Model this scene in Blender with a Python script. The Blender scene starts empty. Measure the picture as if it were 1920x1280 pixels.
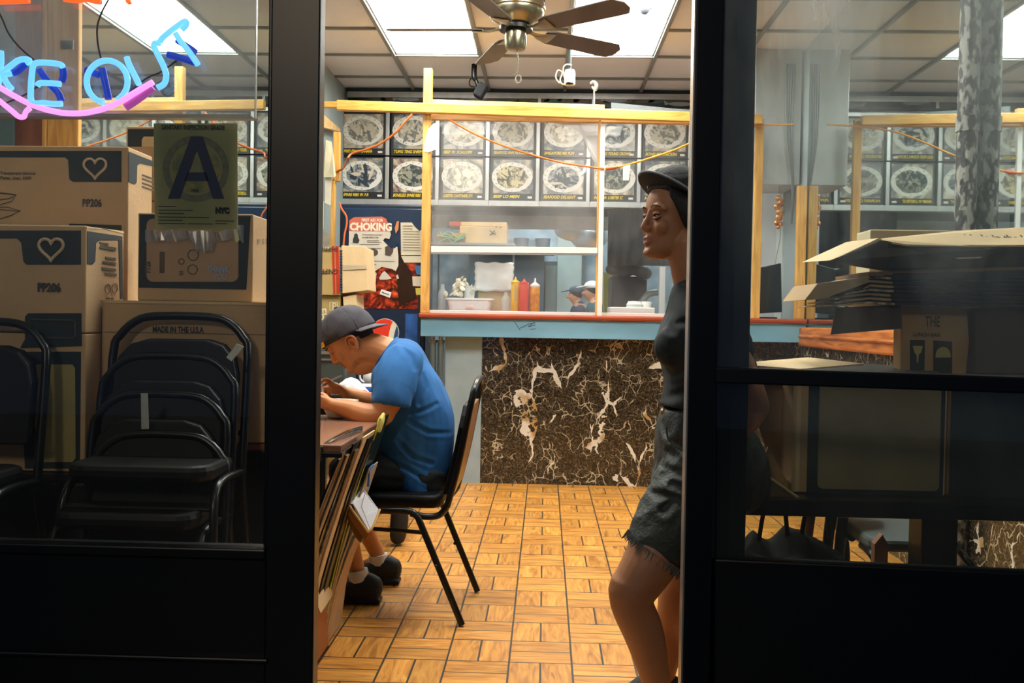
import bpy, math, random
from mathutils import Vector, Matrix, Euler, noise
random.seed(7)
SC = bpy.context.scene
COL = SC.collection
PI = math.pi
R = math.radians

# ------------------------------------------------------------------ camera
H = 1.12            # camera height above the restaurant floor
FPX = 1780.0        # focal length in pixels of the 1920 px wide frame
camd = bpy.data.cameras.new('camera'); cam = bpy.data.objects.new('camera', camd); COL.objects.link(cam)
camd.sensor_width = 36.0; camd.lens = FPX/1920*36.0; camd.clip_start = 0.05; camd.clip_end = 100
RC = Matrix.Rotation(R(1.97), 3, 'Z') @ Matrix.Rotation(R(90-1.32), 3, 'X') @ Matrix.Rotation(R(0.95), 3, 'Z')
cam.matrix_world = Matrix.Translation((0, 0, H)) @ RC.to_4x4()
SC.camera = cam

# ------------------------------------------------------------------ night outside
w = bpy.data.worlds.new('night_sky'); SC.world = w; w.use_nodes = True
w.node_tree.nodes['Background'].inputs[0].default_value = (0.10, 0.16, 0.30, 1)
w.node_tree.nodes['Background'].inputs[1].default_value = 0.22
SC.view_settings.view_transform = 'Standard'
try: SC.view_settings.look = 'None'
except Exception: pass
SC.view_settings.gamma = 1.0
SC.view_settings.use_curve_mapping = False
SC.view_settings.exposure = 0.2
SC.cycles.max_bounces = 8; SC.cycles.transparent_max_bounces = 16
SC.cycles.caustics_reflective = True; SC.cycles.blur_glossy = 1.0
SC.cycles.sample_clamp_indirect = 6.0

def area(name, loc, target, size, power, color, sizey=None):
    l = bpy.data.lights.new(name, 'AREA'); l.energy = power; l.color = color
    l.size = size
    if sizey: l.shape = 'RECTANGLE'; l.size_y = sizey
    o = bpy.data.objects.new(name, l); COL.objects.link(o)
    o.location = loc
    o.rotation_euler = (Vector(target)-Vector(loc)).to_track_quat('-Z', 'Y').to_euler()
    return o
# street lamp high behind the photographer
STREET_LAMP = area('street_lamp_light', (-2.2, -5.0, 4.4), (-0.6, 2.5, 1.1), 0.9, 72, (1.0, 0.82, 0.60))

# ------------------------------------------------------------------ measuring helpers (pixel of the 1920x1280 frame -> place)
def ray(px, py):
    return RC @ Vector(((px-960)/FPX, -(py-640)/FPX, -1.0))
CAM = Vector((0, 0, H))
def P(px, py, Y):
    d = ray(px, py); return CAM + d*(Y/d.y)
def PX(px, py, X):
    d = ray(px, py); return CAM + d*(X/d.x)
def PZ(px, py, z):
    d = ray(px, py); return CAM + d*((z-H)/d.z)
def xz(px, py, Y):
    p = P(px, py, Y); return p.x, p.z

# ------------------------------------------------------------------ materials
def lin(c):
    if isinstance(c, str):
        c = c.lstrip('#'); c = tuple(int(c[i:i+2], 16)/255 for i in (0, 2, 4))
    return tuple(((v/12.92) if v <= .04045 else ((v+.055)/1.055)**2.4) for v in c)+(1,)
MATS = {}
def mat(name, color='#808080', rough=.6, metal=0, spec=.5, var=0, vscale=8, vcol=None, bump=0, bscale=60, coat=0, alpha=None, emit=None, estr=0, trans=0, stretch=None, contrast=None):
    if name in MATS: return MATS[name]
    m = bpy.data.materials.new(name); m.use_nodes = True; MATS[name] = m
    nt = m.node_tree; b = nt.nodes['Principled BSDF']
    b.inputs['Base Color'].default_value = lin(color)
    b.inputs['Roughness'].default_value = rough; b.inputs['Metallic'].default_value = metal
    b.inputs['Specular IOR Level'].default_value = spec
    if coat: b.inputs['Coat Weight'].default_value = coat
    if trans: b.inputs['Transmission Weight'].default_value = trans
    if emit: b.inputs['Emission Color'].default_value = lin(emit); b.inputs['Emission Strength'].default_value = estr
    if alpha is not None: b.inputs['Alpha'].default_value = alpha
    if var or bump:
        tc = nt.nodes.new('ShaderNodeTexCoord'); mp = nt.nodes.new('ShaderNodeMapping')
        nt.links.new(tc.outputs['Object'], mp.inputs[0])
        if stretch: mp.inputs['Scale'].default_value = stretch
    if var:
        n = nt.nodes.new('ShaderNodeTexNoise'); n.inputs['Scale'].default_value = vscale; n.inputs['Detail'].default_value = 6
        nt.links.new(mp.outputs[0], n.inputs['Vector'])
        r = nt.nodes.new('ShaderNodeValToRGB')
        lo, hi = contrast or (.35, .65)
        r.color_ramp.elements[0].position = lo; r.color_ramp.elements[1].position = hi
        c = lin(color); v = lin(vcol) if vcol else tuple(x*(1-var) for x in c[:3])+(1,)
        r.color_ramp.elements[0].color = v; r.color_ramp.elements[1].color = c
        nt.links.new(n.outputs['Fac'], r.inputs[0]); nt.links.new(r.outputs[0], b.inputs['Base Color'])
    if bump:
        n2 = nt.nodes.new('ShaderNodeTexNoise'); n2.inputs['Scale'].default_value = bscale; n2.inputs['Detail'].default_value = 4
        nt.links.new(mp.outputs[0], n2.inputs['Vector'])
        bp = nt.nodes.new('ShaderNodeBump'); bp.inputs['Strength'].default_value = bump; bp.inputs['Distance'].default_value = .01
        nt.links.new(n2.outputs['Fac'], bp.inputs['Height']); nt.links.new(bp.outputs[0], b.inputs['Normal'])
    return m

def wood(name, c1, c2, axis='X', scale=6, rough=.45):
    if name in MATS: return MATS[name]
    m = bpy.data.materials.new(name); m.use_nodes = True; MATS[name] = m
    nt = m.node_tree; b = nt.nodes['Principled BSDF']; b.inputs['Roughness'].default_value = rough
    tc = nt.nodes.new('ShaderNodeTexCoord'); mp = nt.nodes.new('ShaderNodeMapping')
    mp.inputs['Scale'].default_value = {'X': (.12, 1, 1), 'Z': (1, 1, .12), 'Y': (1, .12, 1)}[axis]
    nt.links.new(tc.outputs['Object'], mp.inputs[0])
    n = nt.nodes.new('ShaderNodeTexNoise'); n.inputs['Scale'].default_value = scale*5; n.inputs['Detail'].default_value = 8; n.inputs['Distortion'].default_value = 1.2
    nt.links.new(mp.outputs[0], n.inputs['Vector'])
    r = nt.nodes.new('ShaderNodeValToRGB'); r.color_ramp.elements[0].position = .35; r.color_ramp.elements[1].position = .62
    r.color_ramp.elements[0].color = lin(c2); r.color_ramp.elements[1].color = lin(c1)
    nt.links.new(n.outputs['Fac'], r.inputs[0])
    # knots
    v = nt.nodes.new('ShaderNodeTexVoronoi'); v.inputs['Scale'].default_value = 5
    nt.links.new(tc.outputs['Object'], v.inputs['Vector'])
    k = nt.nodes.new('ShaderNodeMath'); k.operation = 'LESS_THAN'; k.inputs[1].default_value = .05
    nt.links.new(v.outputs['Distance'], k.inputs[0])
    mx = nt.nodes.new('ShaderNodeMixRGB'); nt.links.new(k.outputs[0], mx.inputs[0]); nt.links.new(r.outputs[0], mx.inputs[1])
    d = lin(c2); mx.inputs[2].default_value = (d[0]*.25, d[1]*.2, d[2]*.2, 1)
    nt.links.new(mx.outputs[0], b.inputs['Base Color'])
    return m

def glass(name, tint=(1, 1, 1), gloss=.05, haze=0.0, zr=None, hcol=(.8, .85, .85), hscale=3, streak=(1, 1, .2), gr=.02):
    """thin window pane: lets light straight through, mirrors a little, with optional dirt haze"""
    if name in MATS: return MATS[name]
    m = bpy.data.materials.new(name); m.use_nodes = True; MATS[name] = m
    nt = m.node_tree; nt.nodes.clear()
    out = nt.nodes.new('ShaderNodeOutputMaterial')
    tr = nt.nodes.new('ShaderNodeBsdfTransparent'); tr.inputs[0].default_value = tint+(1,)
    gl = nt.nodes.new('ShaderNodeBsdfGlossy'); gl.inputs['Roughness'].default_value = gr
    mix = nt.nodes.new('ShaderNodeMixShader')
    fr = nt.nodes.new('ShaderNodeFresnel'); fr.inputs[0].default_value = 1.45
    ad = nt.nodes.new('ShaderNodeMath'); ad.operation = 'MULTIPLY'; ad.inputs[1].default_value = gloss/.05
    nt.links.new(fr.outputs[0], ad.inputs[0]); nt.links.new(ad.outputs[0], mix.inputs[0])
    nt.links.new(tr.outputs[0], mix.inputs[1]); nt.links.new(gl.outputs[0], mix.inputs[2])
    last = mix
    if haze:
        tc = nt.nodes.new('ShaderNodeTexCoord'); mp = nt.nodes.new('ShaderNodeMapping'); mp.inputs['Scale'].default_value = streak
        nt.links.new(tc.outputs['Object'], mp.inputs[0])
        n = nt.nodes.new('ShaderNodeTexNoise'); n.inputs['Scale'].default_value = hscale; n.inputs['Detail'].default_value = 9; n.inputs['Roughness'].default_value = .65; n.inputs['Distortion'].default_value = .8
        nt.links.new(mp.outputs[0], n.inputs['Vector'])
        mr = nt.nodes.new('ShaderNodeMapRange'); mr.inputs[1].default_value = .35; mr.inputs[2].default_value = .8; mr.inputs[3].default_value = haze*.25; mr.inputs[4].default_value = haze*2
        nt.links.new(n.outputs['Fac'], mr.inputs[0])
        fac = mr.outputs[0]
        if zr:
            sz = nt.nodes.new('ShaderNodeSeparateXYZ'); nt.links.new(tc.outputs['Object'], sz.inputs[0])
            m3 = nt.nodes.new('ShaderNodeMapRange'); m3.inputs[1].default_value, m3.inputs[2].default_value = zr; m3.inputs[3].default_value = .12; m3.inputs[4].default_value = 1.0
            nt.links.new(sz.outputs[2], m3.inputs[0]); mm = nt.nodes.new('ShaderNodeMath'); mm.operation = 'MULTIPLY'
            nt.links.new(mr.outputs[0], mm.inputs[0]); nt.links.new(m3.outputs[0], mm.inputs[1]); fac = mm.outputs[0]
        df = nt.nodes.new('ShaderNodeBsdfTranslucent'); df.inputs[0].default_value = hcol+(1,)
        dd = nt.nodes.new('ShaderNodeBsdfDiffuse'); dd.inputs[0].default_value = hcol+(1,)
        m0 = nt.nodes.new('ShaderNodeMixShader'); m0.inputs[0].default_value = .5
        nt.links.new(df.outputs[0], m0.inputs[1]); nt.links.new(dd.outputs[0], m0.inputs[2])
        m2 = nt.nodes.new('ShaderNodeMixShader'); nt.links.new(fac, m2.inputs[0])
        nt.links.new(mix.outputs[0], m2.inputs[1]); nt.links.new(m0.outputs[0], m2.inputs[2]); last = m2
    nt.links.new(last.outputs[0], out.inputs[0])
    return m

def emission(name, color, strength):
    if name in MATS: return MATS[name]
    m = bpy.data.materials.new(name); m.use_nodes = True; MATS[name] = m
    b = m.node_tree.nodes['Principled BSDF']
    b.inputs['Base Color'].default_value = lin(color); b.inputs['Roughness'].default_value = .3
    b.inputs['Emission Color'].default_value = lin(color); b.inputs['Emission Strength'].default_value = strength
    return m

# ------------------------------------------------------------------ mesh builder
def crom(pts, n=8, closed=False):
    """Catmull-Rom through tuples of any length"""
    out = []; N = len(pts)
    if N < 3: return [tuple(p) for p in pts]
    rng = N if closed else N-1
    for i in range(rng):
        g = (lambda k: pts[k % N]) if closed else (lambda k: pts[min(max(k, 0), N-1)])
        a, b, c, d = g(i-1), g(i), g(i+1), g(i+2)
        for j in range(n):
            t = j/n
            out.append(tuple(.5*(2*q+(r-p)*t+(2*p-5*q+4*r-s)*t*t+(3*q-p-3*r+s)*t**3) for p, q, r, s in zip(a, b, c, d)))
    if not closed: out.append(tuple(pts[-1]))
    return out

class MB:
    def __init__(s): s.v = []; s.f = []; s.T = None; s.mi = 0; s.m_ = []
    def add(s, vs, fs):
        o = len(s.v)
        s.v += [tuple(s.T @ Vector(v)) if s.T else tuple(v) for v in vs]
        s.f += [tuple(i+o for i in f) for f in fs]; s.m_ += [s.mi]*len(fs); return s
    def box(s, x0, x1, y0, y1, z0, z1, M=None):
        vs = [Vector((x, y, z)) for z in (z0, z1) for y in (y0, y1) for x in (x0, x1)]
        if M: vs = [M @ v for v in vs]
        return s.add(vs, [(0, 2, 3, 1), (4, 5, 7, 6), (0, 1, 5, 4), (2, 6, 7, 3), (0, 4, 6, 2), (1, 3, 7, 5)])
    def prism(s, pts, off):
        """extrude a planar polygon (3d points) by vector off"""
        n = len(pts); off = Vector(off); a = [Vector(p) for p in pts]; b = [p+off for p in a]
        fs = [tuple(range(n))[::-1], tuple(range(n, 2*n))]+[(i, (i+1) % n, n+(i+1) % n, n+i) for i in range(n)]
        return s.add(a+b, fs)
    def tube(s, pts, r, seg=10, closed=False, side=None, flat=1.0, cap=True):
        """tube along points; r scalar or list; side = lateral axis, flat = lateral/in-plane ratio (scalar or list)"""
        P_ = [Vector(p) for p in pts]; n = len(P_)
        rr = r if isinstance(r, (list, tuple)) else [r]*n
        ff = flat if isinstance(flat, (list, tuple)) else [flat]*n
        vs = []; prev = None
        for i, p in enumerate(P_):
            if closed: t = P_[(i+1) % n]-P_[i-1]
            else: t = P_[min(i+1, n-1)]-P_[max(i-1, 0)]
            if t.length < 1e-9: t = Vector((0, 0, 1))
            t.normalize()
            ref = Vector(side) if side else (prev if prev else (Vector((0, 0, 1)) if abs(t.z) < .9 else Vector((1, 0, 0))))
            b = (ref-t*ref.dot(t))
            if b.length < 1e-5: b = t.orthogonal()
            b.normalize(); prev = b if not side else None
            a = b.cross(t).normalized()
            for k in range(seg):
                th = 2*PI*k/seg
                vs.append(p+a*(rr[i]*math.cos(th))+b*(rr[i]*ff[i]*math.sin(th)))
        fs = []
        for i in range(n if closed else n-1):
            j = (i+1) % n
            for k in range(seg):
                k2 = (k+1) % seg
                fs.append((i*seg+k, i*seg+k2, j*seg+k2, j*seg+k))
        if not closed and cap:
            fs.append(tuple(range(seg))[::-1]); fs.append(tuple((n-1)*seg+k for k in range(seg)))
        return s.add(vs, fs)
    def cyl(s, p0, p1, r0, r1=None, seg=16):
        return s.tube([p0, p1], [r0, r0 if r1 is None else r1], seg)
    def lathe(s, prof, c=(0, 0, 0), seg=24, sx=1, sy=1):
        """profile [(r,z)...] about the z axis"""
        vs = []; n = len(prof)
        for r, z in prof:
            for k in range(seg):
                t = 2*PI*k/seg; vs.append((c[0]+sx*r*math.cos(t), c[1]+sy*r*math.sin(t), c[2]+z))
        fs = [(i*seg+k, i*seg+(k+1) % seg, (i+1)*seg+(k+1) % seg, (i+1)*seg+k) for i in range(n-1) for k in range(seg)]
        fs.append(tuple(range(seg))[::-1]); fs.append(tuple((n-1)*seg+k for k in range(seg)))
        return s.add(vs, fs)
    def ell(s, c, r, M=None, u=16, v=10):
        vs = []; c = Vector(c)
        for i in range(v+1):
            ph = PI*i/v
            for k in range(u):
                t = 2*PI*k/u
                q = Vector((r[0]*math.sin(ph)*math.cos(t), r[1]*math.sin(ph)*math.sin(t), r[2]*math.cos(ph)))
                vs.append(c+(M @ q if M else q))
        fs = [(i*u+k, (i+1)*u+k, (i+1)*u+(k+1) % u, i*u+(k+1) % u) for i in range(v) for k in range(u)]
        return s.add(vs, fs)
    def limb(s, pts, rad, seg=14, n=6, side=(0, 1, 0), ends=True):
        """organic limb: pts 3d, rad list of (in-plane, lateral) or scalar, smooth interpolation and round ends"""
        q = []
        for p, r in zip(pts, rad):
            a, b = r if isinstance(r, (tuple, list)) else (r, r)
            q.append((*p, a, b))
        c = crom(q, n)
        if ends:
            def endc(i0, i1):
                a = Vector(c[i0][:3]); d = (a-Vector(c[i1][:3])).normalized(); r = c[i0]; o = []
                for t in (R(35), R(62), R(80)):
                    rr = math.cos(t); e = a+d*(math.sin(t)*min(r[3], r[4]))
                    o.append((*e, r[3]*rr, r[4]*rr))
                return o
            c = endc(0, 1)[::-1]+c+endc(-1, -2)
        s.tube([k[:3] for k in c], [max(k[3], .0008) for k in c], seg, side=side, flat=[k[4]/max(k[3], .0008) for k in c])
        return s
    def rings(s, rings, cap=True):
        seg = len(rings[0]); vs = [v for r in rings for v in r]
        fs = [(i*seg+k, i*seg+(k+1) % seg, (i+1)*seg+(k+1) % seg, (i+1)*seg+k) for i in range(len(rings)-1) for k in range(seg)]
        if cap: fs.append(tuple(range(seg))[::-1]); fs.append(tuple((len(rings)-1)*seg+k for k in range(seg)))
        return s.add(vs, fs)
    def text(s, txt, o, u, v, size, bold=0, shear=0, align='LEFT', depth=.0006, width=1.0):
        """lettering on the plane through o with axes u (reading direction) and v (up)"""
        c = bpy.data.curves.new('t', 'FONT'); c.body = txt; c.size = size; c.offset = bold*size; c.shear = shear
        c.align_x = align; c.extrude = 0; c.resolution_u = 3
        ob = bpy.data.objects.new('t', c)
        me = bpy.data.meshes.new_from_object(ob)
        u = Vector(u).normalized(); v = Vector(v).normalized(); o = Vector(o); nn = u.cross(v)
        s.add([o+u*(p.co.x*width)+v*p.co.y+nn*depth for p in me.vertices], [tuple(f.vertices) for f in me.polygons])
        bpy.data.objects.remove(ob); bpy.data.curves.remove(c); bpy.data.meshes.remove(me)
        return s
    def mesh(s, name, m):
        me = bpy.data.meshes.new(name); me.from_pydata(s.v, [], s.f); me.update()
        if m:
            for q in (m if isinstance(m, (list, tuple)) else [m]): me.materials.append(q)
            if isinstance(m, (list, tuple)): me.polygons.foreach_set('material_index', s.m_)
        return me
    def build(s, name, m, parent=None, bevel=0, smooth=False, voxel=0, sm=0, smf=None, bseg=2, solid=0, fix=True):
        me = s.mesh(name, m)
        if fix:
            import bmesh
            bm = bmesh.new(); bm.from_mesh(me); bmesh.ops.recalc_face_normals(bm, faces=bm.faces); bm.to_mesh(me); bm.free()
        o = bpy.data.objects.new(name, me); COL.objects.link(o)
        if parent: o.parent = parent; o.matrix_parent_inverse = parent_matrix(parent).inverted()
        if voxel:
            r = o.modifiers.new('r', 'REMESH'); r.mode = 'VOXEL'; r.voxel_size = voxel; r.use_smooth_shade = True
            if sm:
                q = o.modifiers.new('s', 'SMOOTH'); q.iterations = sm; q.factor = .5
            dg = bpy.context.evaluated_depsgraph_get(); dg.update()
            new = bpy.data.meshes.new_from_object(o.evaluated_get(dg)); new.name = name
            o.modifiers.clear(); o.data = new
            if m and not new.materials: new.materials.append(m[0] if isinstance(m, (list, tuple)) else m)
            me = new; smooth = True
            if smf:
                vg = o.vertex_groups.new(name='soft'); vg.add([v.index for v in me.vertices if smf(v.co)], 1.0, 'REPLACE')
                q = o.modifiers.new('soft', 'SMOOTH'); q.iterations = 14; q.factor = .5; q.vertex_group = 'soft'
        if bevel:
            b = o.modifiers.new('b', 'BEVEL'); b.width = bevel; b.segments = bseg; b.limit_method = 'ANGLE'; b.angle_limit = R(40)
        if solid:
            q = o.modifiers.new('s', 'SOLIDIFY'); q.thickness = solid; q.offset = 0
        if smooth:
            for p in me.polygons: p.use_smooth = True
            if not voxel: me.set_sharp_from_angle(angle=R(45))
        return o

def parent_matrix(o):
    M = Matrix.LocRotScale(o.location, o.rotation_euler, o.scale)
    return M if o.parent is None else parent_matrix(o.parent) @ o.matrix_parent_inverse @ M

def tag(o, label=None, cat=None, group=None, kind=None):
    if label: o['label'] = label
    if cat: o['category'] = cat
    if group: o['group'] = group
    if kind: o['kind'] = kind
    return o
def thing(name, label, cat, loc=(0, 0, 0), group=None):
    o = bpy.data.objects.new(name, None); COL.objects.link(o); o.location = loc; o.empty_display_size = .05
    return tag(o, label, cat, group)
def struct(o): o['kind'] = 'structure'; return o
def copy_tree(o, parent=None):
    c = o.copy(); COL.objects.link(c)
    if parent: c.parent = parent
    for ch in list(o.children): copy_tree(ch, c)
    return c
def rrect(x0, x1, y0, y1, r, n=5):
    out = []
    for cx, cy, a in ((x1-r, y1-r, 0), (x0+r, y1-r, 90), (x0+r, y0+r, 180), (x1-r, y0+r, 270)):
        out += [(cx+r*math.cos(R(a+90*i/n)), cy+r*math.sin(R(a+90*i/n))) for i in range(n+1)]
    return out

# common materials
CARD = mat('cardboard', '#b99467', .8, var=.14, vscale=14, bump=.15, bscale=90)
CARD2 = mat('pale_cardboard', '#d8bb8d', .8, var=.10, vscale=9, bump=.1)
CARDD = mat('dark_kraft', '#8a6a45', .85, var=.2, vscale=10)
INK = mat('black_box_print', '#1d2a2e', .7)
INKT = mat('box_print_text', '#2b2622', .8)
BLACK = mat('black_painted_metal', '#070e14', .35, spec=.4, var=.4, vscale=5)
BLACKM = mat('black_metal_tube', '#0a0e0e', .3, spec=.45)
VINYL = mat('black_vinyl', '#07090b', .5, spec=.25)
ALU = mat('brushed_aluminium', '#b9bcbb', .35, .85, var=.12, vscale=20, stretch=(1, 1, .1))
STEEL = mat('stainless_steel', '#a9b2b5', .28, .9, var=.12, vscale=6, stretch=(1, 1, .15))
PINE = wood('pine_stud_vertical', '#e8b560', '#c98f3e', 'Z')
PINEX = wood('pine_stud_horizontal', '#edbb60', '#cf9540', 'X')
PALEWOOD = wood('pale_pine', '#e2c089', '#c79f62', 'X')
OAK = wood('orange_oak', '#c9752b', '#8a4312', 'Y', 5)
PAPER = mat('white_paper', '#dedbd2', .8, var=.06, vscale=10)
WHITEP = mat('white_plastic', '#e9e9e6', .4)
YELLOWINK = mat('yellow_print', '#f2d21a', .6, emit='#f2d21a', estr=.0)
# ================================================================== ROOM
XL, XR = -1.65, 1.72       # mirror walls
YF = 2.20                  # shop front
YB = 7.78                  # menu wall
ZC = 2.99
def parquet():
    m = bpy.data.materials.new('parquet_tiles'); m.use_nodes = True; nt = m.node_tree; b = nt.nodes['Principled BSDF']
    b.inputs['Roughness'].default_value = .38
    N = nt.nodes.new; L = nt.links.new
    def M(op, a, c=None, d=None):
        n = N('ShaderNodeMath'); n.operation = op
        for i, q in enumerate((a, c, d)):
            if q is None: continue
            if isinstance(q, (int, float)): n.inputs[i].default_value = q
            else: L(q, n.inputs[i])
        return n.outputs[0]
    tc = N('ShaderNodeTexCoord'); sp = N('ShaderNodeSeparateXYZ'); L(tc.outputs['Object'], sp.inputs[0])
    b_ = .205
    p0 = PZ(718, 1240, 0)
    u = M('DIVIDE', M('SUBTRACT', sp.outputs[0], p0.x-11*b_), b_)
    v = M('DIVIDE', M('SUBTRACT', sp.outputs[1], PZ(860, 1238, 0).y-10*b_), b_)
    cu, cv = M('FLOOR', u), M('FLOOR', v); fu, fv = M('FRACT', u), M('FRACT', v)
    par = M('MODULO', M('ADD', cu, cv), 2)
    a = M('ADD', M('MULTIPLY', fu, M('SUBTRACT', 1, par)), M('MULTIPLY', fv, par))   # across planks
    l = M('ADD', M('MULTIPLY', fv, M('SUBTRACT', 1, par)), M('MULTIPLY', fu, par))   # along planks
    a2 = M('MULTIPLY', a, 2); k = M('FLOOR', a2); fa = M('FRACT', a2)
    e1 = M('MINIMUM', fa, M('SUBTRACT', 1, fa)); e2 = M('MULTIPLY', M('MINIMUM', l, M('SUBTRACT', 1, l)), 2)
    edge = M('MINIMUM', e1, e2)
    gr = N('ShaderNodeMapRange'); gr.inputs[1].default_value = .022; gr.inputs[2].default_value = .042; L(edge, gr.inputs[0])
    cb = N('ShaderNodeCombineXYZ'); L(cu, cb.inputs[0]); L(cv, cb.inputs[1]); L(k, cb.inputs[2])
    wn = N('ShaderNodeTexWhiteNoise'); L(cb.outputs[0], wn.inputs['Vector'])
    # grain
    cg = N('ShaderNodeCombineXYZ'); L(M('MULTIPLY', a2, 2.2), cg.inputs[0]); L(M('ADD', M('MULTIPLY', l, .55), M('MULTIPLY', wn.outputs['Value'], 37)), cg.inputs[1]); L(M('ADD', cu, M('MULTIPLY', cv, 3.7)), cg.inputs[2])
    n = N('ShaderNodeTexNoise'); n.inputs['Scale'].default_value = 1.7; n.inputs['Detail'].default_value = 7; n.inputs['Distortion'].default_value = 1.6; L(cg.outputs[0], n.inputs['Vector'])
    r = N('ShaderNodeValToRGB'); e = r.color_ramp.elements
    e[0].position = .28; e[0].color = lin('#985f22'); e[1].position = .7; e[1].color = lin('#dfa44e')
    q = r.color_ramp.elements.new(.5); q.color = lin('#cb8c3e')
    L(n.outputs['Fac'], r.inputs[0])
    hs = N('ShaderNodeHueSaturation'); L(r.outputs[0], hs.inputs['Color'])
    L(M('ADD', M('MULTIPLY', wn.outputs['Value'], .34), .84), hs.inputs['Value'])
    mx = N('ShaderNodeMixRGB'); L(gr.outputs[0], mx.inputs[0]); mx.inputs[1].default_value = lin('#33302a'); L(hs.outputs[0], mx.inputs[2])
    L(mx.outputs[0], b.inputs['Base Color'])
    bp = N('ShaderNodeBump'); bp.inputs['Strength'].default_value = .25; bp.inputs['Distance'].default_value = .003; L(gr.outputs[0], bp.inputs['Height']); L(bp.outputs[0], b.inputs['Normal'])
    return m
PARQ = parquet()
struct(MB().box(-2.6, 2.6, YF-.02, 13.2, -.10, 0).build('floor', PARQ))
sw = MB().box(-6, 6, -6, YF-.02, -.28, -.02).build('sidewalk', mat('wet_concrete', '#2c2e30', .5, var=.3, vscale=3, bump=.2))
struct(sw); sw.name = 'floor_sidewalk'

TILE = mat('ceiling_tile', '#e3e6ea', .9, var=.05, vscale=3, bump=.06, bscale=140)
GRIDM = mat('ceiling_grid_metal', '#8f9391', .4, .3, var=.2, vscale=5)
DARKTRIM = mat('dark_blue_grid', '#2a3c44', .6)
# ceiling: thick slab above; individual tiles sagging slightly between the grid bars, openings at the light panels
ZT = ZC
cols = [-1.718+.615*i for i in range(6)]        # grid lines in x
rows = [YB-.42-.611*i for i in range(10)]       # grid lines in y
cm = MB()
xs = [-2.6]+[c for c in cols if c > -2.0]+[2.6]
ys = [YB]+rows+[1.9]
lights = [(cols[1], cols[2], rows[1], rows[3]), (cols[3], cols[4], rows[1], rows[3]), (cols[1], cols[2], rows[5], rows[7]), (cols[3], cols[4], rows[5], rows[7])]  # last two are added out of view to light the front
def islight(x, y): return any(a < x < b and c > y > d for a, b, c, d in lights)
for i in range(len(xs)-1):
    for j in range(len(ys)-1):
        cx, cy = (xs[i]+xs[i+1])/2, (ys[j]+ys[j+1])/2
        if islight(cx, cy): continue
        n = 6; vs = []
        for a in range(n+1):
            for b in range(n+1):
                s, t = a/n, b/n
                sag = -.010*math.sin(PI*s)*math.sin(PI*t)*(1+.5*math.sin(i*3+j*5))
                vs.append((xs[i]+(xs[i+1]-xs[i])*s, ys[j]+(ys[j+1]-ys[j])*t, ZT+sag))
        cm.add(vs, [(a*(n+1)+b, (a+1)*(n+1)+b, (a+1)*(n+1)+b+1, a*(n+1)+b+1) for a in range(n) for b in range(n)])
cm.box(-2.6, 2.6, 1.9, 13.2, ZT+.12, ZT+.2)
struct(cm.build('ceiling', TILE, smooth=True, fix=False))
for k, x in enumerate(cols):
    struct(MB().box(x-.013, x+.013, 2.2, YB, ZT-.022, ZT+.02).build('trim_%d' % (k+1), GRIDM, bevel=.003))
g = MB()
for y in rows:
    xx = [-2.4, 2.4]
    if any(c-.1 > y > d+.1 for a, b, c, d in lights): xx = [-2.4, cols[1]+.01, cols[2]-.01, cols[3]+.01, cols[4]-.01, 2.4]
    for i in range(0, len(xx), 2): g.box(xx[i], xx[i+1], y-.011, y+.011, ZT-.016, ZT+.02)
struct(g.build('trim_7', GRIDM))
struct(MB().box(-1.65, 1.72, YB-.05, YB-.0, ZT-.03, ZT+.01).build('trim_8', DARKTRIM))  # dark blue-grey strip where ceiling and menu wall meet
PANEL = emission('light_panel_diffuser', '#fbf8f0', 24.0)
for k, (a, b, c, d) in enumerate(lights):
    t = thing('ceiling_light', 'ceiling light', 'ceiling light', ((a+b)/2, (c+d)/2, ZT))
    t['label'] = ['bright rectangular light panel in the ceiling left of the fan hub, over the counter aisle',
                  'bright rectangular light panel in the ceiling right of the fan hub, with small round camera',
                  'unseen rectangular ceiling light panel added over the cardboard cartons near the shop window',
                  'unseen rectangular ceiling light panel added over the cap-wearing person leaning in the doorway'][k]
    MB().box(a+.02, b-.02, d+.02, c-.02, ZT+.012, ZT+.03).build('diffuser', PANEL, t)
    f = MB(); f.box(a, a+.022, d, c, ZT-.004, ZT+.06); f.box(b-.022, b, d, c, ZT-.004, ZT+.06); f.box(a, b, d, d+.022, ZT-.004, ZT+.06); f.box(a, b, c-.022, c, ZT-.004, ZT+.06)
    f.box(a, b, d, c, ZT+.05, ZT+.07)
    f.build('frame', GRIDM, t)

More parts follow.
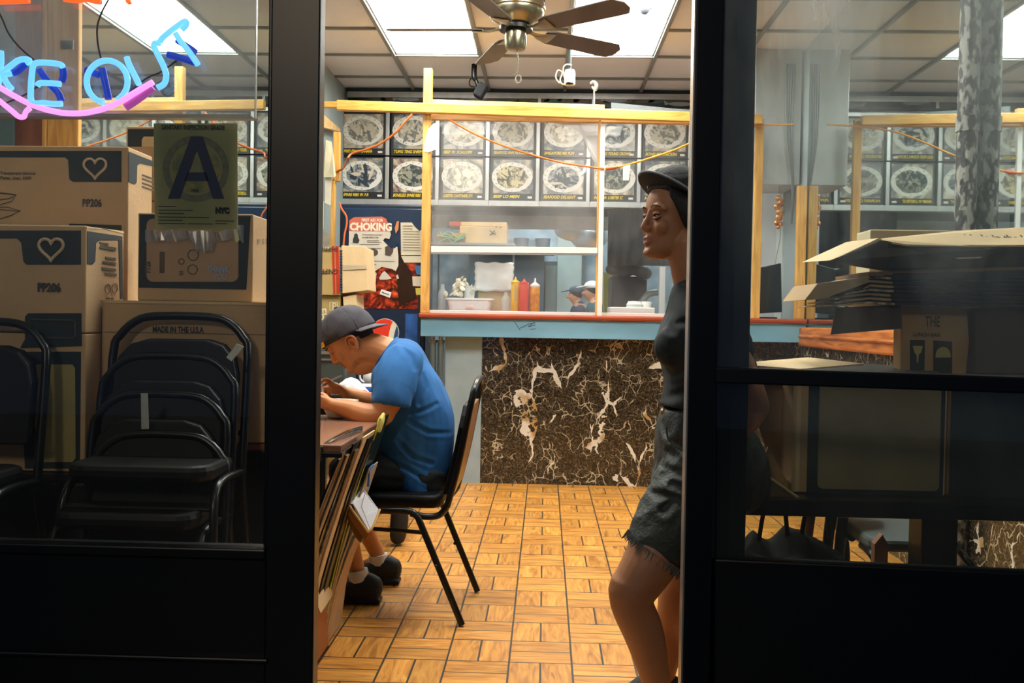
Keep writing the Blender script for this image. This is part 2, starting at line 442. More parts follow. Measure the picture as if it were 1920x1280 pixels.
# ---- side walls, mirrored above a chair rail
MIRROR = mat('mirror_glass', '#c4cfcc', .018, 1.0)
WALLP = mat('grey_blue_wall_paint', '#9fb0b3', .7, var=.12, vscale=3)
WALLW = mat('cream_wall_paint', '#c8c4b8', .7, var=.1, vscale=3)
def marble():
    m = bpy.data.materials.new('black_gold_marble'); m.use_nodes = True; nt = m.node_tree; b = nt.nodes['Principled BSDF']
    b.inputs['Roughness'].default_value = .16
    N = nt.nodes.new; L = nt.links.new
    tc = N('ShaderNodeTexCoord')
    def noise_(scale, detail, dist=0, vec=None, rough=.5):
        n = N('ShaderNodeTexNoise'); n.inputs['Scale'].default_value = scale; n.inputs['Detail'].default_value = detail; n.inputs['Distortion'].default_value = dist; n.inputs['Roughness'].default_value = rough
        L(vec or tc.outputs['Object'], n.inputs['Vector']); return n
    def ramp(src, stops):
        r = N('ShaderNodeValToRGB'); e = r.color_ramp.elements
        e[0].position, e[0].color = stops[0]; e[1].position, e[1].color = stops[-1]
        for s_ in stops[1:-1]: q = e.new(s_[0]); q.color = s_[1]
        L(src, r.inputs[0]); return r.outputs[0]
    # mottled base
    n1 = noise_(34, 9, 2.4, rough=.75)
    base = ramp(n1.outputs['Fac'], [(.38, lin('#1b1813')), (.52, lin('#3a3227')), (.68, lin('#9a8a6c'))])
    warp = N('ShaderNodeMixRGB'); warp.blend_type = 'ADD'; warp.inputs[0].default_value = .22
    L(tc.outputs['Object'], warp.inputs[1]); L(noise_(4.0, 5).outputs['Color'], warp.inputs[2])
    def veins(scale, width, mscale, lo, hi, mulz=.55):
        mp = N('ShaderNodeMapping'); mp.inputs['Scale'].default_value = (1, 1, mulz); L(warp.outputs[0], mp.inputs[0])
        v = N('ShaderNodeTexVoronoi'); v.feature = 'DISTANCE_TO_EDGE'; v.inputs['Scale'].default_value = scale; L(mp.outputs[0], v.inputs['Vector'])
        msk = ramp(noise_(mscale, 3).outputs['Fac'], [(lo, (0, 0, 0, 1)), (hi, (1, 1, 1, 1))])
        wd = N('ShaderNodeMath'); wd.operation = 'MULTIPLY'; L(msk, wd.inputs[0]); wd.inputs[1].default_value = width
        lt = N('ShaderNodeMath'); lt.operation = 'LESS_THAN'; L(v.outputs['Distance'], lt.inputs[0]); L(wd.outputs[0], lt.inputs[1])
        return lt.outputs[0]
    v1 = veins(5.4, .060, 5.5, .50, .68, .42)
    v2 = veins(15, .034, 9, .46, .60, .8)
    c1 = N('ShaderNodeMixRGB'); L(v2, c1.inputs[0]); L(base, c1.inputs[1]); c1.inputs[2].default_value = lin('#b9af95')
    vc = ramp(noise_(6, 3).outputs['Fac'], [(.40, lin('#b8955f')), (.5, lin('#e6e0d2'))])
    c2 = N('ShaderNodeMixRGB'); L(v1, c2.inputs[0]); L(c1.outputs[0], c2.inputs[1]); L(vc, c2.inputs[2])
    L(c2.outputs[0], b.inputs['Base Color'])
    return m
MARB = marble()
for nm, x, s in (('wall_left', XL, -1), ('wall_right', XR, 1)):
    y0 = 3.26 if s < 0 else YF+.3
    wm = MB(); wm.box(min(x+s*.012, x+s*.15), max(x+s*.012, x+s*.15), y0, 13.2, 0, ZC+.05)
    struct(wm.build(nm, WALLP))
for nm, x, s, y0, y1, lab in (('wall_mirror', XL, -1, 3.26, 6.35, 'tall mirror covering the side wall beyond the stacked cartons'), ('wall_mirror', XR, 1, 2.5, 6.38, 'tall mirror covering the side wall behind the pipe and flattened cartons')):
    o = MB().box(min(x, x+s*.012), max(x, x+s*.012), y0, y1, 1.10, ZC-.01).build(nm, MIRROR); tag(o, lab, 'mirror')
for x, s, y0, n in ((XL, -1, 3.26, 9), (XR, 1, 2.5, 10)):
    o = MB().box(min(x, x+s*.012), max(x, x+s*.012), y0, 6.4, 0, .975).build('trim_%d' % n, MARB); struct(o)
    r_ = MB(); a, c = sorted((x-s*.045, x+s*.012)); r_.box(a, c, y0, 6.36, .975, 1.10); a, c = sorted((x-s*.055, x)); r_.box(a, c, y0, 6.36, 1.03, 1.055)
    struct(r_.build('trim_%d' % (n+2), OAK, bevel=.012))
# left bay in front: return wall with a pine post facing the window
struct(MB().box(-2.5, -1.84, 3.22, 3.4, 0, ZC).build('wall_bay_return', mat('teal_wall_paint', '#5f7d80', .7, var=.1)))
struct(MB().box(-2.5, -2.4, YF, 3.4, 0, ZC).build('wall_bay_left', WALLW))
struct(MB().box(XR+.15, XR+.25, YF, 3.0, 0, ZC).build('wall_bay_right', WALLW))
o = MB().box(-1.86, -1.747, 3.232, 3.30, .0, ZC-.02).build('wall_panel_strip', wood('red_brown_panel', '#8c5230', '#6d3a20', 'Z'), bevel=.003); tag(o, 'red-brown wooden strip upright beside the pale post, above the top carton', 'wood strip')
o = MB().box(-1.728, -1.618, 3.232, 3.258, 0, ZC-.02).build('timber_post', PINE, bevel=.004); tag(o, 'wide pale pine post standing behind the cartons under the neon sign', 'post')
o = MB().box(-1.745, -1.729, 3.228, 3.258, 0, ZC-.02).build('timber_batten', PINE, bevel=.004); tag(o, 'thin yellow batten nailed along the wide pale post', 'batten')

# ---- wall beyond menu (kitchen shell)
KW = mat('kitchen_wall_steel_blue', '#9fb4ba', .5, var=.25, vscale=4, vcol='#6f8a96')
struct(MB().box(-2.6, 2.6, 13.0, 13.2, 0, 3.1).build('wall_kitchen_back', KW))
struct(MB().box(XL-.9, XL-.8, YB, 13, 0, 3.1).build('wall_kitchen_left', KW))
struct(MB().box(XL-.9, XL, YB, YB+.1, 0, 3.1).build('wall_kitchen_return', KW))
# menu header wall hanging from the ceiling
MENUBACK = mat('menu_backing_black', '#0e1416', .5)
struct(MB().box(XL, XR, YB, YB+.12, 2.06, ZC+.05).build('wall_back', MENUBACK))
# ================================================================== SHOP FRONT
def facX(px, y=640): return P(px, y, YF).x
def facZ(py, px=960): return P(px, py, YF).z
xa, xb = facX(503, 520), facX(594, 640)      # left post
xc = facX(1293, 640)
# left window: post, sill, lower panel, head
sill = facZ(1024, 250); sb = facZ(1044, 250)
f = MB(); f.box(xa, xb, YF, YF+.05, -.02, 3.2); f.box(-2.4, xa, YF, YF+.06, sb, sill); f.box(-2.4, xa, YF+.012, YF+.05, -.02, sb); f.box(-2.4, xa, YF, YF+.05, 2.9, 3.2)
f.box(-2.4, xa+.01, YF-.006, YF+.02, .30, .312); f.box(-2.4, xa, YF-.012, YF+.02, -.02, .12)
f.box(xa-.012, xa, YF+.02, YF+.04, sill, 2.9)
wl = struct(f.build('window_1', BLACK, bevel=.004))
GL = glass('window_pane_clear', (.96, .98, .97), gloss=.05, haze=.03, zr=(1.0, 2.0), hcol=(.7, .72, .7), hscale=2.2)
MB().box(-2.4, xa-.001, YF+.028, YF+.034, sill, 2.9).build('pane', GL, wl)
# door opening frame
f = MB(); xd = facX(1345, 640)
f.box(xc, xd, YF, YF+.05, -.02, 3.2); f.box(xa, xd, YF, YF+.05, 2.55, 3.2)
fr = struct(f.build('door_1', BLACK, bevel=.004))
MB().box(xc-.0035, xc, YF+.004, YF+.048, -.02, 2.55).build('edge_strip', mat('rim_lit_metal_edge', '#c9c6bb', .35, .8), fr)  # pale strip paints the thin rim light along the jamb edge
MB().box(xd-.03, xd+.04, YF+.05, YF+.065, -.02, 3.0).build('inner_stop', BLACK, fr)
MB().box(xa, xd, YF-.05, YF+.06, -.06, .004).build('threshold', mat('threshold_metal', '#2a2a2a', .4, .6), fr)
# right glazed door, opened a touch towards the street at its far end
def YR(x): return YF-.13*(x-xd)
def PR(px, py):
    d = ray(px, py); k = -.13                        # Y = YF + k (x - xd)
    t = (YF-k*xd)/(d.y-k*d.x); return CAM+d*t
def barR(pxs, thick=.045, mb=None):
    m_ = mb or MB(); m_.prism([PR(*p) for p in pxs], (0, thick, 0)); return m_
f = MB()
barR([(1340, 688), (1960, 709), (1960, 739), (1340, 718)], .05, f)        # mid rail
barR([(1340, 1048), (1960, 1076), (1960, 1600), (1340, 1600)], .045, f)    # kick panel
barR([(1340, -1400), (1352, -1400), (1343, 1048), (1330, 1048)], .04, f)
d2 = struct(f.build('door_2', BLACK, bevel=.004))
GR = glass('door_pane_hazy', (.93, .97, .97), gloss=.06, haze=.24, zr=(1.15, 1.9), hcol=(.72, .80, .80), hscale=3.0, streak=(1.6, 1, .5))
GR2 = glass('door_pane_low', (.85, .88, .86), gloss=.06, haze=.03, hcol=(.5, .55, .5), hscale=3.0)
g1 = MB(); g1.prism([PR(1346, -1300)+Vector((0, .02, 0)), PR(1960, -1300)+Vector((0, .02, 0)), PR(1960, 709)+Vector((0, .02, 0)), PR(1342, 690)+Vector((0, .02, 0))], (0, .006, 0)); g1.build('pane', GR, d2)
g1 = MB(); g1.prism([PR(1342, 716)+Vector((0, .02, 0)), PR(1960, 738)+Vector((0, .02, 0)), PR(1960, 1078)+Vector((0, .02, 0)), PR(1338, 1049)+Vector((0, .02, 0))], (0, .006, 0)); g1.build('pane', GR2, d2)
# dark inner post behind the glass
x0, x1 = P(1349, 500, YF+.10).x, P(1406, 500, YF+.10).x
struct(MB().box(x0, x1, YF+.08, YF+.13, 0, 3.0).build('trim_13', mat('dark_teal_post', '#16242a', .35, var=.3, vscale=3, stretch=(1, 1, .1)), bevel=.004))
# wall above the front (inside) closes the room
struct(MB().box(-2.5, 2.2, YF+.06, YF+.16, 2.95, 3.2).build('wall_front', BLACK))
# ================================================================== COUNTER AND ITS TIMBER SCREEN
YC = 6.40
def cx_(px, Y=YC, py=600): return P(px, py, Y).x
def cz_(py, Y=YC, px=1000): return P(px, py, Y).z
ctop = cz_(590); BLUEP = mat('pale_blue_painted_wood', '#86bedb', .5, var=.16, vscale=4, vcol='#6fa0b8', stretch=(.3, 1, 1))
xl = cx_(792)
c = thing('service_counter', 'long takeout counter with red edge, pale blue fascia and black marble front', 'counter', (0, 6.6, 0))
MB().box(xl-.012, XR-.002, 6.28, 7.0, ctop-.032, ctop).build('countertop_edge', mat('red_laminate', '#a8441c', .45, var=.15, vscale=5), c, bevel=.01)
MB().box(xl, XR-.002, 6.31, 6.36, ctop-.155, ctop-.034).build('fascia', BLUEP, c, bevel=.004)
MB().box(xl+.01, XR-.002, 6.36, 6.95, ctop-.12, ctop-.035).build('underside', BLUEP, c)
xm = cx_(904)
MB().box(xm, XR-.002, 6.46, 6.95, .0, ctop-.12).build('marble_front', MARB, c)
MB().box(cx_(836, 6.46), xm-.001, 6.45, 6.94, 0, ctop-.12).build('end_panel', mat('pale_grey_blue_panel', '#a9bcc2', .45, var=.12, vscale=3, vcol='#8fa4ac'), c)
# scratches on the fascia
s_ = MB()
for a, b in (((965, 604), (975, 618)), ((975, 615), (990, 608)), ((990, 607), (1003, 605)), ((992, 612), (1004, 609)), ((994, 617), (1004, 616)), ((1002, 604), (990, 612))):
    s_.tube([P(*a, 6.308), P(*b, 6.308)], .0022, 6)
s_.build('scratches', mat('scratch_dark', '#4a5a60', .7), c)
o = MB().box(xl+.03, 1.37, 6.415, 6.455, ctop, ctop+.022).build('screen_track', WHITEP, bevel=.003); tag(o, 'white track strip along the counter holding the clear sheets', 'track')

# timber screen above the counter
YS = 6.40
def stud(name, x0, x1, z0, z1, y0, y1, lab, m=PINE, cat='timber stud', rot=0):
    o = MB().box(x0, x1, y0, y1, z0, z1).build(name, m, bevel=.004)
    return tag(o, lab, cat)
sx0, sx1 = P(791, 400, 6.36).x, P(807, 400, 6.36).x
stud('timber_stud', sx0, sx1, ctop, cz_(129, 6.36, 796), 6.34, 6.40, 'upright pine stud rising from the counter end past the long beam to the ceiling tiles')
def beam(name, a, b, h, y0, y1, lab, m=PINEX):
    """beam between two pixels of its top edge, h px tall"""
    pts = [P(*a, y0), P(*b, y0), P(b[0], b[1]+h, y0), P(a[0], a[1]+h, y0)]
    o = MB().prism(pts, (0, y1-y0, 0)).build(name, m, bevel=.004); return tag(o, lab, 'timber beam')
xr_end = 1430
beam('timber_beam', (631, 187), (xr_end, 214), 18, 6.285, 6.335, 'long knotty pine beam nailed across the front of the screen')
beam('timber_beam', (808, 186), (1134, 196), 17, 6.36, 6.40, 'short pale beam behind the long one, above the first clear sheet', PALEWOOD)
beam('timber_beam', (808, 213), (1430, 224), 11, 6.36, 6.40, 'thin pale rail just under the long pine beam', PALEWOOD)
beam('timber_beam', (560, 189), (633, 190), 11, 6.42, 6.46, 'short lower beam end by the side wall with papers', PINEX)
stud('timber_stud', P(1119, 400, 6.38).x, P(1124, 400, 6.38).x, ctop, cz_(225, 6.38, 1120), 6.36, 6.385, 'slim pine strip beside the white upright bar of the screen')
stud('timber_stud', 1.372, 1.425, ctop, cz_(222, 6.36, 1410), 6.36, 6.40, 'pine stud on the counter seen through the hazy door pane')
stud('timber_stud', 1.655, 1.715, ctop, cz_(348, 6.36, 1480), 6.345, 6.395, 'pine corner stud where the screen meets the mirrored wall')
o = MB().box(P(1123, 400, 6.34).x, P(1132, 400, 6.34).x, 6.335, 6.352, ctop, cz_(232, 6.34, 1130)).build('screen_upright', WHITEP, bevel=.002); tag(o, 'thin white metal upright bar in the middle of the clear screen', 'bar')
o = MB().prism([P(808, 461, 6.34), P(1120, 464, 6.34), P(1120, 475, 6.34), P(808, 473, 6.34)], (0, .014, 0)).build('screen_crossbar', mat('white_painted_bar', '#e6e6e2', .4), bevel=.002); tag(o, 'white crossbar fixed across the clear screen above the sauce bottles', 'bar')
o.name = 'screen_crossbar'
MB().prism([P(808, 472.5, 6.345), P(1120, 475.5, 6.345), P(1120, 478.5, 6.345), P(808, 476, 6.345)], (0, .01, 0)).build('shadow_gap', ALU, o)
PLEX = glass('plexiglass_hazy', (.97, .98, .98), gloss=.012, haze=.16, hcol=(.9, .92, .93), hscale=1.6, streak=(1, 1, .6))
PLEX2 = glass('plexiglass_right', (.95, .97, .97), gloss=.015, haze=.06, hcol=(.85, .88, .9), hscale=2, streak=(1, 1, .6))
t = MB().box(P(809, 400, YS).x, P(1121, 400, YS).x, 6.405, 6.411, cz_(474), cz_(226)).build('plastic_sheet', PLEX); tag(t, 'hazy clear plastic sheet over the menu boards, beside the upright stud', 'plastic sheet')
t = MB().box(P(809, 400, YS).x, P(1121, 400, YS).x, 6.405, 6.411, ctop+.022, cz_(478)).build('plastic_sheet', PLEX2); tag(t, 'clear plastic sheet under the white crossbar, before the bottles', 'plastic sheet')
t = MB().box(P(1133, 400, YS).x, 1.37, 6.405, 6.411, ctop+.022, cz_(203, 6.4, 1200)).build('plastic_sheet', PLEX2); tag(t, 'clear plastic sheet past the white upright bar, behind the cap wearer', 'plastic sheet')
# torn white film hanging in the screen
FILM = mat('torn_white_film', '#eceef0', .5, alpha=.82)
def film(pts, Y, lab, name='plastic_film', m=FILM):
    P3 = [P(x, y, Y+.012*math.sin(i*1.7)) for i, (x, y) in enumerate(pts)]
    mb = MB(); mb.prism(P3, (0, .0012, 0)); o = mb.build(name, m); return tag(o, lab, 'plastic film')
film([(1018, 219), (1040, 231), (1068, 238), (1092, 254), (1102, 280), (1112, 300), (1128, 316), (1124, 290), (1127, 250), (1124, 222), (1080, 220)], 6.42, 'torn white film hanging behind the clear sheet beside the white upright bar')
film([(802, 243), (812, 232), (824, 227), (822, 278), (802, 286), (793, 284), (797, 262)], 6.33, 'scrap of white film taped over the tall pine stud')
film([(1088, 330), (1096, 312), (1102, 301), (1098, 322), (1092, 331)], 6.43, 'tiny white film scrap low on the hazy sheet')
o = MB().prism([P(1146, 192, 6.37), P(1302, 207, 6.37), P(1302, 222, 6.37), P(1146, 205, 6.37)], (0, .003, 0)).build('plastic_film', mat('grey_film', '#76868e', .6, alpha=.5)); tag(o, 'grey film strip tucked over the long beam near the leaning person', 'plastic film')
# little white bracket on top of the screen bar
o = thing('clamp_hook', 'small silver hook clamp on a rod above the beam', 'clamp', P(1114, 195, 6.37))
MB().tube([P(1114, 210, 6.375), P(1114, 168, 6.375)], .006, 8).build('rod', ALU, o)
MB().limb([P(1108, 156, 6.375), P(1113, 154, 6.375), P(1118, 160, 6.375), P(1116, 168, 6.375), P(1111, 164, 6.375)], [.008, .012, .014, .012, .008]).build('hook', ALU, o, smooth=True)

# orange extension wire
WIRE = mat('orange_wire', '#d2692c', .45)
w1 = [(598, 330), (640, 318), (650, 300), (660, 288), (690, 279), (715, 268), (740, 250), (760, 228), (773, 214)]
o = MB().tube(crom([tuple(P(x, y, 6.9 if x < 645 else 6.5)) for x, y in w1], 6), .0075, 8).build('orange_wire', WIRE, smooth=True); tag(o, 'orange-red wire looping up across the first menu pictures', 'wire')
w2 = [(842, 224), (880, 246), (920, 264), (980, 285), (1050, 304), (1100, 312), (1120, 315), (1133, 316)]
o = MB().tube(crom([tuple(P(x, y, 6.33)) for x, y in w2], 6), .0062, 8).build('orange_wire', mat('orange_wire_bright', '#e07b2e', .45), smooth=True); tag(o, 'orange wire sagging across the hazy sheet towards the white upright bar', 'wire')
w3 = [(1150, 315), (1180, 308), (1220, 296), (1262, 282), (1300, 266), (1360, 245), (1420, 236), (1490, 233)]
YW = mat('yellow_wire', '#e8a030', .45)
o = thing('yellow_wire', 'yellow-orange extension wire rising behind the cap wearer, with a plug', 'wire', P(1147, 316, 6.32))
MB().tube(crom([tuple(P(x, y, 6.32)) for x, y in w3], 6), .0065, 8).build('lead', YW, o, smooth=True)
MB().limb([P(1138, 316, 6.32), P(1148, 315, 6.32), P(1158, 313, 6.32)], [.010, .013, .008]).build('plug', mat('orange_plug', '#d8612a', .4), o, smooth=True)
MB().prism([P(1168, 311, 6.315), P(1182, 308, 6.315), P(1179, 338, 6.315), P(1168, 338, 6.315)], (0, .002, 0)).build('paper_tag', PAPER, o)

# ================================================================== MENU BOARDS
DARKF = mat('menu_black_frame', '#12181a', .4)
def food(seed, a, b, c, sc=14):
    m = bpy.data.materials.new('printed_food_%s' % seed); m.use_nodes = True; nt = m.node_tree; bs = nt.nodes['Principled BSDF']; bs.inputs['Roughness'].default_value = .4
    tc = nt.nodes.new('ShaderNodeTexCoord'); mp = nt.nodes.new('ShaderNodeMapping'); mp.inputs['Location'].default_value = (seed*3.1, seed*1.7, seed)
    nt.links.new(tc.outputs['Object'], mp.inputs[0])
    v = nt.nodes.new('ShaderNodeTexNoise'); v.inputs['Scale'].default_value = sc; v.inputs['Detail'].default_value = 6; v.inputs['Distortion'].default_value = 2.5
    nt.links.new(mp.outputs[0], v.inputs['Vector'])
    r = nt.nodes.new('ShaderNodeValToRGB'); e = r.color_ramp.elements; e[0].position = .38; e[0].color = lin(a); e[1].position = .64; e[1].color = lin(c); q = e.new(.5); q.color = lin(b)
    nt.links.new(v.outputs['Fac'], r.inputs[0]); nt.links.new(r.outputs[0], bs.inputs['Base Color']); return m
F_ = {'grey': food(1, '#4c5354', '#9a9685', '#c9c3ad'), 'green': food(2, '#27383c', '#6a705f', '#b9ae95'), 'pale': food(3, '#8f8e82', '#b9b5a3', '#dcd6c2'),
      'blue': food(4, '#33434e', '#7c8488', '#b8b6aa'), 'noodle': food(5, '#2c2f2b', '#847c5e', '#d1c59b', 30), 'brown': food(6, '#5a4438', '#a08a72', '#d8c8ac')}
BG = [food(10, '#5e6668', '#a89f8c', '#cbbfa6', 6), food(11, '#3f4c56', '#6d7677', '#b4a78e', 6), food(12, '#6b4a4c', '#8d8072', '#cdbd9c', 6), food(13, '#70737a', '#a5a4a0', '#cfc6b4', 5)]
PLATE = mat('printed_plate_white', '#d9d7cd', .4); PLR = mat('plate_rim_marks', '#3a4550', .5)
YM = 7.70
def mx(px, py=300): return P(px, py, YM).x
PITCH = (mx(1107)-mx(637))/5; x0m = mx(637)
zr = [(cz_(213, YM, 900), cz_(293, YM, 900)), (cz_(296, YM, 900), cz_(375, YM, 900))]
names = [[('FRIED FISH W. BANANA', 'grey', 0), ('TUNG TING SHRIMP', 'grey', 1), ('BEEF W. SCALLOPS', 'pale', 3), ('SEAFOOD PAN NOODLE', 'grey', 3), ('SINGAPORE MEI FUN', 'pale', 1), ('EGG FOO YOUNG CROWN', 'blue', 3), ('BONELESS CHICKEN', 'grey', 0), ('HAPPY FAMILY', 'brown', 1)],
         [('SPARE RIBS W. F.R', 'blue', 1), ('BONELESS SPARE RIBS', 'green', 2), ('LOBSTER CANTONESE STY.', 'pale', 0), ('BEEF LO MEIN', 'noodle', 1), ('SEAFOOD DELIGHT', 'blue', 3), ('SHRIMP W. LOBSTER SC', 'green', 0), ('HUNAN CHICKEN', 'green', 1), ('PEPPER STEAK', 'brown', 2)]]
shapes_desc = {'grey': 'grey food', 'green': 'dark green food', 'pale': 'pale food', 'blue': 'dark bluish food', 'noodle': 'brown noodles', 'brown': 'brown food'}
for r_ in range(2):
    zt, zb = zr[r_]
    for i in range(8):
        nm, fk, bg = names[r_][i]
        x0 = x0m+i*PITCH+.012; x1 = x0+PITCH-.045; cx = (x0+x1)/2
        t = thing('menu_sign', '%s menu picture reading %s with a plate of %s' % (['upper', 'lower'][r_], nm, shapes_desc[fk]), 'menu sign', (cx, YM, zb))
        MB().box(x0, x1, YM, YM+.03, zb, zt).build('board', DARKF, t)
        ph = zt-zb; py0 = zb+.055
        MB().box(x0+.02, x1-.02, YM-.003, YM, py0, zt-.012).build('photo', BG[bg], t)
        pc = (cx+random.uniform(-.01, .01), (py0+zt)/2-.01*r_); rx, rz = (x1-x0)*.455, (zt-py0)*.42
        el = lambda k, n, f=1: (pc[0]+rx*f*math.cos(2*PI*k/n), pc[1]+rz*f*math.sin(2*PI*k/n))
        rm = MB(); rm.prism([(a, YM-.004, b) for a, b in (el(k, 32) for k in range(32))], (0, -.002, 0)); rm.mi = 1
        for k in range(14):
            a, b = el(k+.5, 18, .9); th = 2*PI*(k+.5)/18
            M = Matrix.Translation((a, YM-.0065, b)) @ Matrix.Rotation(-th+.6, 4, 'Y'); rm.T = M; rm.box(-.006, .006, -.0006, .0006, -.002, .002); rm.T = None
        rm.build('plate', [PLATE, PLR], t)
        rnd = random.Random(i*7+r_); n = 22
        fd = [el(k, n, .80*(.88+.14*rnd.random())) for k in range(n)]
        fo = MB(); fo.prism([(a, YM-.0065, b) for a, b in fd], (0, -.002, 0))
        for q_ in range(16):
            fo.mi = [1, 2, 1][q_ % 3]; th, rr_ = rnd.uniform(0, 2*PI), math.sqrt(rnd.random())*.58; ln, wd, an = (rnd.uniform(.025, .06), rnd.uniform(.006, .016), rnd.uniform(0, PI)) if fk in ('noodle', 'blue', 'grey') else (rnd.uniform(.015, .035), rnd.uniform(.012, .024), rnd.uniform(0, PI))
            cx0, cz0 = pc[0]+rx*rr_*math.cos(th), pc[1]+rz*rr_*math.sin(th)
            fo.prism([(cx0+ln*math.cos(u)*math.cos(an)-wd*math.sin(u)*math.sin(an), YM-.0087-.0003*q_, cz0+ln*math.cos(u)*math.sin(an)+wd*math.sin(u)*math.cos(an)) for u in [2*PI*k/9 for k in range(9)]], (0, .0015, 0))
        pal = {'grey': ('#b9b29c', '#6d6f68'), 'green': ('#24363c', '#8f907c'), 'pale': ('#e4dfcd', '#b2ab96'), 'blue': ('#263642', '#cfc4ae'), 'noodle': ('#c9bd92', '#3a3a30'), 'brown': ('#7b5a42', '#d2bd9a')}[fk]
        fo.build('food', [F_[fk], mat('food_light_'+fk, pal[0], .45), mat('food_dark_'+fk, pal[1], .45)], t)
        MB().text(nm, (x0+.02, YM-.003, zb+.020), (1, 0, 0), (0, 0, 1), .034, bold=.02, shear=.3, width=min(1.0, (x1-x0-.1)/(len(nm)*.034*.60))).build('lettering', YELLOWINK, t)
        MB().box(x1-.062, x1-.026, YM-.004, YM, zb+.018, zb+.034).build('price_sticker', PAPER, t)
        fm = MB(); ZT_, ZB_ = (zt+.0, zb-.003)
        fm.box(x1+.001, x1+.032, YM-.02, YM+.05, ZB_, ZT_)
        if i == 0: fm.box(x0-.05, x0-.001, YM-.02, YM+.05, ZB_, ZT_)
        xe0, xe1 = (x0-.05 if i == 0 else x0-.012), x1+.033
        if r_ == 0: fm.box(xe0, xe1, YM-.02, YM+.05, zt+.001, zt+.035)
        else: fm.box(xe0, xe1, YM-.025, YM+.05, zb-.050, zb-.004)
        fm.build('frame', ALU, t, bevel=.003)
zt, zb = zr[0][0]+.03, zr[1][1]-.01
# dark header strip with painted fish and leaves between menu and ceiling
zt2 = ZC-.09; zb2 = zt+.06
t = thing('header_sign', 'dark green-black header strip under the ceiling with painted leaves', 'sign', (0, YM, zb2))
MB().box(-1.55, XR, YM, YM+.03, zb2-.03, zt2).build('panel', mat('header_dark', '#0f1c20', .4), t)
hf = MB(); hf.box(XL+.02, XR, YM-.02, YM+.02, zt2, zt2+.045)
for px in (801, 1012, 1113): hf.box(P(px, 180, YM).x-.012, P(px, 180, YM).x+.012, YM-.02, YM+.02, zb2-.02, zt2)
hf.build('trim', ALU, t)
lf = MB(); rd = random.Random(3)
for k in range(26):
    x = -1.4+k*.12; a = rd.uniform(-.6, .6); pts = []
    for q in range(12):
        th = 2*PI*q/12; u, v = .09*math.cos(th), .02*math.sin(th)
        pts.append((x+u*math.cos(a)-v*math.sin(a), YM-.003, (zb2+zt2)/2+.01+u*math.sin(a)*.5+v*math.cos(a)))
    (lf if k % 2 else lf).prism(pts, (0, .002, 0))
lf.build('painted_leaves', mat('painted_leaf_green', '#1f5a4c', .5, var=.9, vscale=4, vcol='#6a2f22'), t)
for px, py in ((765, 186), (895, 184), (1155, 188), (1275, 195)):
    c = P(px, py, YM-.008); fs = MB(); fs.ell((c.x, c.y, c.z), (.09, .004, .018)); fs.prism([(c.x-.08, c.y, c.z), (c.x-.13, c.y, c.z+.03), (c.x-.12, c.y, c.z-.01)], (0, .003, 0)); fs.build('painted_fish', mat('painted_fish_grey', '#7f8c8e', .5), t)

# ================================================================== CEILING FAN
BRASS = mat('aged_brass', '#aaa488', .28, .9, var=.3, vscale=9)
BLADE = mat('walnut_blade', '#675f59', .5, var=.3, vscale=6, vcol='#544c46', stretch=(1, .1, 1))
FC = Vector((-.175, 4.9, 2.60))
fan = thing('ceiling_fan', 'five-blade ceiling fan with brass motor housing and dark blades', 'ceiling fan', (FC.x, FC.y, ZC))
MB().lathe([(.0, .395), (.085, .395), (.085, .30), (.10, .28), (.10, .24)], FC, 28).build('ceiling_mount', BRASS, fan, smooth=True)
MB().lathe([(.10, .25), (.125, .235), (.135, .215), (.142, .20), (.145, .13), (.150, .12), (.150, .105), (.142, .10), (.142, .085), (.13, .06), (.09, .03), (.06, .02)], FC, 36).build('motor_housing', BRASS, fan, smooth=True)
v = MB()
for k in range(40):
    for dz in (.175, .145):
        v.T = Matrix.Translation(FC) @ Matrix.Rotation(2*PI*k/40, 4, 'Z'); v.box(.142, .1465, -.006, .006, dz, dz+.022)
v.T = None; v.build('vent_slots', mat('vent_dark', '#1b1d19', .7), fan)
MB().lathe([(.0, .03), (.052, .03), (.055, .01), (.055, -.045), (.048, -.065), (.03, -.072), (.0, -.074)], (FC.x, FC.y, FC.z-.03), 28).build('switch_housing', BRASS, fan, smooth=True)
MB().lathe([(.0, .02), (.085, .02), (.085, .0), (.0, .0)], (FC.x, FC.y, FC.z+.0), 28).build('flywheel', mat('dark_iron', '#1c1e1c', .4, .6), fan, smooth=True)
# blades
out = [(0.17, -.045), (.22, -.062), (.40, -.068), (.60, -.072), (.628, -.071), (.668, -.028), (.668, .03), (.640, .070), (.60, .072), (.40, .068), (.22, .062), (.17, .045)]
for k, deg in enumerate((179, 251, 323, 35, 107)):
    M = Matrix.Translation(FC+Vector((0, 0, .0))) @ Matrix.Rotation(R(deg), 4, 'Z') @ Matrix.Rotation(R(-13), 4, 'X')
    b = MB(); b.T = M; b.prism([(x, y, 0) for x, y in out], (0, 0, .007)); b.T = None
    bl = b.build('blade', BLADE, fan, bevel=.002)
    a = MB(); a.T = M
    a.limb([(.07, 0, .012), (.11, 0, .002), (.15, 0, -.006), (.22, 0, -.004)], [(.006, .018), (.006, .014), (.005, .03), (.004, .05)], side=(0, 1, 0))
    a.T = None; a.build('blade_bracket', BRASS, bl, smooth=True)
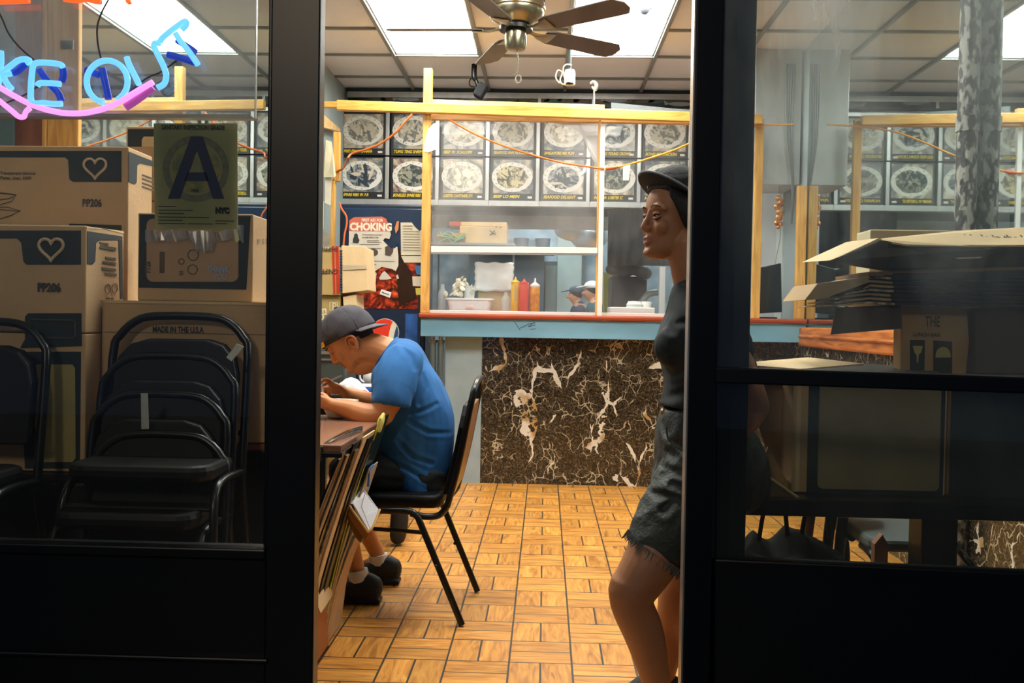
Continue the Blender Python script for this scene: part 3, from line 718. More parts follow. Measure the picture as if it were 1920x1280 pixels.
# pull chain with a small ring
c0 = P(971, 92, FC.y-.02)
ch = [P(971, y, FC.y-.02) for y in (88, 100, 112, 125, 138)]
m_ = MB(); m_.tube(ch, .0022, 6)
for i in range(18): m_.ell(P(971+.4*math.sin(i), 90+i*2.7, FC.y-.02), (.0042, .0042, .0042), u=8, v=5)
m_.ell(P(969, 101, FC.y-.02), (.007, .005, .009)); m_.tube([P(970, 138, FC.y-.02), P(962, 141, FC.y-.02), P(960, 142, FC.y-.02)], .003, 6)
m_.build('pull_chain', mat('dusty_chain', '#9b9384', .5, .4), fan, smooth=True)
MB().tube([Vector(P(972, 148, FC.y-.02))+Vector((.014*math.cos(t), 0, .020*math.sin(t))) for t in [2*PI*k/16 for k in range(16)]], .0035, 6, closed=True).build('chain_ring', mat('clear_ring', '#b9b3a2', .2, .3), fan, smooth=True)

# ================================================================== SECURITY CAMERAS
t = thing('security_camera', 'white cylindrical security camera with looped cable hanging from the ceiling', 'camera', P(1068, 122, 6.2))
MB().cyl((P(1068, 121, 6.2).x, 6.2, ZC-.012), P(1068, 130, 6.2), .012).build('mount', mat('camera_mount_dark', '#23302f', .5), t)
MB().lathe([(.0, 0), (.034, 0), (.036, .01), (.036, .075), (.03, .095), (0, .098)], P(1068, 159, 6.2), 20).build('body', WHITEP, t, smooth=True)
MB().ell(P(1068, 157, 6.19), (.030, .030, .012)).build('lens', mat('lens_black', '#101315', .1), t, smooth=True)
MB().tube(crom([tuple(P(x, y, 6.18)) for x, y in ((1072, 122), (1062, 121), (1056, 128), (1058, 145), (1062, 155), (1055, 158), (1050, 150), (1054, 136), (1046, 132), (1042, 142), (1044, 150), (1050, 156))], 5), .0045, 6).build('cable', mat('cream_cable', '#d8d2b4', .5), t, smooth=True)
t = thing('security_camera', 'black security camera with coiled cable under the ceiling near the menu header', 'camera', P(893, 148, 7.0))
q = MB(); q.T = Matrix.Translation(P(901, 171, 6.9)) @ Matrix.Rotation(R(28), 4, 'Y'); q.box(-.035, .035, -.05, .05, -.05, .055)
q.T = None; q.build('body', mat('matte_black_plastic', '#15191b', .7, spec=.2), t, bevel=.012)
MB().limb([(P(889, 144, 7.0).x, 7.0, ZC+.0), P(889, 144, 7.0), P(893, 152, 7.0), P(897, 160, 7.0)], [.02, .02, .014, .02]).build('mount', BLACKM, t, smooth=True)
MB().tube(crom([tuple(P(x, y, 7.0)) for x, y in ((896, 147), (884, 147), (880, 154), (882, 161), (890, 163))], 5), .005, 6).build('cable', BLACKM, t, smooth=True)
t = thing('security_camera', 'small round grey dome camera on the bright ceiling panel', 'camera', P(1210, 5, 5.75))
MB().cyl((P(1209, 15, 5.75).x, 5.75, ZC+.01), P(1209, 12, 5.75), .02).build('mount', BLACKM, t)
MB().ell(P(1209, 15, 5.75), (.033, .033, .04)).build('body', mat('grey_plastic_dome', '#5c6470', .35), t, smooth=True)
MB().tube(crom([tuple(P(x, y, 5.74)) for x, y in ((1214, 4), (1221, 8), (1223, 14), (1218, 18))], 4), .004, 6).build('cable', BLACKM, t, smooth=True)
# ================================================================== KITCHEN BEYOND THE COUNTER
def klight(x, y, lab):
    t = thing('kitchen_light', lab, 'ceiling light', (x, y, 2.95))
    MB().box(x-.3, x+.3, y-.6, y+.6, 2.925, 2.94).build('diffuser', emission('kitchen_diffuser', '#f2f8ff', 15.0), t)
    MB().box(x-.33, x+.33, y-.63, y+.63, 2.94, 2.985).build('frame', GRIDM, t)
klight(-.9, 9.6, 'kitchen ceiling light fitting beyond the menu wall, over the steel shelf')
klight(.9, 9.6, 'kitchen ceiling light fitting beyond the menu wall, over the dark curtain')
klight(0, 11.9, 'kitchen ceiling light fitting nearest the grey back wall of the kitchen')
# light fitting visible through the screen (px 1100-1140, y 403-412)
a = P(1099, 403, 10.2); b = P(1142, 412, 10.2)
t = thing('strip_light', 'glowing strip light hanging low in the kitchen by the white upright bar', 'light', (a.x, 10.2, a.z))
MB().box(a.x, b.x, 10.1, 10.5, b.z, a.z).build('tube', emission('strip_tube', '#eefcff', 9), t)
MB().box(a.x-.01, b.x+.01, 10.09, 10.51, a.z, a.z+.04).build('housing', STEEL, t)
MB().cyl((a.x+.12, 10.3, a.z+.03), (a.x+.12, 10.3, 2.99), .01).build('rod', STEEL, t)
# long steel hood under the menu
p0, p1 = P(815, 386, 8.2), P(1130, 400, 8.2)
t = thing('extractor_hood', 'long stainless hood just below the menu pictures, behind the clear sheet', 'hood', (0, 8.6, 2.0))
MB().prism([(XL, 8.2, p0.z+.12), (XL, 8.2, p1.z), (XL, 8.9, p1.z-.08), (XL, 8.9, p0.z+.2)], (2.6-.0, 0, 0)).build('canopy', STEEL, t, bevel=.005)
MB().box(XL, XL+2.6, 8.19, 8.21, p1.z-.03, p1.z+.0).build('lip', STEEL, t)
# slanted duct (pale), pots
t = thing('duct', 'shiny round elbow duct hanging in the kitchen under the strip light', 'duct', P(1090, 440, 9.4))
MB().limb([P(1060, 428, 9.4), P(1085, 432, 9.4), P(1100, 446, 9.4), P(1120, 440, 9.2)], [.11, .13, .13, .12]).build('elbow', STEEL, t, smooth=True)
MB().cyl(P(1085, 432, 9.4), (P(1085, 432, 9.4).x, 9.4, 2.99), .07).build('riser', STEEL, t, smooth=True)
# rear range with steel splash and shelf
t = thing('kitchen_range', 'long blue-grey steel cooking line along the kitchen back wall', 'cooking line', (0, 12, 0))
rx0, rx1 = P(870, 500, 12).x, P(1020, 500, 12).x
MB().box(rx0, rx1, 12.0, 12.8, 0, .95).build('body', mat('range_steel', '#8398a1', .35, .6), t, bevel=.01)
struct(MB().box(rx0, rx1, 12.82, 12.99, 0, 2.2).build('wall_splashback', mat('splash_steel', '#6d8793', .35, .7, var=.3, vscale=3)))
o = MB().box(rx0, P(1040, 500, 12).x, 12.25, 12.8, 1.98, 2.02).build('wall_shelf', STEEL); tag(o, 'far kitchen shelf carrying four steel pots', 'shelf')
for k in range(4):
    x = rx0+.15+k*.28; o = MB().lathe([(0, 0), (.09, 0), (.1, .15), (.104, .15), (.104, .16), (0, .16)], (x, 12.4, 2.02), 16).build('cooking_pot', mat('pot_steel', '#76858c', .3, .8), smooth=True)
    tag(o, ['first steel pot from the kitchen side wall on the far shelf', 'second steel pot along the far kitchen shelf', 'third steel pot along the far kitchen shelf', 'end steel pot on the far shelf closest to the kitchen door'][k], 'pot', 'pots on the far kitchen shelf')
for k in range(3):
    x = rx0+.2+k*.35; o = MB().lathe([(0, 0), (.12, 0), (.13, .2), (0, .2)], (x, 12.25, .95), 16).build('stock_pot', mat('pot_steel', '#76858c', .3, .8), smooth=True)
    tag(o, ['stock pot at the outer end of the far cooking line', 'middle stock pot on the far cooking line', 'stock pot on the far cooking line near the kitchen door'][k], 'pot', 'stock pots on the far cooking line')
# kitchen door
d0, d1 = P(1023, 498, 12.95), P(1047, 590, 12.95)
dd = MB().box(d0.x, d1.x, 12.93, 12.99, 0, d0.z).build('door_3', mat('kitchen_door_green_grey', '#7f9490', .5, var=.15, vscale=3)); struct(dd)
MB().box(d0.x-.05, d1.x+.05, 12.955, 13.0, 0, d0.z+.06).build('frame', mat('door_frame_dark', '#4a5658', .5), dd)
MB().box(P(1045, 500, 12.9).x, P(1090, 500, 12.9).x, 12.80, 12.99, 0, 2.95).build('wall_kitchen_pier', mat('pier_pale_green', '#9fb2ac', .6, var=.2, vscale=3)); struct(bpy.data.objects['wall_kitchen_pier'])
# big dark curtain / machine panel
a, b = P(1136, 400, 8.4), P(1197, 502, 8.4)
t = thing('hanging_sheet', 'dark grey plastic sheet hanging behind the counter by the leaning person\'s face', 'sheet', (a.x, 8.4, a.z))
q = MB(); n = 24
vs = [];
for i in range(n+1):
    for z in (b.z, a.z): vs.append((a.x+(b.x-a.x+.35)*i/n, 8.06+.02*math.sin(i*1.9), z))
q.add(vs, [(2*i, 2*i+2, 2*i+3, 2*i+1) for i in range(n)]); q.build('sheet', mat('dark_sheet', '#26343a', .4, var=.3, vscale=5), t, solid=.004, smooth=True)
MB().box(a.x-.05, b.x+.4, 8.04, 8.08, a.z, a.z+.03).build('rail', STEEL, t)
for xx in (a.x, b.x+.3): MB().cyl((xx, 8.06, a.z+.02), (xx, 8.06, 2.99), .008).build('hanger', STEEL, t)
# kitchen side wall on the right and ceiling bits
struct(MB().box(-2.6, 2.6, 7.9, 13.2, 2.985, 3.05).build('ceiling_kitchen', mat('kitchen_ceiling', '#c5cccc', .8)))
struct(MB().box(XR+.0, XR+.1, 7.0, 13.0, 0, 3.0).build('wall_kitchen_right', mat('kitchen_white_wall', '#c9d2d2', .5, var=.15, vscale=3)))

# work table behind counter and gear on the right
t = thing('prep_table', 'steel prep table behind the counter screen', 'table', (.6, 8.6, 0))
MB().box(.35, 1.55, 8.5, 9.1, .86, .90).build('tabletop', STEEL, t, bevel=.004)
for x in (.4, 1.5):
    for y in (8.55, 9.05): MB().box(x-.02, x+.02, y-.02, y+.02, 0, .86).build('leg', STEEL, t)
a = P(1146, 506, 8.6); b = P(1212, 585, 8.6)
t = thing('coffee_machine', 'bulky dark machine on the prep table behind the leaning person\'s chin', 'machine', (a.x, 8.6, .9))
MB().box(a.x, b.x, 8.56, 8.95, .90, a.z-.05).build('body', mat('machine_dark', '#2c3438', .35), t, bevel=.02)
MB().limb([P(1146, 505, 8.5), P(1165, 508, 8.5), P(1190, 506, 8.5), P(1210, 512, 8.5)], [.05, .06, .05, .06]).build('hopper', mat('machine_dark', '#2c3438'), t, smooth=True)
MB().limb([P(1200, 570, 8.45), P(1215, 552, 8.45), P(1232, 548, 8.45)], [(.03, .05)]*3).build('grey_arm', mat('machine_arm_grey', '#8c9496', .4), t, smooth=True)
a = P(1237, 500, 7.3); b = P(1246, 588, 7.3)
o = MB().box(a.x, b.x, 7.28, 7.34, ctop-.01, a.z).build('machine_column', mat('white_column', '#bfc5c6', .4), bevel=.004); tag(o, 'pale upright column on the counter right behind the leaning person\'s neck', 'column')
a = P(1136, 508, 8.9); b = P(1158, 560, 8.9)
o = MB().box(a.x, b.x, 9.2, 9.3, 0, a.z).build('notice_board', mat('yellow_green_notice', '#c9c96a', .5, var=.2, vscale=6)); tag(o, 'yellow-green upright board behind the dark machine', 'board')

# ---- kitchen people
def simple_cook(px, py, Y, hat, shirt, face_dir, lab, sc=1.0, hairc='#141414'):
    h = P(px, py, Y); t = thing('person', lab, 'person', (h.x, Y, 0))
    SK = mat('cook_skin', '#c78e6c', .5)
    b = MB(); b.ell(h, (.095*sc, .08*sc, .115*sc))
    b.ell(h+Vector((.09*face_dir, -.03, -.01)), (.022, .018, .025))
    b.limb([h+Vector((-.02*face_dir, 0, -.06)), h+Vector((-.06*face_dir, 0, -.2))], [.055, .06])
    hip = Vector((h.x-.16*face_dir, Y, .92)); sh = h+Vector((-.06*face_dir, 0, -.17))
    b.limb([sh, (sh+hip)/2, hip], [(.10, .17), (.11, .16), (.12, .17)])
    for s in (-1, 1):
        so = sh+Vector((0, .17*s, .0)); el = so+Vector((.05*face_dir, .02*s, -.27)); ha = el+Vector((.22*face_dir, -.04*s, .04))
        b.limb([so, el, ha], [.05, .042, .03]); b.limb([ha, ha+Vector((.08*face_dir, 0, -.01))], [(.018, .035), (.012, .03)])
        hp = hip+Vector((0, .09*s, 0)); b.limb([hp, hp+Vector((.04*face_dir, 0, -.42)), hp+Vector((0, 0, -.86))], [.09, .06, .045]); b.limb([hp+Vector((-.03*face_dir, 0, -.88)), hp+Vector((.15*face_dir, 0, -.89))], [.035, .03])
    b.build('body', SK, t, voxel=.012, sm=3)
    s_ = MB(); s_.limb([sh+Vector((0, 0, .06)), sh, (sh+hip)/2, hip+Vector((0, 0, -.02))], [(.06, .10), (.12, .20), (.13, .18), (.14, .19)])
    for s in (-1, 1):
        so = sh+Vector((0, .17*s, .0)); s_.limb([so, so+Vector((.03*face_dir, .02*s, -.18))], [.07, .065])
    s_.build('shirt', mat('cook_shirt_'+shirt.strip('#'), shirt, .7), t, voxel=.015, sm=4)
    p_ = MB()
    for s in (-1, 1):
        hp = hip+Vector((0, .09*s, 0)); p_.limb([hp, hp+Vector((.04*face_dir, 0, -.42)), hp+Vector((0, 0, -.84))], [.105, .075, .06])
    p_.build('trousers', mat('cook_trousers', '#22262c', .8), t, voxel=.015, sm=3)
    hm = MB(); hm.ell(h+Vector((-.015*face_dir, 0, .03)), (.10*sc, .088*sc, .095*sc)); hm.build('hair', mat('black_hair', hairc, .6), t, smooth=True)
    q = MB()
    q.ell(h+Vector((-.012*face_dir, 0, .07)), (.105*sc, .094*sc, .07*sc)); q.limb([h+Vector((.06*face_dir, 0, .07)), h+Vector((.16*face_dir, 0, .05))], [(.008, .08), (.006, .06)])
    q.build('hat', mat('cook_hat_'+hat.strip('#'), hat, .7), t, smooth=True)
    return t
simple_cook(1078, 555, 11.2, '#3c5266', '#20364f', -1, 'kitchen person in dark blue shirt and blue-grey cap, bending down', .8)
simple_cook(1108, 548, 10.6, '#e9e9e4', '#23606a', -1, 'kitchen person in teal shirt and white hat by the white upright bar', .85)

# ================================================================== ON THE COUNTER
CT = ctop
# white tub
t = thing('plastic_tub', 'white plastic tub on the counter under the paper bag', 'tub', (P(881, 580, 6.58).x, 6.58, CT))
xc0 = P(881, 580, 6.58).x
def rr_ring(cx, cy, hx, hy, r, z): return [(cx+x, cy+y, z) for x, y in rrect(-hx, hx, -hy, hy, r)]
MB().rings([rr_ring(xc0, 6.60, .135, .09, .03, CT+.001), rr_ring(xc0, 6.60, .155, .105, .035, CT+.095), rr_ring(xc0, 6.60, .165, .115, .035, CT+.096), rr_ring(xc0, 6.60, .165, .115, .035, CT+.108), rr_ring(xc0, 6.60, .152, .10, .03, CT+.106), rr_ring(xc0, 6.60, .13, .085, .03, CT+.01)]).build('tub', mat('white_tub', '#f6f8fa', .4), t, smooth=True)
MB().limb([(xc0-.02, 6.489, CT+.05), (xc0+.03, 6.489, CT+.045)], [(.012, .002)]*2).build('smudge', mat('pink_smudge', '#e8c4bc', .6), t)
# coffee filters / crumpled napkins
t = thing('napkin_heap', 'heap of crumpled cream paper filters in the tub', 'napkins', (P(860, 540, 6.6).x, 6.6, CT+.10))
q = MB(); rd = random.Random(5)
for k in range(60):
    px = rd.gauss(864, 9); py = 552-rd.random()*34*(1-abs(px-866)/34); c = P(px, min(py, 551), 6.58+rd.uniform(-.03, .04)); M = Euler((rd.random()*3, rd.random()*3, rd.random()*3)).to_matrix()
    q.ell(c, (.022, .016, .005), M, 10, 6)
o = q.build('paper_filters', mat('cream_paper', '#e4dcc6', .8), t, smooth=True); o['kind'] = 'stuff'
# cup
p = P(880, 548, 6.60)
t = thing('paper_cup', 'white cup with a dark dotted rim standing in the tub', 'cup', (p.x, p.y, CT+.10))
MB().lathe([(0, 0), (.034, 0), (.04, .09), (.042, .09), (.042, .095), (.036, .092), (.03, .01), (0, .01)], (p.x, p.y, CT+.10), 20).build('cup', mat('cup_white', '#d9dee2', .4), t, smooth=True)
# paper bag / wrapped block
a, b = P(890, 491, 6.70), P(962, 546, 6.70)
t = thing('wrapped_parcel', 'crumpled white paper parcel on the counter beside the yellow bottle', 'parcel', (a.x, 6.7, CT))
q = MB(); n = 12; vs = []
for i in range(n+1):
    for j in range(n+1):
        x = a.x+(b.x-a.x)*i/n; z = b.z+(a.z-b.z)*j/n
        vs.append((x+.004*math.sin(j*2.1), 6.735+.012*noise.noise(Vector((x*14, z*14, 1))), z+.004*math.sin(i*1.3)))
q.add(vs, [(i*(n+1)+j, (i+1)*(n+1)+j, (i+1)*(n+1)+j+1, i*(n+1)+j+1) for i in range(n) for j in range(n)])
q.build('paper_sheet', mat('crumpled_white_paper', '#f6f7f8', .7, bump=.5, bscale=14), t, solid=.008, smooth=True)
MB().box(a.x+.02, b.x-.01, 6.755, 6.90, CT, a.z-.012).build('block', mat('tan_block', '#c9b58f', .8), t, bevel=.01)
# clear cups stack
for px, hh, lab in ((829, 545-10, 'clear bottle at the end of the counter beside the white tub'), (948, 548, 'clear plastic cup stack before the tan block')):
    p = P(px, 580, 6.62); h = cz_(hh, 6.62)-CT
    t = MB().lathe([(0, 0), (.030, 0), (.032, h*.6), (.028, h*.75), (.014, h*.85), (.014, h), (0, h)], (p.x, p.y, CT), 20).build('clear_bottle', mat('clear_plastic', '#d5dde0', .08, alpha=.42), smooth=True); tag(t, lab, 'bottle')
def sauce(px, hw, top, body, cap, Y, lab, capm, bm):
    c = P(px, 580, Y); h = cz_(top, Y)-CT; hb = cz_(body, Y)-CT; hc = cz_(cap, Y)-CT
    t = thing('sauce_bottle', lab, 'bottle', (c.x, Y, CT))
    MB().lathe([(0, 0), (hw*.92, 0), (hw, .008), (hw, hb-.012), (hw*.9, hb)], (c.x, Y, CT), 22).build('bottle', bm, t, smooth=True)
    MB().lathe([(hw*.98, hb-.001), (hw*.98, hb+.012), (hw*.6, hc-.01), (hw*.22, hc), (hw*.12, h), (0, h)], (c.x, Y, CT), 18).build('nozzle', capm, t, smooth=True)
    return t
RED = mat('red_squeeze', '#d6402c', .35); YEL = mat('mustard_squeeze', '#e8b417', .35)
t = sauce(966, .031, 519, 532, 524, 6.60, 'mustard-yellow squeeze bottle beside the red one on the counter', YEL, YEL)
p = P(966, 550, 6.568); MB().box(p.x-.006, p.x+.008, 6.566, 6.570, p.z-.05, p.z+.06).build('label_strip', mat('grey_label', '#b8a77c', .5), t)
sauce(982, .034, 522, 533, 526, 6.56, 'red ketchup squeeze bottle in the middle of the row of sauces', RED, RED)
sauce(1002.5, .034, 521, 537, 529, 6.56, 'amber duck-sauce bottle with a white nozzle cap', mat('white_cap', '#f0eee8', .4), mat('amber_sauce', '#e09a1c', .2, var=.35, vscale=30, vcol='#c46a12'))
# white trays right
def boxat(name, px0, py0, px1, py1, Y, dy, m, lab, cat, bevel=.006, zb=None, y_mid=None):
    a, b = P(px0, (py0+py1)/2, Y), P(px1, (py0+py1)/2, Y); z1 = P((px0+px1)/2, py0, Y).z; z0 = P((px0+px1)/2, py1, Y).z if zb is None else zb
    o = MB().box(a.x, b.x, Y, Y+dy, z0, z1).build(name, m, bevel=bevel); return tag(o, lab, cat)
boxat('tray', 1143, 576, 1228, 590, 6.52, .26, WHITEP, 'flat white tray on the counter under the foam cups', 'tray', zb=CT)
p = P(1190, 570, 6.6); zt_ = P(1190, 577, 6.52).z+.001
t = thing('lid_stack', 'stack of white foam lids on the flat tray', 'lids', (p.x, 6.6, zt_))
MB().lathe([(0, 0), (.055, 0), (.058, .012), (.05, .014), (.058, .024), (.05, .03), (.045, .045), (0, .048)], (p.x, 6.62, zt_), 24).build('lids', WHITEP, t, smooth=True)
p = P(1213, 570, 6.6)
o = MB().lathe([(0, 0), (.03, 0), (.036, .04), (.033, .045), (0, .046)], (p.x, 6.62, zt_), 20).build('foam_cup', WHITEP, smooth=True); tag(o, 'small white foam cup on the tray beside the lid stack', 'cup')
# cartons on the upper steel shelf
shz = cz_(461, 6.9, 900)
t = thing('wall_shelf', 'steel shelf above the bottles carrying cartons, just over the white crossbar', 'shelf', (-.3, 7.0, shz))
x0, x1 = P(812, 460, 6.9).x, P(968, 460, 6.9).x
MB().box(x0, x1, 6.62, 7.05, shz-.015, shz).build('shelf_board', mat('pale_shelf', '#9aa3a4', .5), t)
for xx in (x0+.02, x1-.03): MB().box(xx, xx+.015, 7.03, 7.05, CT-.005, shz-.015).build('support', STEEL, t)
def carton(x0, x1, y0, y1, z0, z1, lab, m=CARD, seam=True, name='cardboard_carton', group=None, tape=True):
    t = thing(name, lab, 'carton', ((x0+x1)/2, (y0+y1)/2, z0), group)
    MB().box(x0, x1, y0, y1, z0, z1).build('body', m, t, bevel=.003)
    if tape:
        MB().box((x0+x1)/2-.002 if not seam else x0-.0005, (x0+x1)/2+.002 if not seam else x1+.0005, (y0+y1)/2-.024, (y0+y1)/2+.024, z1-.04, z1+.0006).build('packing_tape', mat('brown_tape', '#c09a62', .25), t)
    return t
a, b = P(862, 424, 6.68), P(950, 455, 6.68)
t = carton(a.x, b.x, 6.68, 6.98, shz, a.z, 'long tan carton with marker scribble on the steel shelf', CARD2)
s_ = MB()
for u, v in (((918, 432), (930, 441)), ((928, 432), (918, 441)), ((920, 440), (930, 436)), ((929, 426), (933, 425)), ((936, 426), (941, 426))): s_.tube([P(*u, 6.678), P(*v, 6.678)], .003, 6)
s_.build('marker_scribble', INKT, t)
a2 = P(842, 415, 6.68); b2 = P(950, 424, 6.68)
t = carton(a2.x, b2.x, 6.70, 6.95, a.z+.004, a2.z, 'low carton with a red end on top of the scribbled carton', CARD2)
p_ = P(864, 419, 6.68); MB().box(a2.x-.001, p_.x, 6.699, 6.951, a.z+.006, a2.z+.001).build('red_print', mat('red_card_print', '#c0503c', .6), t)
a = P(818, 436, 6.64); b = P(872, 460, 6.64)
t = carton(a.x, b.x, 6.64, 6.675, shz, a.z, 'short grey-tan carton with green twine before the scribbled one', mat('grey_tan_card', '#a5987a', .8))
q = MB()
for k in range(5):
    q.tube(crom([tuple(P(815+rd.random()*14+j*13, 432+rd.random()*22+k, 6.63)) for j in range(5)], 5), .0028, 6)
q.build('green_twine', mat('green_twine', '#8cc7a4', .5), t, smooth=True)
# monitors, duct, ornament at the right end
def px3(px, py, Y): return P(px, py, Y)
a = P(1415, 500, 6.62); b = P(1466, 590, 6.62)
t = thing('monitor', 'dark monitor on the counter end seen through the hazy door pane', 'monitor', ((a.x+b.x)/2, 6.62, CT))
MB().prism([P(1416, 503, 6.62), P(1464, 493, 6.56), P(1466, 585, 6.56), P(1416, 588, 6.62)], (.01, .03, 0)).build('screen', mat('monitor_black', '#20292b', .15, coat=.5), t, bevel=.003)
MB().box((a.x+b.x)/2-.06, (a.x+b.x)/2+.06, 6.60, 6.72, CT, CT+.012).build('stand', BLACKM, t)
t = thing('wall_duct', 'square galvanised duct box hanging at the end of the menu wall', 'duct', (1.57, 6.7, 2.5))
xq = P(1416, 200, 6.55).x; zq = P(1450, 346, 6.55).z
MB().box(xq, XR-.005, 6.55, 7.0, zq, ZC-.005).build('duct_box', mat('galvanised', '#c6cccd', .4, .3, var=.15, vscale=5), t, bevel=.004)
q = MB()
for k in range(4): q.tube(crom([tuple(P(1490-k*5, 120, 6.54)), tuple(P(1484-k*3, 250, 6.53)), tuple(P(1488-k, 350, 6.53)), tuple(P(1484, 420, 6.60))], 6), .006, 6)
q.build('cables', mat('grey_cable', '#7e8686', .5), t, smooth=True)
struct(MB().box(1.40, XR, 7.2, 7.3, 0, 2.99).build('wall_end_white', mat('white_wall', '#c6cacc', .6)))
t = thing('lucky_ornament', 'red and gold hanging ornament on the wall below the duct box', 'ornament', P(1461, 368, 6.6))
q = MB()
for i, (x, y, r) in enumerate(((1460, 372, .022), (1464, 380, .026), (1458, 388, .025), (1463, 398, .028), (1461, 408, .024), (1456, 418, .018), (1464, 420, .016), (1459, 426, .012))): q.ell(P(x, y, 6.6), (r, .012, r*1.1), u=8, v=6)
q.build('charms', mat('red_gold', '#c4452c', .25, .5, var=.8, vscale=50, vcol='#e8b860'), t, smooth=True)
MB().tube([P(1461, 346, 6.6), P(1460, 372, 6.6)], .002, 6).build('string', WIRE, t)
MB().tube(crom([tuple(P(x, y, 6.62)) for x, y in ((1463, 425), (1462, 450), (1456, 480), (1453, 500))], 5), .003, 6).build('tassel', mat('tassel_grey', '#9a9a86', .6), t)
# ================================================================== DRINKS COOLER WITH TORN FIRST-AID POSTER
YV = 6.46
def V(px, py, Y=YV): return P(px, py, Y)
a, b = V(636, 381), V(800, 381)
DKB = mat('cooler_dark_blue', '#12243c', .3, var=.3, vscale=4)
t = thing('drinks_cooler', 'dark blue drinks cooler with red cola picture and round red-white-blue emblem', 'vending machine', ((a.x+b.x)/2, YV+.3, 0))
zt_ = a.z; MB().box(a.x, b.x, YV+.02, YV+.42, .0, zt_).build('cabinet', DKB, t, bevel=.012)
a2, b2 = V(645, 396), V(792, 396)
fd = MB(); fd.box(a2.x, b2.x, YV, YV+.025, .25, zt_-.03); fd.build('door', mat('cooler_door_blue', '#16304f', .25, var=.35, vscale=3), t, bevel=.006)
x0, x1 = V(668, 500).x, V(785, 500).x; z0, z1 = V(700, 578).z, V(700, 470).z
def cola():
    m = bpy.data.materials.new('cola_picture'); m.use_nodes = True; nt = m.node_tree; bs = nt.nodes['Principled BSDF']; bs.inputs['Roughness'].default_value = .2
    tc = nt.nodes.new('ShaderNodeTexCoord'); n = nt.nodes.new('ShaderNodeTexNoise'); n.inputs['Scale'].default_value = 11; n.inputs['Detail'].default_value = 7; n.inputs['Distortion'].default_value = 2.5; nt.links.new(tc.outputs['Object'], n.inputs['Vector'])
    r = nt.nodes.new('ShaderNodeValToRGB'); e = r.color_ramp.elements; e[0].position = .36; e[0].color = lin('#2a0f0e'); e[1].position = .75; e[1].color = lin('#f09a70')
    for p_, c_ in ((.48, '#6e1d14'), (.58, '#a8321c'), (.66, '#d9501f')): q = e.new(p_); q.color = lin(c_)
    nt.links.new(n.outputs['Fac'], r.inputs[0]); nt.links.new(r.outputs[0], bs.inputs['Base Color']); return m
MB().box(x0, x1, YV-.004, YV, z0, z1).build('cola_picture', cola(), t)
MB().prism([V(744, 455, YV-.006), V(760, 494, YV-.006), V(772, 510, YV-.006), V(782, 560, YV-.006), V(748, 575, YV-.006), V(744, 520, YV-.006)], (0, .004, 0)).build('dark_print', mat('dark_cola_print', '#2b1414', .2, var=.5, vscale=10), t)
MB().box(V(760, 600).x, V(783, 600).x, YV-.003, YV, V(770, 690).z, V(770, 588).z).build('blue_print', mat('speckled_blue_panel', '#2c62ae', .35, var=.55, vscale=18), t)  # lighter speckled blue panel on the cooler door
# emblem
ec = V(722, 623, YV-.006); er = (V(748, 623).x-V(696, 623).x)/2
def half(a0, a1, bulge0, bulge1, n=24):
    return None
def circ(rad, y, n=48): return [(ec.x+rad*math.cos(2*PI*k/n), y, ec.z+rad*math.sin(2*PI*k/n)) for k in range(n)]
MB().prism(circ(er, YV-.006), (0, .006, 0)).build('emblem_disc', mat('emblem_cream', '#e5e0c8', .4), t)
def lens_poly(f, lo, hi, rad, y, n=30):
    """part of the disc where the rotated coordinate q lies between lo(p) and hi(p)"""
    pts = []
    for k in range(n+1):
        p = -rad*.97+2*rad*.97*k/n; s = math.sqrt(max(rad*rad*.94-p*p, 0)); pts.append((p, max(-s, min(s, lo(p)))))
    for k in range(n, -1, -1):
        p = -rad*.97+2*rad*.97*k/n; s = math.sqrt(max(rad*rad*.94-p*p, 0)); pts.append((p, max(-s, min(s, hi(p)))))
    c, s_ = math.cos(f), math.sin(f)
    return [(ec.x+p*c-q*s_, y, ec.z+p*s_+q*c) for p, q in pts]
ang = R(-112)
MB().prism(lens_poly(ang, lambda p: -er*1.1, lambda p: er*.30+.10*er*math.sin(p/er*2.2), er, YV-.009), (0, .003, 0)).build('emblem_red', mat('emblem_red', '#e03a26', .35), t)
MB().prism(lens_poly(ang, lambda p: er*.70+.10*er*math.sin(p/er*2.2), lambda p: er*1.1, er, YV-.009), (0, .003, 0)).build('emblem_blue', mat('emblem_blue', '#234f86', .35), t)
# torn poster
YPs = YV-.012
post = [(655, 413), (664, 407), (716, 406), (724, 410), (730, 425), (733, 440), (730, 448), (722, 446), (718, 451), (727, 460), (731, 470), (745, 462), (747, 480), (747, 497), (742, 508), (735, 504), (726, 502), (716, 500), (706, 506), (700, 512), (690, 505), (653, 500)]
pp = thing('torn_poster', 'torn first aid for choking poster stuck on the dark blue cooler', 'poster', V(655, 500, YPs))
MB().prism([V(x, y, YPs) for x, y in post], (0, .0015, 0)).build('sheet', mat('poster_paper', '#cfc8b8', .7, var=.12, vscale=10), pp)
MB().prism([V(x, y, YPs-.001) for x, y in [(655, 413), (664, 407), (716, 406), (724, 410), (730, 424), (731, 433), (654, 433)]], (0, .001, 0)).build('red_header', mat('poster_red', '#c2614a', .6), pp)
PT = mat('poster_ink', '#2a2a2a', .7)
MB().text('FIRST AID FOR', V(678, 415, YPs-.002), (1, 0, 0), (0, 0, 1), .028, bold=.03, width=.8).build('heading', mat('poster_cream', '#e6d9c2', .6), pp)
MB().text('CHOKING', V(656, 431, YPs-.002), (1, 0, 0), (0, 0, 1), .070, bold=.05, width=.88).build('title', mat('poster_cream', '#e6d9c2', .6), pp)
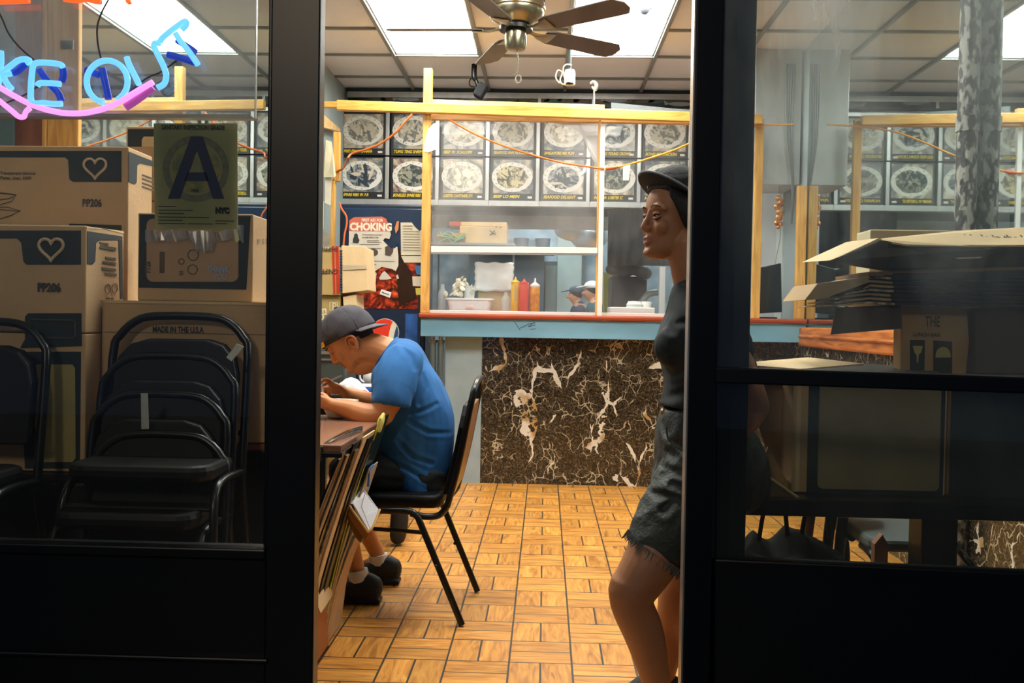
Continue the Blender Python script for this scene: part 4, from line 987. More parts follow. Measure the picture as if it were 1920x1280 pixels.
q = MB(); q.text('The first aid if there are cuts right, if', V(679, 441, YPs-.002), (1, 0, 0), (0, 0, 1), .013, bold=.03, width=.72); q.text('can\'t speak, breathe or cough', V(679, 446, YPs-.002), (1, 0, 0), (0, 0, 1), .013, bold=.03, width=.72)
for yy, xs_, xe in ((451, 689, 712), (454, 689, 715), (458, 675, 712), (465, 672, 716), (468, 672, 700), (489, 690, 740), (495, 690, 706)): q.box(V(xs_, yy).x, V(xe, yy).x, YPs-.002, YPs-.0005, V(700, yy).z-.003, V(700, yy).z)
q.build('small_print', PT, pp)
q = MB(); c = V(667, 448, YPs-.002)
q.prism([V(x, y, YPs-.002) for x, y in ((661, 455), (662, 447), (664, 443), (664, 439), (668, 437), (671, 440), (671, 444), (674, 450), (672, 455), (670, 456))], (0, .001, 0))
q.build('figure_drawing', PT, pp)
MB().prism([V(700+9*math.cos(2*PI*k/20), 473+7*math.sin(2*PI*k/20), YPs-.002) for k in range(20)], (0, .001, 0)).build('mouth_drawing', mat('poster_dark_brown', '#4a3b34', .6), pp)
MB().prism([V(x, y, YPs-.002) for x, y in ((722, 478), (722, 463), (728, 460), (734, 466), (738, 463), (737, 472), (732, 480))], (0, .001, 0)).build('hand_drawing', mat('poster_dark_brown', '#4a3b34', .6), pp)
for pts, lab in (([(711, 521), (716, 512), (721, 508), (727, 514), (734, 522), (726, 524), (712, 524)], 'pale torn scrap of poster left on the red cola picture'), ([(690, 512), (700, 507), (706, 512), (704, 530), (697, 538), (690, 530)], 'torn scrap with small print hanging below the poster'), ([(743, 517), (746, 514), (748, 522), (744, 523)], 'tiny torn paper scrap on the cooler picture edge'), ([(744, 415), (748, 414), (747, 430), (742, 438), (740, 428)], 'orange torn strip left of the poster header on the cooler')):
    o = MB().prism([V(x, y, YPs-.003) for x, y in pts], (0, .002, 0)).build('paper_scrap', mat('poster_paper', '#cfc8b8') if 'orange' not in lab else mat('poster_orange', '#c98048', .7)); tag(o, lab, 'paper scrap')
o = thing('white_sticker', 'small tilted white sticker on the red cola picture', 'sticker', V(722, 550, YPs))
MB().prism([V(x, y, YPs-.002) for x, y in ((715, 542), (734, 548), (731, 558), (712, 551))], (0, .0015, 0)).build('label', WHITEP, o)
MB().text('Maximum', V(716, 549, YPs-.004), (1, 0, -.3), (.3, 0, 1), .016, bold=.03, width=.8).build('lettering', PT, o)
# notices on the cooler side by the pine stud
nt_ = [([(751, 417), (772, 417), (778, 425), (786, 433), (792, 430), (792, 478), (752, 478)], 'lined white notice sheet with folded corner beside the pine stud', 10), ([(752, 480), (792, 480), (792, 492), (758, 492)], 'narrow paper slip under the lined notice', 1), ([(777, 498), (792, 498), (792, 516), (781, 514)], 'blue and white card under the narrow slip', 0), ([(773, 518), (792, 518), (792, 537), (774, 536)], 'cream label below the blue card', 0), ([(779, 540), (792, 540), (792, 553), (780, 552)], 'yellow and white label low beside the pine stud', 0)]
for k, (pts, lab, n) in enumerate(nt_):
    o = thing('paper_notice', lab, 'notice', V(*pts[0], YPs))
    MB().prism([V(x, y, YPs-.001-.001*k) for x, y in pts], (0, .001, 0)).build('sheet', [mat('notice_cream', '#cfc7b0', .7), mat('notice_cream', ''), mat('notice_blue', '#356a9a', .5), mat('notice_cream', ''), mat('notice_yellow', '#d6c455', .5)][k], o)
    q = MB()
    for i in range(n): yy = 424+i*5; q.box(V(756, yy).x, V(774 if yy < 434 else 788, yy).x, YPs-.004, YPs-.0015, V(760, yy).z, V(760, yy).z+.002)
    if n: q.build('printed_lines', mat('faded_ink', '#77705e', .7), o)

# steel pipes behind the counter end
for px, lab in ((811, 'shiny pipe leg under the counter end nearest the blue cooler'), (826, 'second shiny pipe leg under the counter beside the grey panel')):
    t = thing('pipe_leg', lab, 'pipe', (P(px, 700, 6.40).x, 6.40, 0))
    x = P(px, 700, 6.40).x
    MB().cyl((x, 6.40, 0), (x, 6.40, ctop-.19), .022, seg=18).build('sleeve', mat('galvanised_pipe', '#8fa0a2', .3, .8), t, smooth=True)
    MB().cyl((x, 6.40, ctop-.19), (x, 6.40, ctop-.125), .013, seg=14).build('rod', mat('bright_rod', '#c3cdd0', .2, .9), t, smooth=True)
    MB().lathe([(0, 0), (.028, 0), (.028, .02), (0, .02)], (x, 6.40, ctop-.20), 18).build('collar', STEEL, t, smooth=True)

# ================================================================== SIDE WALL NEAR THE MENU: studs, shelf, papers
t = thing('timber_stud', 'pine stud at the far corner of the mirrored wall with pinned papers', 'timber stud', (-1.6, 6.95, 0))
MB().box(P(628, 300, 6.95).x-.01, P(638, 300, 6.95).x, 6.93, 6.97, P(630, 340, 6.95).z, P(630, 248, 6.95).z).build('upper_post', PINE, t, bevel=.003)
MB().box(P(622, 300, 6.95).x, P(630, 300, 6.95).x, 6.93, 6.97, 0, P(630, 336, 6.95).z).build('lower_post', PINE, t, bevel=.003)
t = thing('wall_bracket_shelf', 'sloping pale timber board on the side wall at the end of the long beam', 'shelf board', (-1.6, 6.2, 2.3))
MB().prism([PX(596, 205, -1.60), PX(638, 241, -1.60), PX(638, 247, -1.60), PX(596, 236, -1.60)], (-.035, 0, 0)).build('board', PALEWOOD, t, bevel=.003)
for k, (pts, Y, c, lab) in enumerate((([(611, 262), (622, 266), (630, 330), (626, 332), (607, 332), (606, 310)], 6.80, '#cfc5a4', 'folded cream paper menu pinned on the corner stud'), ([(609, 332), (622, 333), (620, 385), (609, 380)], 6.82, '#d4cdb8', 'long printed slip under the folded paper menu'), ([(598, 375), (607, 378), (607, 430), (597, 428)], 6.7, '#b8bf7a', 'yellow-green paper strip on the side mirror'), ([(597, 430), (621, 440), (621, 458), (597, 466)], 7.0, '#cfc9b5', 'crumpled white papers just above the top carton by the side wall'))):
    o = MB().prism([P(x, y, Y+.01*i % .03) for i, (x, y) in enumerate(pts)], (0, .003, 0)).build('hanging_paper', mat('pinned_paper_%d' % k, c, .8, var=.15, vscale=14)); tag(o, lab, 'paper')
w_ = [(636, 380), (641, 392), (649, 405), (650, 420), (646, 440), (644, 462)]
o = MB().tube(crom([tuple(P(x, y, 6.42)) for x, y in w_], 6), .0065, 8).build('orange_wire', WIRE, smooth=True); tag(o, 'orange cable hanging down beside the blue cooler by the cartons', 'wire')

# ================================================================== STACK OF CARTONS BEHIND THE SEATED MAN
def faceprint(mb_pts, name, m, parent, Y, dy=-.0012):
    return MB().prism([P(x, y, Y-.0004) for x, y in mb_pts], (0, dy, 0)).build(name, m, parent)
YK = 4.95
x0, x1 = P(560, 500, YK).x, P(639, 500, YK).x
z0, z1 = P(600, 553, YK).z, P(600, 463, YK).z
xr2 = P(690, 500, YK+.05).x
t = thing('cardboard_carton', 'open-seamed carton with red tape and upside-down print above the seated man', 'carton', ((x0+x1)/2, YK+.2, z0))
MB().prism([(x0, YK, z0), (x1, YK, z0), (x1, YK, z1), (x0, YK, z1)], (.0, .34, 0)).build('body', mat('olive_cardboard', '#b59a5c', .7, var=.12, vscale=8), t, bevel=.003)
# pale end face turned towards the room
ef = [P(640, 460, YK), P(685, 462, YK+.06), P(690, 544, YK+.06), P(642, 550, YK)]
MB().prism(ef, (-.01, .30, 0)).build('pale_end', CARD2, t, bevel=.003)
faceprint([(622, 461), (627, 461), (629, 551), (625, 551)], 'red_tape', mat('red_tape', '#b8321e', .3), t, YK-.001)
faceprint([(629, 461), (635, 461), (637, 551), (631, 551)], 'red_tape', mat('red_tape', ''), t, YK-.001)
q = MB(); q.text('GNIPPIHS', P(634, 505, YK-.003), (-1, 0, 0), (0, 0, -1), .034, bold=.02, width=.95); q.T = None
q.text('SHIPPING', P(634, 464, YK-.003), (-1, 0, 0), (0, 0, -1), .030, bold=.02, width=.95); q.build('print', INKT, t)
faceprint([(600, 494), (636, 502), (636, 512), (600, 514)], 'packing_tape', mat('brown_tape', ''), t, YK)
o = MB().prism([P(643, 497, YK-.002), P(687, 498, YK+.055), P(688, 504, YK+.055), P(643, 506, YK-.002)], (0, .002, 0)).build('clear_tape', mat('clear_tape', '#b9a98c', .15), t)
q = MB()
for k in range(16): q.box(P(640, 470+k*5, YK).x-.008, P(640, 470+k*5, YK).x+.006, YK-.004, YK, P(640, 470+k*5.1, YK).z-.004, P(640, 470+k*5.1, YK).z+.003)
q.build('torn_blue_edge', mat('blue_print', '#27365c', .7), t)
zl = .90; x1b = P(636, 600, YK).x
t = thing('cardboard_carton', 'carton with white FH7 print under the red-taped carton, behind the cap', 'carton', ((x0+x1b)/2, YK+.2, zl))
MB().box(x0, x1b, YK+.02, YK+.34, zl, z0-.002).build('body', mat('olive_cardboard', ''), t, bevel=.003)
MB().prism([P(643, 556, YK+.02), P(668, 552, YK+.05), P(670, 600, YK+.05), P(645, 600, YK+.02)], (-.01, .25, 0)).build('pale_end', CARD2, t, bevel=.003)
WP = mat('white_print', '#ddd2ae', .7)
q = MB(); q.text('FH78', P(598, 578, YK+.018), (.1, 0, -1), (1, 0, .1), .055, bold=.03); q.text('P', P(622, 580, YK+.018), (1, 0, 0), (0, 0, 1), .05, bold=.01); q.build('lettering', WP, t)
q = MB(); a, b = P(618, 566, YK+.019), P(633, 582, YK+.019)
for (u0, u1, v0, v1) in ((a.x, b.x, b.z, b.z+.003), (a.x, b.x, a.z-.003, a.z), (a.x, a.x+.003, b.z, a.z), (b.x-.003, b.x, b.z, a.z)): q.box(u0, u1, YK+.018, YK+.0205, v0, v1)
q.build('printed_square', WP, t)
t = thing('cardboard_carton', 'lowest carton of the stack behind the seated man, mostly hidden', 'carton', ((x0+x1b)/2, YK+.2, .44))
MB().box(x0+.03, x1b-.01, YK+.04, YK+.34, .77, zl-.002).build('body', mat('olive_cardboard', ''), t, bevel=.003)
# second table with odds and ends
t = thing('side_table', 'dark table behind the seated man carrying cartons and a blue box', 'table', (-1.0, 4.75, 0))
MB().box(-1.60, -.72, 4.3, 5.4, .735, .765).build('tabletop', mat('dark_laminate', '#272a2b', .35), t, bevel=.004)
for x in (-1.55, -1.02):
    for y in (4.36, 5.34): MB().box(x-.018, x+.018, y-.018, y+.018, 0, .735).build('leg', BLACKM, t)
t = thing('equipment_box', 'dark grey metal box on the side table in front of the man\'s face', 'box', (-1.1, 4.6, .765))
a, b = P(560, 655, 4.60), P(646, 740, 4.60)
MB().box(a.x, b.x, 4.60, 4.88, .767, P(600, 652, 4.6).z).build('body', mat('dark_grey_metal', '#4f544f', .45, .3, var=.2, vscale=6), t, bevel=.008)
q = MB(); z_ = P(600, 656, 4.6).z
q.box(a.x, b.x-.01, 4.59, 4.60, z_-.02, z_-.005); q.box(a.x, b.x-.01, 4.592, 4.60, z_-.05, z_-.042); q.build('trim', STEEL, t)
MB().prism([P(621, 710, 4.56), P(638, 703, 4.56), P(640, 706, 4.56), P(623, 714, 4.56)], (0, .02, 0)).build('handle', STEEL, t)
a, b = P(672, 722, 4.45), P(700, 742, 4.45)
t = thing('drink_pack', 'blue and white drink pack with red mark on the side table', 'drink pack', (-.85, 4.5, .765))
MB().box(P(668, 730, 4.45).x, P(712, 730, 4.45).x, 4.45, 4.60, .767, P(690, 726, 4.45).z).build('pack', mat('pack_blue', '#1f56b8', .3), t, bevel=.006)
MB().box(P(668, 730, 4.45).x, P(712, 730, 4.45).x, 4.449, 4.60, P(690, 726, 4.45).z, P(690, 723, 4.45).z).build('pack_lid', WHITEP, t, bevel=.003)
MB().ell(P(682, 732, 4.448), (.014, .004, .009)).build('red_mark', mat('emblem_red', ''), t, smooth=True)
t = thing('plastic_bag', 'crumpled white plastic bag in front of the blue drink pack', 'bag', P(655, 735, 4.36))
q = MB(); rd = random.Random(8)
q.limb([P(646, 728, 4.36), P(656, 727, 4.36), P(668, 733, 4.36), P(684, 742, 4.36)], [(.035, .04), (.05, .06), (.045, .05), (.03, .03)], seg=12)
q.ell(P(660, 742, 4.36), (.075, .05, .03))
o = q.build('bag', mat('white_plastic_bag', '#f1f0f2', .3, bump=.5, bscale=20), t, voxel=.008, sm=2)
MB().ell(P(683, 735, 4.33), (.018, .008, .010)).build('printed_red', mat('emblem_red', ''), t, smooth=True)
t = thing('white_jug', 'white plastic jug with ring handles hanging beside the man\'s chin', 'jug', P(698, 705, 4.75))
jc = P(699, 706, 4.75)
MB().limb([P(700, 690, 4.75), P(699, 700, 4.75), P(697, 712, 4.75), P(703, 724, 4.75)], [.025, .043, .043, .022], side=(0, 1, 0)).build('body', WHITEP, t, smooth=True)
for cx, cy, rr in ((684, 705, .025), (684, 692, .020)):
    c = P(cx, cy, 4.73); MB().tube([c+Vector((rr*math.cos(2*PI*k/18), 0, rr*1.25*math.sin(2*PI*k/18))) for k in range(18)], .006, 8, closed=True).build('ring_handle', WHITEP, t, smooth=True)
MB().cyl((jc.x, 4.75, .767), (jc.x, 4.75, jc.z-.05), .02, seg=12).build('foot', WHITEP, t, smooth=True)
# red tray / box under table edge
# ================================================================== DINING TABLE
t = thing('dining_table', 'dining table with worn red-brown top where the man eats', 'table', (-1.0, 3.2, 0))
TT = mat('worn_red_brown_laminate', '#9c6b52', .22, var=.35, vscale=3, vcol='#7b5a48', stretch=(.4, 1, 1))
MB().box(-1.33, -.60, 2.80, 3.66, .715, .738).build('tabletop', TT, t, bevel=.004)
MB().box(-1.332, -.597, 2.797, 3.663, .700, .716).build('edge_band', mat('black_edge', '#121314', .3), t, bevel=.003)
MB().cyl((-.97, 3.2, .02), (-.97, 3.2, .70), .035).build('pedestal', BLACKM, t, smooth=True)
q = MB()
for k in range(4): q.limb([(-.97, 3.2, .06), (-.97+.26*math.cos(PI/4+k*PI/2), 3.2+.26*math.sin(PI/4+k*PI/2), .025)], [(.03, .03), (.018, .025)], side=(0, 0, 1))
q.build('base', BLACKM, t, voxel=.008, sm=1)
p = P(640, 752, 3.62)
t = thing('soup_bowl', 'shallow pale bowl on the table between the man\'s forearms', 'bowl', (p.x, 3.50, .74))
MB().lathe([(0, .0), (.035, .0), (.04, .004), (.062, .045), (.076, .062), (.078, .065), (.073, .065), (.058, .05), (.03, .012), (0, .010)], (P(634, 752, 3.57).x, 3.57, .739), 32).build('bowl', mat('bowl_white', '#d8d4c6', .2), t, smooth=True)
MB().lathe([(0, .03), (.055, .03), (.060, .05), (0, .05)], (P(634, 752, 3.57).x, 3.57, .739), 24).build('soup', mat('soup', '#7d7150', .15), t, smooth=True)
a = P(672, 820, 3.95)
o = MB().prism([P(672, 818, 4.0), P(705, 808, 4.0), P(705, 822, 4.0), P(672, 832, 4.0)], (-.0, .25, 0)).build('red_box', mat('red_card', '#a5261c', .5), bevel=.004); tag(o, 'red flat box edge glimpsed under the man\'s elbow', 'box')
o.name = 'flat_red_box'

# black castor of something behind the eating person's feet
p = PZ(748, 1022, 0)
t = thing('black_castor', 'thick black wheel foot on the floor behind the eating person\'s feet', 'wheel', (p.x, p.y, 0))
q = MB(); q.T = Matrix.Translation((p.x, p.y, .075)) @ Matrix.Rotation(R(12), 4, 'Y'); q.limb([(0, 0, -.03), (-.01, 0, .05), (-.02, 0, .10)], [(.040, .05), (.045, .05), (.04, .05)], seg=16); q.T = None
q.build('wheel', mat('rubber_black', '#15181a', .7), t, smooth=True)
MB().tube([(p.x-.03, p.y, .16), (p.x-.16, p.y, .19), (p.x-.22, p.y, .14)], .012, 8).build('bracket', STEEL, t, smooth=True)
# ================================================================== CARTONS, CHAIRS AND SIGNS BEHIND THE WINDOW
def poly_front(pts, Y, name, m, parent, d=.001):
    return MB().prism([P(x, y, Y-.0003) for x, y in pts], (0, -d, 0)).build(name, m, parent)
def poly_side(pts, X, name, m, parent, d=.001):
    return MB().prism([PX(x, y, X+.0003) for x, y in pts], (d, 0, 0)).build(name, m, parent)
BOXM = mat('printed_carton_brown', '#c2a076', .75, var=.12, vscale=5, bump=.12, bscale=70)
GREYP = mat('grey_box_text', '#55503f', .8)
def heart(cx, cy, r, w_, Y, parent, m, name='heart_emblem'):
    pts = []
    for k in range(40):
        t_ = 2*PI*k/40; x = 16*math.sin(t_)**3; y = 13*math.cos(t_)-5*math.cos(2*t_)-2*math.cos(3*t_)-math.cos(4*t_)
        pts.append(P(cx+x*r/16, cy-y*r/16, Y-.003))
    mb = MB(); mb.tube(pts, w_, 6, closed=True); return mb.build(name, m, parent)
def outline_mb(mb, x0, x1, z0, z1, w_, Y):
    mb.box(x0, x1, Y-.0022, Y-.0006, z0, z0+w_); mb.box(x0, x1, Y-.0022, Y-.0006, z1-w_, z1); mb.box(x0, x0+w_, Y-.0022, Y-.0006, z0, z1); mb.box(x1-w_, x1, Y-.0022, Y-.0006, z0, z1)
# ---- carton A (PP206)
YA = 3.0; xA = P(240, 420, YA).x
zA1 = P(240, 275, YA).z; zA0 = zA1-.55
A = thing('printed_carton', 'large top carton marked PP206 with a heart emblem behind the neon sign', 'carton', (xA-.25, YA, zA0))
MB().box(xA-.52, xA, YA, YA+.185, zA0, zA1).build('body', BOXM, A, bevel=.004)
poly_front([(-60, 283), (228, 283), (228, 341), (137, 341), (130, 336), (128, 300), (122, 295), (-60, 295)], YA, 'black_band', INK, A)
heart(178, 313, 21, .004, YA, A, mat('pale_heart', '#cdb592', .7))
q = MB(); q.text('PP206', P(154, 387, YA-.002), (1, 0, 0), (0, 0, 1), .034, bold=.03, width=.75); q.build('lettering', mat('dark_letter', '#3d3a3a', .8), A)
q = MB(); q.text('Transparent takeout', P(0, 327, YA-.002), (1, 0, 0), (0, 0, 1), .014, bold=.02); q.text('Plates, clear, 6000', P(0, 336, YA-.002), (1, 0, 0), (0, 0, 1), .014, bold=.03); q.build('small_print', GREYP, A)
q = MB()
for pts in ([(-5, 361), (12, 362), (30, 365), (22, 377), (0, 384)], [(-5, 362), (30, 365), (18, 372), (-5, 375)], [(-5, 388), (14, 388), (38, 395), (22, 403), (-5, 412)], [(-5, 392), (38, 396)]):
    q.tube([P(x, y, YA-.002) for x, y in pts], .0013, 5)
q.build('bowl_drawing', GREYP, A)
poly_front([(130, 419), (228, 422), (228, 470), (130, 470)], YA, 'black_band', INK, A)
poly_side([(241, 284), (289, 303), (289, 312), (262, 306), (257, 310), (256, 342), (252, 346), (241, 341)], xA, 'black_side_band', INK, A)
q = MB()
for yy in (330, 337, 345, 352): q.box(xA+.0005, xA+.002, PX(266, yy, xA).y, PX(286, yy, xA).y, PX(270, yy, xA).z, PX(270, yy, xA).z+.004)
q.build('side_print', GREYP, A)
# carton under A
o = thing('printed_carton', 'carton directly under the PP206 carton, half hidden by the lower heart carton', 'carton', (xA-.25, YA, .7))
MB().box(xA-.52, xA-.004, YA+.01, YA+.185, .75, zA0-.001).build('body', BOXM, o, bevel=.004)
# ---- carton B (lower heart)
YBx = 2.70; xB = P(161, 500, YBx).x; zB1 = P(160, 423, YBx).z; zBm = P(100, 624, YBx).z; zB0 = P(100, 884, YBx).z
B = thing('printed_carton', 'carton with a heart emblem and printed side panel, below the PP206 carton', 'carton', (xB-.2, YBx, zBm))
dB = PX(232, 500, xB).y
MB().box(xB-.40, xB, YBx, dB, zBm+.001, zB1).build('body', BOXM, B, bevel=.004)
poly_front([(-60, 432), (152, 432), (152, 496), (50, 496), (44, 490), (40, 455), (32, 447), (-60, 447)], YBx, 'black_band', INK, B)
heart(96, 465, 23, .0048, YBx, B, mat('pale_heart', ''))
q = MB(); q.text('PP206', P(70, 546, YBx-.002), (1, 0, 0), (0, 0, 1), .034, bold=.05, width=.8); q.build('lettering', mat('dark_letter', ''), B)
MB().prism([PX(162, 424, xB), PX(231, 433, xB), PX(232, 438, xB), PX(196, 429, xB), PX(162, 428, xB)], (.0015, 0, 0)).build('flap_edge', CARD2, B)
poly_side([(163, 433), (229, 443), (229, 452), (222, 450), (188, 450), (180, 455), (178, 490), (172, 496), (163, 495)], xB, 'black_side_band', INK, B)
poly_side([(222, 451), (229, 452), (230, 560), (225, 560)], xB, 'black_side_strip', INK, B)
q = MB()
for i, (yy, a, b, h) in enumerate(((457, 186, 203, 3), (463, 188, 217, 4), (466, 186, 216, 3), (483, 197, 217, 4), (492, 192, 217, 5), (504, 190, 217, 5), (513, 196, 218, 5), (559, 198, 206, 3), (559, 208, 212, 3))):
    y0, y1 = PX(a, yy, xB).y, PX(b, yy, xB).y; z_ = PX(200, yy, xB).z; q.box(xB+.0006, xB+.002, y0, y1, z_-h*.0007, z_+h*.0007)
for cx, cy in ((202, 541), (215, 540)):
    q.tube([PX(cx+5*math.cos(2*PI*k/14), cy+9*math.sin(2*PI*k/14), xB+.002) for k in range(14)], .0012, 5, closed=True)
q.build('side_print', GREYP, B)
# ---- carton under B with black framed panel
B2 = thing('printed_carton', 'tall carton with black framed panel at the far window edge under the heart cartons', 'carton', (xB-.2, YBx, zB0))
MB().box(xB-.40, xB, YBx+.002, dB, zB0, zBm-.001).build('body', BOXM, B2, bevel=.004)
P2 = MB(); a, b = P(46, 0, YBx).x, P(154, 0, YBx).x
poly_front([(38, 652), (47, 636), (47, 594), (53, 587), (153, 587), (153, 648)], YBx, 'black_panel', INK, B)
q = MB(); outline_mb(q, P(58, 0, YBx).x, P(147, 0, YBx).x, P(100, 634, YBx).z, P(100, 598, YBx).z, .004, YBx-.0016); q.build('panel_outline', GREYP, B)
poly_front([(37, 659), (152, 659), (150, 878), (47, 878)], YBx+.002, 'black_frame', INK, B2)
MB().prism([P(x, y, YBx-.0005) for x, y in ((48, 690), (54, 683), (136, 683), (141, 690), (142, 858), (136, 866), (82, 866), (76, 858))], (0, -.001, 0)).build('brown_window', mat('olive_print_panel', '#a3935c', .75, var=.2, vscale=8), B2)
# base of the B stack: black bins added to stand in for shade
SHADEBIN = mat('shade_black_bin', '#0c1013', .5, spec=.3)
o = thing('shade_bin', 'added black bin holding up the cartons at the far window edge, dark for the shade there', 'bin', (xB-.2, YBx, 0))
MB().box(xB-.40, xB, YBx+.002, dB, .005, zB0-.03).build('body', SHADEBIN, o, bevel=.01)
MB().box(xB-.40, xB+.002, YBx-.004, dB, zB0-.03, zB0-.001).build('lid', SHADEBIN, o, bevel=.006)
o = thing('shade_bin', 'added black bin under the table right behind the stacked chairs, standing in for shade', 'bin', (-1.05, 2.95, 0))
MB().box(xB+.006, -.79, 2.86, 3.14, .005, .66).build('body', SHADEBIN, o, bevel=.01)
MB().box(xB+.004, -.788, 2.855, 3.145, .66, .695).build('lid', SHADEBIN, o, bevel=.006)
# ---- carton D (MADE IN THE U.S.A)
YD = 2.79; xD0 = xB+.004; xD1 = P(507, 700, YD).x+.05; zD1 = P(330, 565, YD).z; zD0 = .740
D = thing('printed_carton', 'wide plain carton printed Made in the U.S.A behind the stacked chairs', 'carton', ((xD0+xD1)/2, YD, zD0))
xD1 = -.80
MB().box(xD0, xD1, YD, 3.14, zD0+.001, zD1).build('body', BOXM, D, bevel=.004)
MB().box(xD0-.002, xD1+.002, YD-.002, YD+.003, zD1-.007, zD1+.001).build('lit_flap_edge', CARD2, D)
MB().box(xD0+.01, xD1-.01, YD-.0008, YD, P(300, 624, YD).z-.001, P(300, 624, YD).z+.001).build('fold_line', GREYP, D)
q = MB(); q.text('MADE IN THE U.S.A', P(286, 622, YD-.001), (1, 0, 0), (0, 0, 1), .024, bold=.04, width=.74); q.build('lettering', mat('dark_letter', ''), D)
# ---- carton C (upside print, black frame)
YCx = 2.84; xC0, xC1 = P(258, 480, YCx).x, P(474, 480, YCx).x; zC0, zC1 = zD1+.002, P(360, 400, YCx).z
zCs = P(360, 556, YCx).z
C_ = thing('printed_carton', 'black-framed carton with recycling marks standing below the grade card', 'carton', ((xC0+xC1)/2, YCx, zC0))
dC = PX(512, 500, xC1).y
MB().box(xC0, xC1, YCx, dC, zC0, zC1).build('body', BOXM, C_, bevel=.004)
MB().prism([P(x, y, YCx-.0003) for x, y in ((262, 402), (470, 405), (462, 543), (260, 539))], (0, -.001, 0)).build('black_frame', INK, C_)
a = [(276, 432)]; pts = []
for x, y in rrect(275, 447, 390+20, 528, 12): pts.append(P(x, y, YCx-.0014))
MB().prism(pts, (0, -.001, 0)).build('brown_window', mat('brown_print_panel', '#b08c68', .75, var=.12, vscale=9), C_)
q = MB(); q.text('P728', P(282, 512, YCx-.003), (0, 0, 1), (-1, 0, 0), .022, bold=.05, width=.8)
for k in range(9): q.box(P(304+k*1.1, 0, YCx).x, P(304.6+k*1.1, 0, YCx).x, YCx-.0036, YCx-.003, P(300, 512, YCx).z, P(300, 472, YCx).z)
q.build('upright_print', GREYP, C_)
q = MB()
for cx, cy, rr in ((361, 505, 9), (340, 490, 5), (362, 478, 10)):
    q.tube([P(cx+rr*math.cos(2*PI*k/14), cy+rr*math.sin(2*PI*k/14), YCx-.003) for k in range(14)], .0016, 5, closed=True)
for x, y in ((337, 508), (341, 512), (337, 513), (341, 508)): q.box(P(x, y, YCx).x, P(x+3, y, YCx).x, YCx-.0036, YCx-.003, P(x, y+3, YCx).z, P(x, y, YCx).z)
q.build('recycling_marks', GREYP, C_)
q = MB(); q.text('THANK', P(388, 510, YCx-.004), (1, 0, 0), (0, 0, 1), .026, bold=.02, width=.75); q.text('YOU', P(400, 524, YCx-.004), (1, 0, 0), (0, 0, 1), .026, bold=.02, width=.75); q.build('blue_print', mat('pale_blue_print', '#8fa0c8', .6), C_)
q = MB(); zt_ = PX(490, 448, xC1).z
for k, ch in enumerate('XIES9'): q.text(ch, PX(482+k*5, 457, xC1+.001), (0, 1, 0), (0, 0, 1), .022, bold=.02)
q.build('side_print', GREYP, C_)
# clear crumpled tape over C
q = MB(); rd = random.Random(4); n = 26
q.add([P(272+7.4*i, 432+rd.uniform(-3, 3)-(8 if i > 20 else 0), YCx-.008-rd.random()*.012) for i in range(n)]+[P(272+7.4*i, 452+rd.uniform(-5, 5)+(18 if 12 < i < 18 else 0), YCx-.006-rd.random()*.012) for i in range(n)], [(i, i+1, n+i+1, n+i) for i in range(n-1)])
q.build('clear_wrap', glass('crinkled_plastic', (1, 1, 1), gloss=.5, haze=.3, hcol=(.8, .8, .75), hscale=30, gr=.15), C_)
# small carton behind
YE = 3.30
E_ = thing('printed_carton', 'small dark-banded carton peeking out between the PP206 carton and the grade card', 'carton', (-1.3, YE, .74))
x0, x1 = P(236, 300, YE).x, P(330, 300, YE).x; z1 = P(260, 237, YE).z
MB().box(x0, x1, YE, YE+.16, z1-.26, z1).build('body', BOXM, E_, bevel=.004)
poly_front([(240, 242), (292, 242), (292, 275), (240, 275)], YE, 'black_band', INK, E_)
poly_front([(266, 262), (270, 256), (292, 256), (292, 275), (266, 275)], YE-.001, 'pale_window', CARD2, E_)
o = thing('printed_carton', 'tall plain carton on the table supporting the small dark-banded carton', 'carton', (-1.3, YE, .74))
MB().box(x0, x1, YE, YE+.16, .739, z1-.262).build('body', BOXM, o, bevel=.004)

